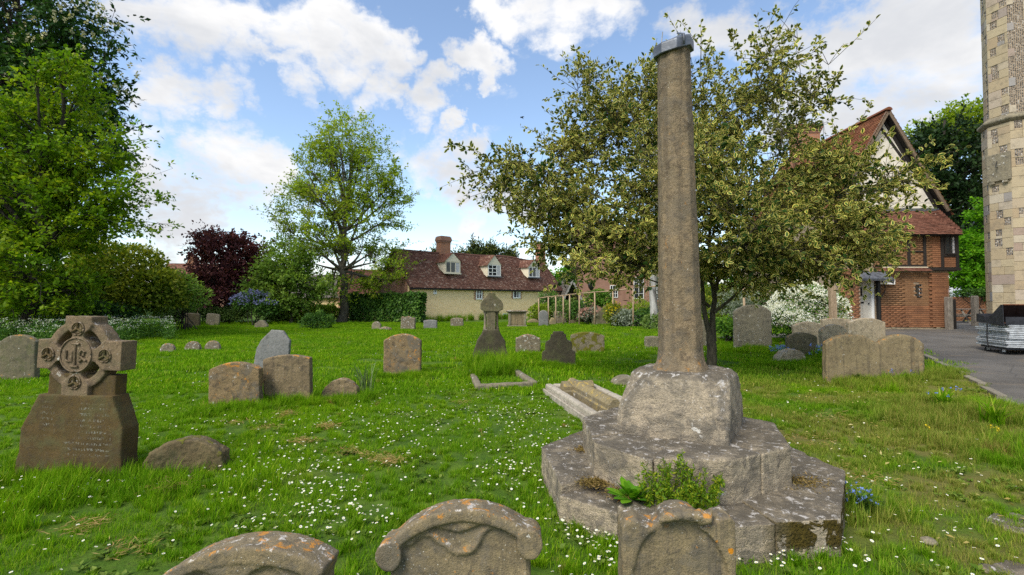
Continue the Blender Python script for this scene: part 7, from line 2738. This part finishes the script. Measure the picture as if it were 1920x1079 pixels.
def bushy_weed():
    rng = np.random.default_rng(13)
    c = P(1275, 900, 3.05)
    root = empty('bushy_weed', (c.x, 3.05, Z_LOW - .02), 'bushy fine-leaved green weed growing from the joint of steps', 'plant')
    stems_a, stems_b = [], []
    for (px, py, Y) in [(1195, 885, 3.2), (1225, 885, 3.15), (1235, 862, 3.17), (1250, 880, 3.12), (1275, 850, 3.16), (1280, 870, 3.14), (1295, 880, 3.1), (1320, 895, 3.12), (1345, 895, 3.15), (1355, 905, 3.12), (1300, 905, 3.02), (1260, 905, 2.98), (1280, 920, 2.95), (1315, 915, 3.0), (1240, 910, 3.0), (1330, 925, 2.98), (1300, 930, 2.9), (1265, 930, 2.9), (1245, 925, 2.95)]:
        for q in range(3):
            e = np.array(P(px + rng.normal() * 5, py + rng.normal() * 5, Y))
            stems_b.append(e)
            stems_a.append(np.array([e[0] * .8 + c.x * .2 + rng.normal() * .03, Y * .7 + 3.1 * .3, Z_LOW - .02]))
    A, B = np.array(stems_a), np.array(stems_b)
    st = bez(A, B, rng, 6, .15, .1)
    V, F = tubes_np(st, np.tile(np.linspace(.003, .0012, 6), (len(A), 1)), 4)
    mesh_np('stems', V, [F], L_BUSHY, root, True, {'tint': np.full(len(V), .3)}, True)['kind'] = 'stuff'
    nl = 70
    fr = rng.random((len(A), nl)) * 4.99
    i0 = fr.astype(int)
    w_ = (fr - i0)[..., None]
    m_ = np.arange(len(A))[:, None]
    p = (st[m_, i0] * (1 - w_) + st[m_, i0 + 1] * w_).reshape(-1, 3)
    p += rng.normal(size=p.shape) * .006
    d_ = rng.normal(size=p.shape) + np.array([0, 0, .6])
    lv = leaves_np(p, d_, rng.normal(size=p.shape) + np.array([0, 0, .8]), rng.uniform(.016, .038, len(p)), .34, rng)
    mesh_np('foliage', lv[0], lv[1], L_BUSHY, root, False, lv[2], True)


bushy_weed()


def strap_clump(name, label, base, n, L, wd, mat, seed, spread=.5, heads=None, cat='plant'):
    rng = np.random.default_rng(seed)
    root = empty(name, base, label, cat)
    a = rng.uniform(0, 2 * np.pi, n)
    out = rng.uniform(.15, spread, n)
    Ls = L * rng.uniform(.55, 1.1, n)
    b0 = rng.normal(size=(n, 2)) * L * .10
    ps = []
    for i in range(n):
        dx, dy = math.cos(a[i]), math.sin(a[i])
        s = np.array([-dy, dx, 0])
        pts = []
        for t in np.linspace(0, 1, 6):
            r = out[i] * Ls[i] * t ** 1.8
            z = Ls[i] * (t - .35 * out[i] * t ** 3)
            w_ = wd * (1 - t ** 3 * .9)
            c = np.array([b0[i, 0] + dx * r, b0[i, 1] + dy * r, z])
            pts += [c - s * w_ / 2, c + s * w_ / 2]
        F = np.array([[2 * k, 2 * k + 1, 2 * k + 3, 2 * k + 2] for k in range(5)])
        ps.append((np.array(pts), [F], {'tint': np.full(12, rng.random())}))
    V, F, At = merge_np(ps)
    mesh_np('leaves', V, F, mat, root, True, At)['kind'] = 'stuff'
    if heads:
        fm, fn, fs = heads
        p = np.stack([rng.normal(size=fn) * L * .35, rng.normal(size=fn) * L * .3, rng.uniform(.45, .95, fn) * L], -1)
        lv = leaves_np(np.repeat(p, 5, 0) + rng.normal(size=(fn * 5, 3)) * fs * .4, rng.normal(size=(fn * 5, 3)) + np.array([0, 0, .4]), rng.normal(size=(fn * 5, 3)) + np.array([0, -.7, .7]), np.full(fn * 5, fs), .9, rng)
        mesh_np('flower_heads', lv[0], lv[1], fm, root, False, lv[2])['kind'] = 'stuff'


L_DAFF = leaf('daffodil_leaves', [(0, (0.09, 0.15, 0.06)), (1, (0.20, 0.27, 0.10))], .3)
strap_clump('daffodil_clump', 'upright clump of daffodil leaves beside the low rounded stone', G(684, 742), 34, .60, .022, L_DAFF, 5, .5)
strap_clump('forget_me_not', 'blue forget-me-nots beside the right corner of the steps', G(1612, 962), 70, .20, .030, L_IVY, 6, .9, (F_SKYBLUE, 26, .014))
strap_clump('bluebell_clump', 'bluebells in the grass before the small gothic headstone', G(1462, 672), 60, .36, .02, M_LUSH, 7, .6, (F_SKYBLUE, 40, .03))
strap_clump('bluebell_clump', 'bluebells between the gothic headstone and the double one', G(1542, 680), 60, .42, .02, M_LUSH, 8, .6, (F_SKYBLUE, 40, .03))
strap_clump('bluebell_clump', 'single bluebells against the double headstone face', G(1688, 716), 16, .26, .014, M_LUSH, 9, .6, (F_BLUE, 5, .026))
strap_clump('weed_clump', 'dark leafy weeds at the foot of the double headstone', G(1605, 718), 60, .20, .03, L_IVY, 10, .8)
strap_clump('weed_clump', 'coarse weeds and long leaves by the path edge at right', G(1770, 768), 80, .32, .02, M_LUSH, 11, .9, (F_SKYBLUE, 8, .02))
strap_clump('weed_clump', 'arching long-leaved weeds near the right picture edge', G(1862, 800), 70, .40, .016, M_LUSH, 12, 1.0)
for (px, py, lab) in ((1744, 813, 'yellow dandelion nearest the middle of the right lawn'), (1867, 815, 'lower of two yellow dandelions at the right edge'), (1868, 800, 'upper of two yellow dandelions at the right edge')):
    strap_clump('dandelion', lab, G(px, py), 14, .10, .012, M_LUSH, px, 1.0, (F_YELLOW, 3, .022), 'flower')


# ------------------------------------------------------------------ sward, daisies, cow parsley: scattered stuff
def blade_patch(name, n, size, hmin, hmax, wmin, wmax, seed, mat, bend=.5, tuft=0):
    rng = np.random.default_rng(seed)
    if tuft:
        c = rng.uniform(-size / 2, size / 2, (tuft, 2))
        k = rng.integers(0, tuft, n)
        xy = c[k] + rng.normal(size=(n, 2)) * size * .05
        ht = rng.uniform(.7, 1.3, tuft)[k]
    else:
        xy = rng.uniform(-size / 2, size / 2, (n, 2))
        ht = np.ones(n)
    a = rng.uniform(0, 2 * np.pi, n)
    h = rng.uniform(hmin, hmax, n) * ht
    wd = rng.uniform(wmin, wmax, n)
    lean = rng.uniform(.1, bend, n) * h
    d_ = np.stack([np.cos(a), np.sin(a)], -1)
    s = np.stack([-d_[:, 1], d_[:, 0]], -1)
    def pt(t, off):
        q = np.zeros((n, 3))
        q[:, :2] = xy + d_ * (lean * t ** 1.7)[:, None] + s * off[:, None]
        q[:, 2] = h * (t - .18 * t * t * (lean / h)) - .008
        return q
    z = np.zeros(n)
    V = np.stack([pt(z, -wd / 2), pt(z, wd / 2), pt(z + .55, -wd * .42), pt(z + .55, wd * .42), pt(z + 1, z)], 1).reshape(-1, 3)
    o = np.arange(n)[:, None] * 5
    F = [(o[:, :, None] + np.array([[0, 1, 3, 2]])[None]).reshape(-1, 4), (o[:, :, None] + np.array([[2, 3, 4]])[None]).reshape(-1, 3)]
    ob_ = mesh_np(name, V, F, mat, None, False, {'tint': np.repeat(rng.random(n), 5)})
    COL.objects.unlink(ob_)
    return ob_


def scatter(name, label, cat, pts, rot, scl, var, objs):
    """one 'stuff' object: instances of a few small meshes on given points"""
    me = bpy.data.meshes.new(name)
    me.vertices.add(len(pts))
    me.vertices.foreach_set('co', np.asarray(pts, np.float32).ravel())
    for k, ty, v in (('rot', 'FLOAT_VECTOR', rot), ('scl', 'FLOAT', scl), ('var', 'INT', var)):
        a = me.attributes.new(k, ty, 'POINT')
        a.data.foreach_set('vector' if ty == 'FLOAT_VECTOR' else 'value', np.asarray(v, np.int32 if ty == 'INT' else np.float32).ravel())
    o = bpy.data.objects.new(name, me)
    COL.objects.link(o)
    src = bpy.data.collections.new(name + '_sources')
    for i, q in enumerate(objs):
        q.name = '%s_%02d' % (name + '_source', i)
        src.objects.link(q)
    g = bpy.data.node_groups.new(name, 'GeometryNodeTree')
    g.interface.new_socket(name='Geometry', in_out='INPUT', socket_type='NodeSocketGeometry')
    g.interface.new_socket(name='Geometry', in_out='OUTPUT', socket_type='NodeSocketGeometry')
    gi, go = g.nodes.new('NodeGroupInput'), g.nodes.new('NodeGroupOutput')
    ip = g.nodes.new('GeometryNodeInstanceOnPoints')
    ci = g.nodes.new('GeometryNodeCollectionInfo')
    ci.inputs['Collection'].default_value = src
    ci.inputs['Separate Children'].default_value = True
    ci.inputs['Reset Children'].default_value = True
    def na(nm, ty):
        q = g.nodes.new('GeometryNodeInputNamedAttribute')
        q.data_type = ty
        q.inputs['Name'].default_value = nm
        return q.outputs[0]
    ln = g.links.new
    ln(gi.outputs[0], ip.inputs['Points'])
    ln(ci.outputs[0], ip.inputs['Instance'])
    ip.inputs['Pick Instance'].default_value = True
    ln(na('var', 'INT'), ip.inputs['Instance Index'])
    ln(na('rot', 'FLOAT_VECTOR'), ip.inputs['Rotation'])
    ln(na('scl', 'FLOAT'), ip.inputs['Scale'])
    ln(ip.outputs[0], go.inputs[0])
    md = o.modifiers.new('scatter', 'NODES')
    md.node_group = g
    tag(o, label, cat, None, 'stuff')
    return o


def lawn():
    rng = np.random.default_rng(99)
    weeds = []
    L_WEED = leaf('lawn_weed_leaves', [(0, (0.06, 0.12, 0.012)), (0.6, (0.11, 0.18, 0.02)), (1, (0.20, 0.26, 0.05))], .25)
    near = [blade_patch('p', 1050, .42, .020, .074, .0024, .0044, 200 + i, M_GRASS, 1.0, (0, 8, 9, 14, 0, 6)[i]) for i in range(6)]
    far = [blade_patch('p', 1000, 1.3, .05, .11, .010, .018, 220 + i, M_GRASS, .8, (0, 30, 0, 40)[i]) for i in range(4)]
    for i in range(2):
        rw = np.random.default_rng(250 + i)
        nn = 70
        cc = rw.uniform(-.18, .18, (9, 2))[rw.integers(0, 9, nn)]
        aa = rw.uniform(0, 6.28, nn)
        dd = np.stack([np.cos(aa), np.sin(aa), rw.uniform(.15, .8, nn)], -1)
        lv = leaves_np(np.column_stack([cc + rw.normal(size=(nn, 2)) * .01, np.full(nn, .012)]), dd, np.tile([0, 0, 1.0], (nn, 1)) + rw.normal(size=(nn, 3)) * .3, rw.uniform(.02, .05, nn), .55, rw)
        wd = mesh_np('p', lv[0], lv[1], L_WEED, None, False, lv[2])
        COL.objects.unlink(wd)
        weeds.append(wd)
    lng = [blade_patch('p', 420, .42, .09, .19, .003, .006, 240 + i, M_GRASS, .8, 10) for i in range(3)]
    pts, rot, scl, var = [], [], [], []
    # near, dense
    y = 2.1
    def put(x, y_, s, v):
        pts.append((x, y_, float(zg(x, y_))))
        rot.append((rng.normal() * .03, rng.normal() * .03, rng.uniform(0, 6.28)))
        scl.append(s)
        var.append(v)
    def step(y0, y1, st, nv, v0, smin, smax):
        yy = y0
        while yy < y1:
            half = yy * 1.16 + .6
            xs = np.arange(-half, half, st)
            xs = xs + rng.uniform(-.3, .3, len(xs)) * st
            ok = ~in_path(xs, np.full(len(xs), yy))
            for x in xs[ok]:
                tall = .5 + .5 * math.sin(x * .8 + 1.3) * math.sin(yy * .6 + .5)
                put(x, yy + rng.uniform(-.3, .3) * st, rng.uniform(smin, smax) * (.8 + .45 * tall), v0 + rng.integers(0, nv))
            yy += st
    step(2.1, 9.2, .33, 6, 0, .85, 1.15)
    step(9.0, 36.0, .95, 4, 6, .8, 1.1)
    # longer tufts: round the stones, at the left and by the path edge
    for (px, py, r, n) in ((120, 910, .7, 26), (350, 890, .5, 12), (443, 768, .5, 12), (541, 758, .5, 12), (640, 752, .5, 14), (755, 708, .5, 12), (1048, 690, .5, 16), (1637, 720, .9, 26), (1480, 690, .7, 22), (1600, 960, .3, 8), (1780, 780, .9, 34), (1860, 850, .7, 20), (60, 980, .9, 5), (250, 960, .8, 4), (990, 668, .6, 10), (1100, 668, .6, 10), (1411, 658, .6, 14), (1850, 780, .5, 20), (1745, 705, .6, 16)):
        c = G(px, py)
        for _ in range(n):
            x, yq = c.x + rng.normal() * r * .6, c.y + rng.normal() * r * .35
            if not in_path(np.array([x]), np.array([yq]))[0]:
                put(x, yq, rng.uniform(.6, 1.15), 10 + rng.integers(0, 3))
    for _ in range(260):
        yq = 2.3 + 7.5 * rng.random()
        x = rng.uniform(-1.1, 1.1) * yq
        if not in_path(np.array([x]), np.array([yq]))[0] and math.sin(x * 1.7 + 2) * math.sin(yq * 1.9) > -.25:
            put(x, yq, rng.uniform(.7, 1.3), 13 + rng.integers(0, 2))
    scatter('lawn_grass', 'green churchyard grass with dry patches', 'grass', pts, rot, scl, var, near + far + lng + weeds)


lawn()


def long_grass():
    rng = np.random.default_rng(5)
    src = [blade_patch('q', 260, .5, .22, .55, .005, .009, 260 + i, M_LUSH, .8, 8) for i in range(3)]
    pts, rot, scl, var = [], [], [], []
    def put(c, rx, ry, n, s0, s1):
        for _ in range(n):
            x, y = c.x + rng.uniform(-1, 1) * rx, c.y + rng.uniform(-1, 1) * ry
            pts.append((x, y, float(zg(x, y))))
            rot.append((rng.normal() * .1, rng.normal() * .1, rng.uniform(0, 6.28)))
            scl.append(rng.uniform(s0, s1))
            var.append(rng.integers(0, 3))
    put(G(925, 700), .42, .7, 24, .5, .9)
    put(G(920, 690), .55, .3, 12, .6, 1.0)
    for px in range(200, 700, 14):
        put(G(px, 610), .8, .8, 3, .35, .6)
    put(G(1300, 640), .5, .6, 6, .4, .7)
    for px in range(800, 960, 12):
        put(on_ground(P(px, 600, np.interp(px, [770, 1050], [35.6, 46.5])).x, np.interp(px, [770, 1050], [35.6, 46.5])), .4, .3, 3, .9, 1.5)
    scatter('long_grass', 'long rough grass round the tall cross and along the back', 'grass', pts, rot, scl, var, src)


long_grass()


def daisies():
    rng = np.random.default_rng(31)
    src = []
    for i in range(3):
        bm = bmesh.new()
        n, r = 11, .0115
        tl = Vector((rng.normal() * .3, rng.normal() * .3 - .15, 1)).normalized()
        M = Matrix.Translation((0, 0, .052 + .008 * i)) @ tl.to_track_quat('Z', 'Y').to_matrix().to_4x4()
        c = bm.verts.new(M @ Vector((0, 0, 0)))
        ring = []
        for k in range(n * 2):
            rr = r * (1.0 if k % 2 else .78)
            ring.append(bm.verts.new(M @ Vector((rr * math.cos(k * math.pi / n), rr * math.sin(k * math.pi / n), .002))))
        for k in range(n * 2):
            bm.faces.new((c, ring[k], ring[(k + 1) % (n * 2)]))
        me0 = len(bm.faces)
        c2 = bm.verts.new(M @ Vector((0, 0, .0045)))
        r2 = [bm.verts.new(M @ Vector((r * .33 * math.cos(k * math.pi / 3), r * .33 * math.sin(k * math.pi / 3), .0025))) for k in range(6)]
        for k in range(6):
            bm.faces.new((c2, r2[k], r2[(k + 1) % 6]))
        me1 = len(bm.faces)
        add_tube(bm, [(0, 0, -.01), (0, 0, .05 + .008 * i)], .0011, 4)
        bm.faces.ensure_lookup_table()
        for k, f in enumerate(bm.faces):
            f.material_index = 0 if k < me0 else (1 if k < me1 else 2)
        me = bpy.data.meshes.new('daisy')
        bm.to_mesh(me)
        bm.free()
        for m_ in (F_WHITE, F_YELLOW, L_CHOISYA):
            me.materials.append(m_)
        a = me.attributes.new('tint', 'FLOAT', 'POINT')
        a.data.foreach_set('value', np.full(len(me.vertices), .9, np.float32))
        src.append(bpy.data.objects.new('daisy', me))
    CL = [  # px, py, spread x, spread y, number
        (130, 920, 70, 22, 80), (30, 930, 40, 20, 30), (225, 900, 25, 10, 22), (330, 880, 50, 6, 20), (540, 915, 80, 24, 150), (610, 960, 70, 26, 120), (620, 880, 90, 20, 110), (500, 850, 70, 18, 60), (560, 985, 70, 18, 50), (690, 985, 40, 25, 40),
        (640, 800, 70, 18, 80), (735, 770, 50, 20, 70), (740, 830, 60, 20, 70), (820, 810, 60, 25, 60), (930, 780, 55, 20, 110), (1000, 770, 45, 25, 130), (960, 830, 60, 30, 120), (1035, 800, 30, 20, 60), (945, 890, 30, 20, 60), (985, 860, 30, 20, 40), (1010, 920, 25, 30, 30),
        (1120, 990, 35, 22, 70), (1095, 1040, 35, 30, 50), (1140, 1060, 20, 15, 20), (440, 790, 50, 12, 40), (330, 790, 60, 18, 40), (260, 800, 20, 18, 14), (700, 745, 30, 14, 40), (860, 740, 60, 14, 40), (800, 665, 60, 10, 50), (900, 650, 60, 8, 40), (1180, 655, 40, 8, 30), (1060, 610, 80, 6, 60),
        (1430, 1060, 60, 12, 30), (1530, 1045, 40, 12, 16), (1650, 1030, 80, 25, 30), (1800, 1040, 80, 25, 24), (1500, 800, 70, 40, 50), (1620, 880, 90, 40, 36), (1750, 920, 90, 50, 30), (1560, 740, 80, 12, 30), (1560, 960, 30, 20, 12), (100, 720, 60, 10, 16), (380, 720, 60, 14, 20), (60, 1010, 60, 30, 8), (200, 960, 80, 20, 10), (880, 990, 60, 20, 14), (1050, 960, 15, 40, 14), (640, 700, 60, 14, 10)]
    pts, rot, scl, var = [], [], [], []
    for (px, py, sx, sy, n) in CL:
        for _ in range(int(n * .72)):
            p = G(px + rng.normal() * sx, max(604, py + rng.normal() * sy))
            if p.y > 34 or in_path(np.array([p.x]), np.array([p.y]))[0]:
                continue
            pts.append(tuple(p))
            rot.append((rng.normal() * .15, rng.normal() * .15, rng.uniform(0, 6.28)))
            scl.append(rng.uniform(.65, 1.0) * (1 + .015 * p.y))
            var.append(rng.integers(0, 3))
    for _ in range(700):
        y = 2.6 + 24 * rng.random() ** 1.4
        x = rng.uniform(-1.15, 1.0) * y
        if in_path(np.array([x]), np.array([y]))[0]:
            continue
        pts.append((x, y, float(zg(x, y))))
        rot.append((rng.normal() * .15, rng.normal() * .15, rng.uniform(0, 6.28)))
        scl.append(rng.uniform(.7, 1.1))
        var.append(rng.integers(0, 3))
    scatter('daisies', 'white daisies sprinkled in drifts over the lawn', 'daisies', pts, rot, scl, var, src)


daisies()


def litter():
    """fallen holly leaves on the worn grass right of the steps, and straw clumps of mown grass"""
    rng = np.random.default_rng(41)
    ps = []
    n = 420
    x = rng.normal(3.7, 1.5, n)
    y = rng.normal(6.2, 1.9, n)
    ok = (y > 2.6) & (x > 1.2) & ~in_path(x, y) & (np.hypot(x - CC.x, y - CC.y) > 1.35)
    x, y = x[ok], y[ok]
    p = np.stack([x, y, zg(x, y) + rng.uniform(.02, .05, len(x))], -1)
    d_ = rng.normal(size=p.shape) * np.array([1, 1, .25])
    lv = leaves_np(p, d_, rng.normal(size=p.shape) * .35 + np.array([0, 0, 1.0]), rng.uniform(.03, .06, len(p)), .5, rng)
    o = mesh_np('fallen_leaves', lv[0], lv[1], L_FALLEN, None, False, lv[2])
    tag(o, 'yellowed fallen leaves scattered on grass right of the steps', 'leaves', None, 'stuff')
    q, dd = [], []
    for (px, py, r, k) in ((728, 872, .07, 260), (614, 806, .05, 180), (570, 834, .06, 130), (536, 782, .05, 150), (160, 1000, .06, 90), (320, 922, .07, 140), (500, 810, .06, 90), (655, 855, .05, 60), (690, 862, .05, 60), (440, 800, .06, 60), (390, 725, .08, 60), (640, 637, .12, 60), (868, 760, .06, 60), (250, 1040, .06, 60), (1620, 905, .12, 120), (1560, 790, .18, 160), (1470, 830, .16, 160)):
        c = G(px, py)
        k = int(k * 1.7)
        xy = rng.normal(size=(k, 2)) * np.array([r * 1.4, r]) + np.array([c.x, c.y])
        q.append(np.column_stack([xy, zg(xy[:, 0], xy[:, 1]) + rng.uniform(.035, .08, k)]))
    q = np.concatenate(q)
    lv = leaves_np(q, rng.normal(size=q.shape) * np.array([1, 1, .3]), rng.normal(size=q.shape) + np.array([0, 0, 1]), rng.uniform(.03, .08, len(q)), .06, rng)
    o = mesh_np('dry_clippings', lv[0], lv[1], L_STRAW, None, False, lv[2])
    tag(o, 'small straw-coloured clumps of dry mown grass on the lawn', 'clippings', None, 'stuff')
    # dead moss and grass caught on the steps
    q = []
    for (px, py, z, r, k) in ((1150, 822, Z_LOW, .05, 420), (1120, 815, Z_LOW, .07, 260), (1115, 905, Z_LOW, .05, 420), (1165, 925, Z_LOW, .05, 260), (1500, 905, Z_LOW, .08, 300), (1100, 845, Z_LOW, .05, 300)):
        d0 = ray(px, py)
        t = (z + .0 - EYE) / d0.z
        c = Vector((0, 0, EYE)) + d0 * t
        k = k * 3
        xy = rng.normal(size=(k, 2)) * np.array([r * 1.2, r * .9]) + np.array([c.x, c.y])
        q.append(np.column_stack([xy, np.full(k, z - .005) + rng.uniform(0, .022, k)]))
    q = np.concatenate(q)
    lv = leaves_np(q, rng.normal(size=q.shape) * np.array([1, 1, .5]), rng.normal(size=q.shape) + np.array([0, 0, 1]), rng.uniform(.014, .036, len(q)), .22, rng)
    o = mesh_np('dry_moss', lv[0], lv[1], leaf('dry_moss', [(0, (.07, .045, .015)), (.5, (.17, .13, .03)), (1, (.30, .20, .08))], .1), None, False, lv[2])
    tag(o, 'dry brown and yellow moss lodged on the lower step', 'moss', None, 'stuff')


litter()


def cow_parsley():
    rng = np.random.default_rng(51)
    n = 900
    px = rng.uniform(-120, 330, n)
    Y = rng.uniform(15.5, 21.5, n)
    lim = 16.0 + 3.0 * ss((px - 60) / 260) + .8 * np.sin(px * .05)
    ok = Y > lim
    px, Y = px[ok], Y[ok]
    n = len(px)
    x = (px - CX) / FPX * Y
    base = np.stack([x, Y, zg(x, Y)], -1)
    h = rng.uniform(.55, 1.0, n)
    top = base + np.stack([rng.normal(size=n) * .08, rng.normal(size=n) * .08, h], -1)
    V, F = tubes_np(bez(base, top, rng, 4, 0, .04), np.tile(np.linspace(.006, .003, 4), (n, 1)), 3)
    k = 26
    lp = (base[:, None] + (top - base)[:, None] * rng.uniform(.1, .9, (n, k, 1)) + rng.normal(size=(n, k, 3)) * .10).reshape(-1, 3)
    lv = leaves_np(lp, rng.normal(size=lp.shape) + np.array([0, 0, .2]), rng.normal(size=lp.shape) + np.array([0, 0, 1.2]), rng.uniform(.06, .14, len(lp)), .35, rng)
    root = tag(mesh_np('cow_parsley', lv[0], lv[1], L_CHEST if False else L_IVY, None, False, lv[2]), 'bank of white-flowered cow parsley under the left trees', 'wildflowers', None, 'stuff')
    st = mesh_np('stems', V, [F], L_CHOISYA, root, True, {'tint': np.full(len(V), .4)})
    st['kind'] = 'stuff'
    m_ = 12
    fp = (top[:, None] + rng.normal(size=(n, m_, 3)) * np.array([.06, .06, .015])).reshape(-1, 3)
    lv = leaves_np(fp, rng.normal(size=fp.shape) * np.array([1, 1, .3]), np.tile(np.array([0, -.3, 1.0]), (len(fp), 1)) + rng.normal(size=fp.shape) * .3, rng.uniform(.018, .036, len(fp)), 1.0, rng)
    fl = mesh_np('blossom', lv[0], lv[1], leaf('parsley_flowers', [(0, (.42, .45, .36)), (1, (.70, .72, .64))], .2), root, False, lv[2])
    fl['kind'] = 'stuff'


cow_parsley()
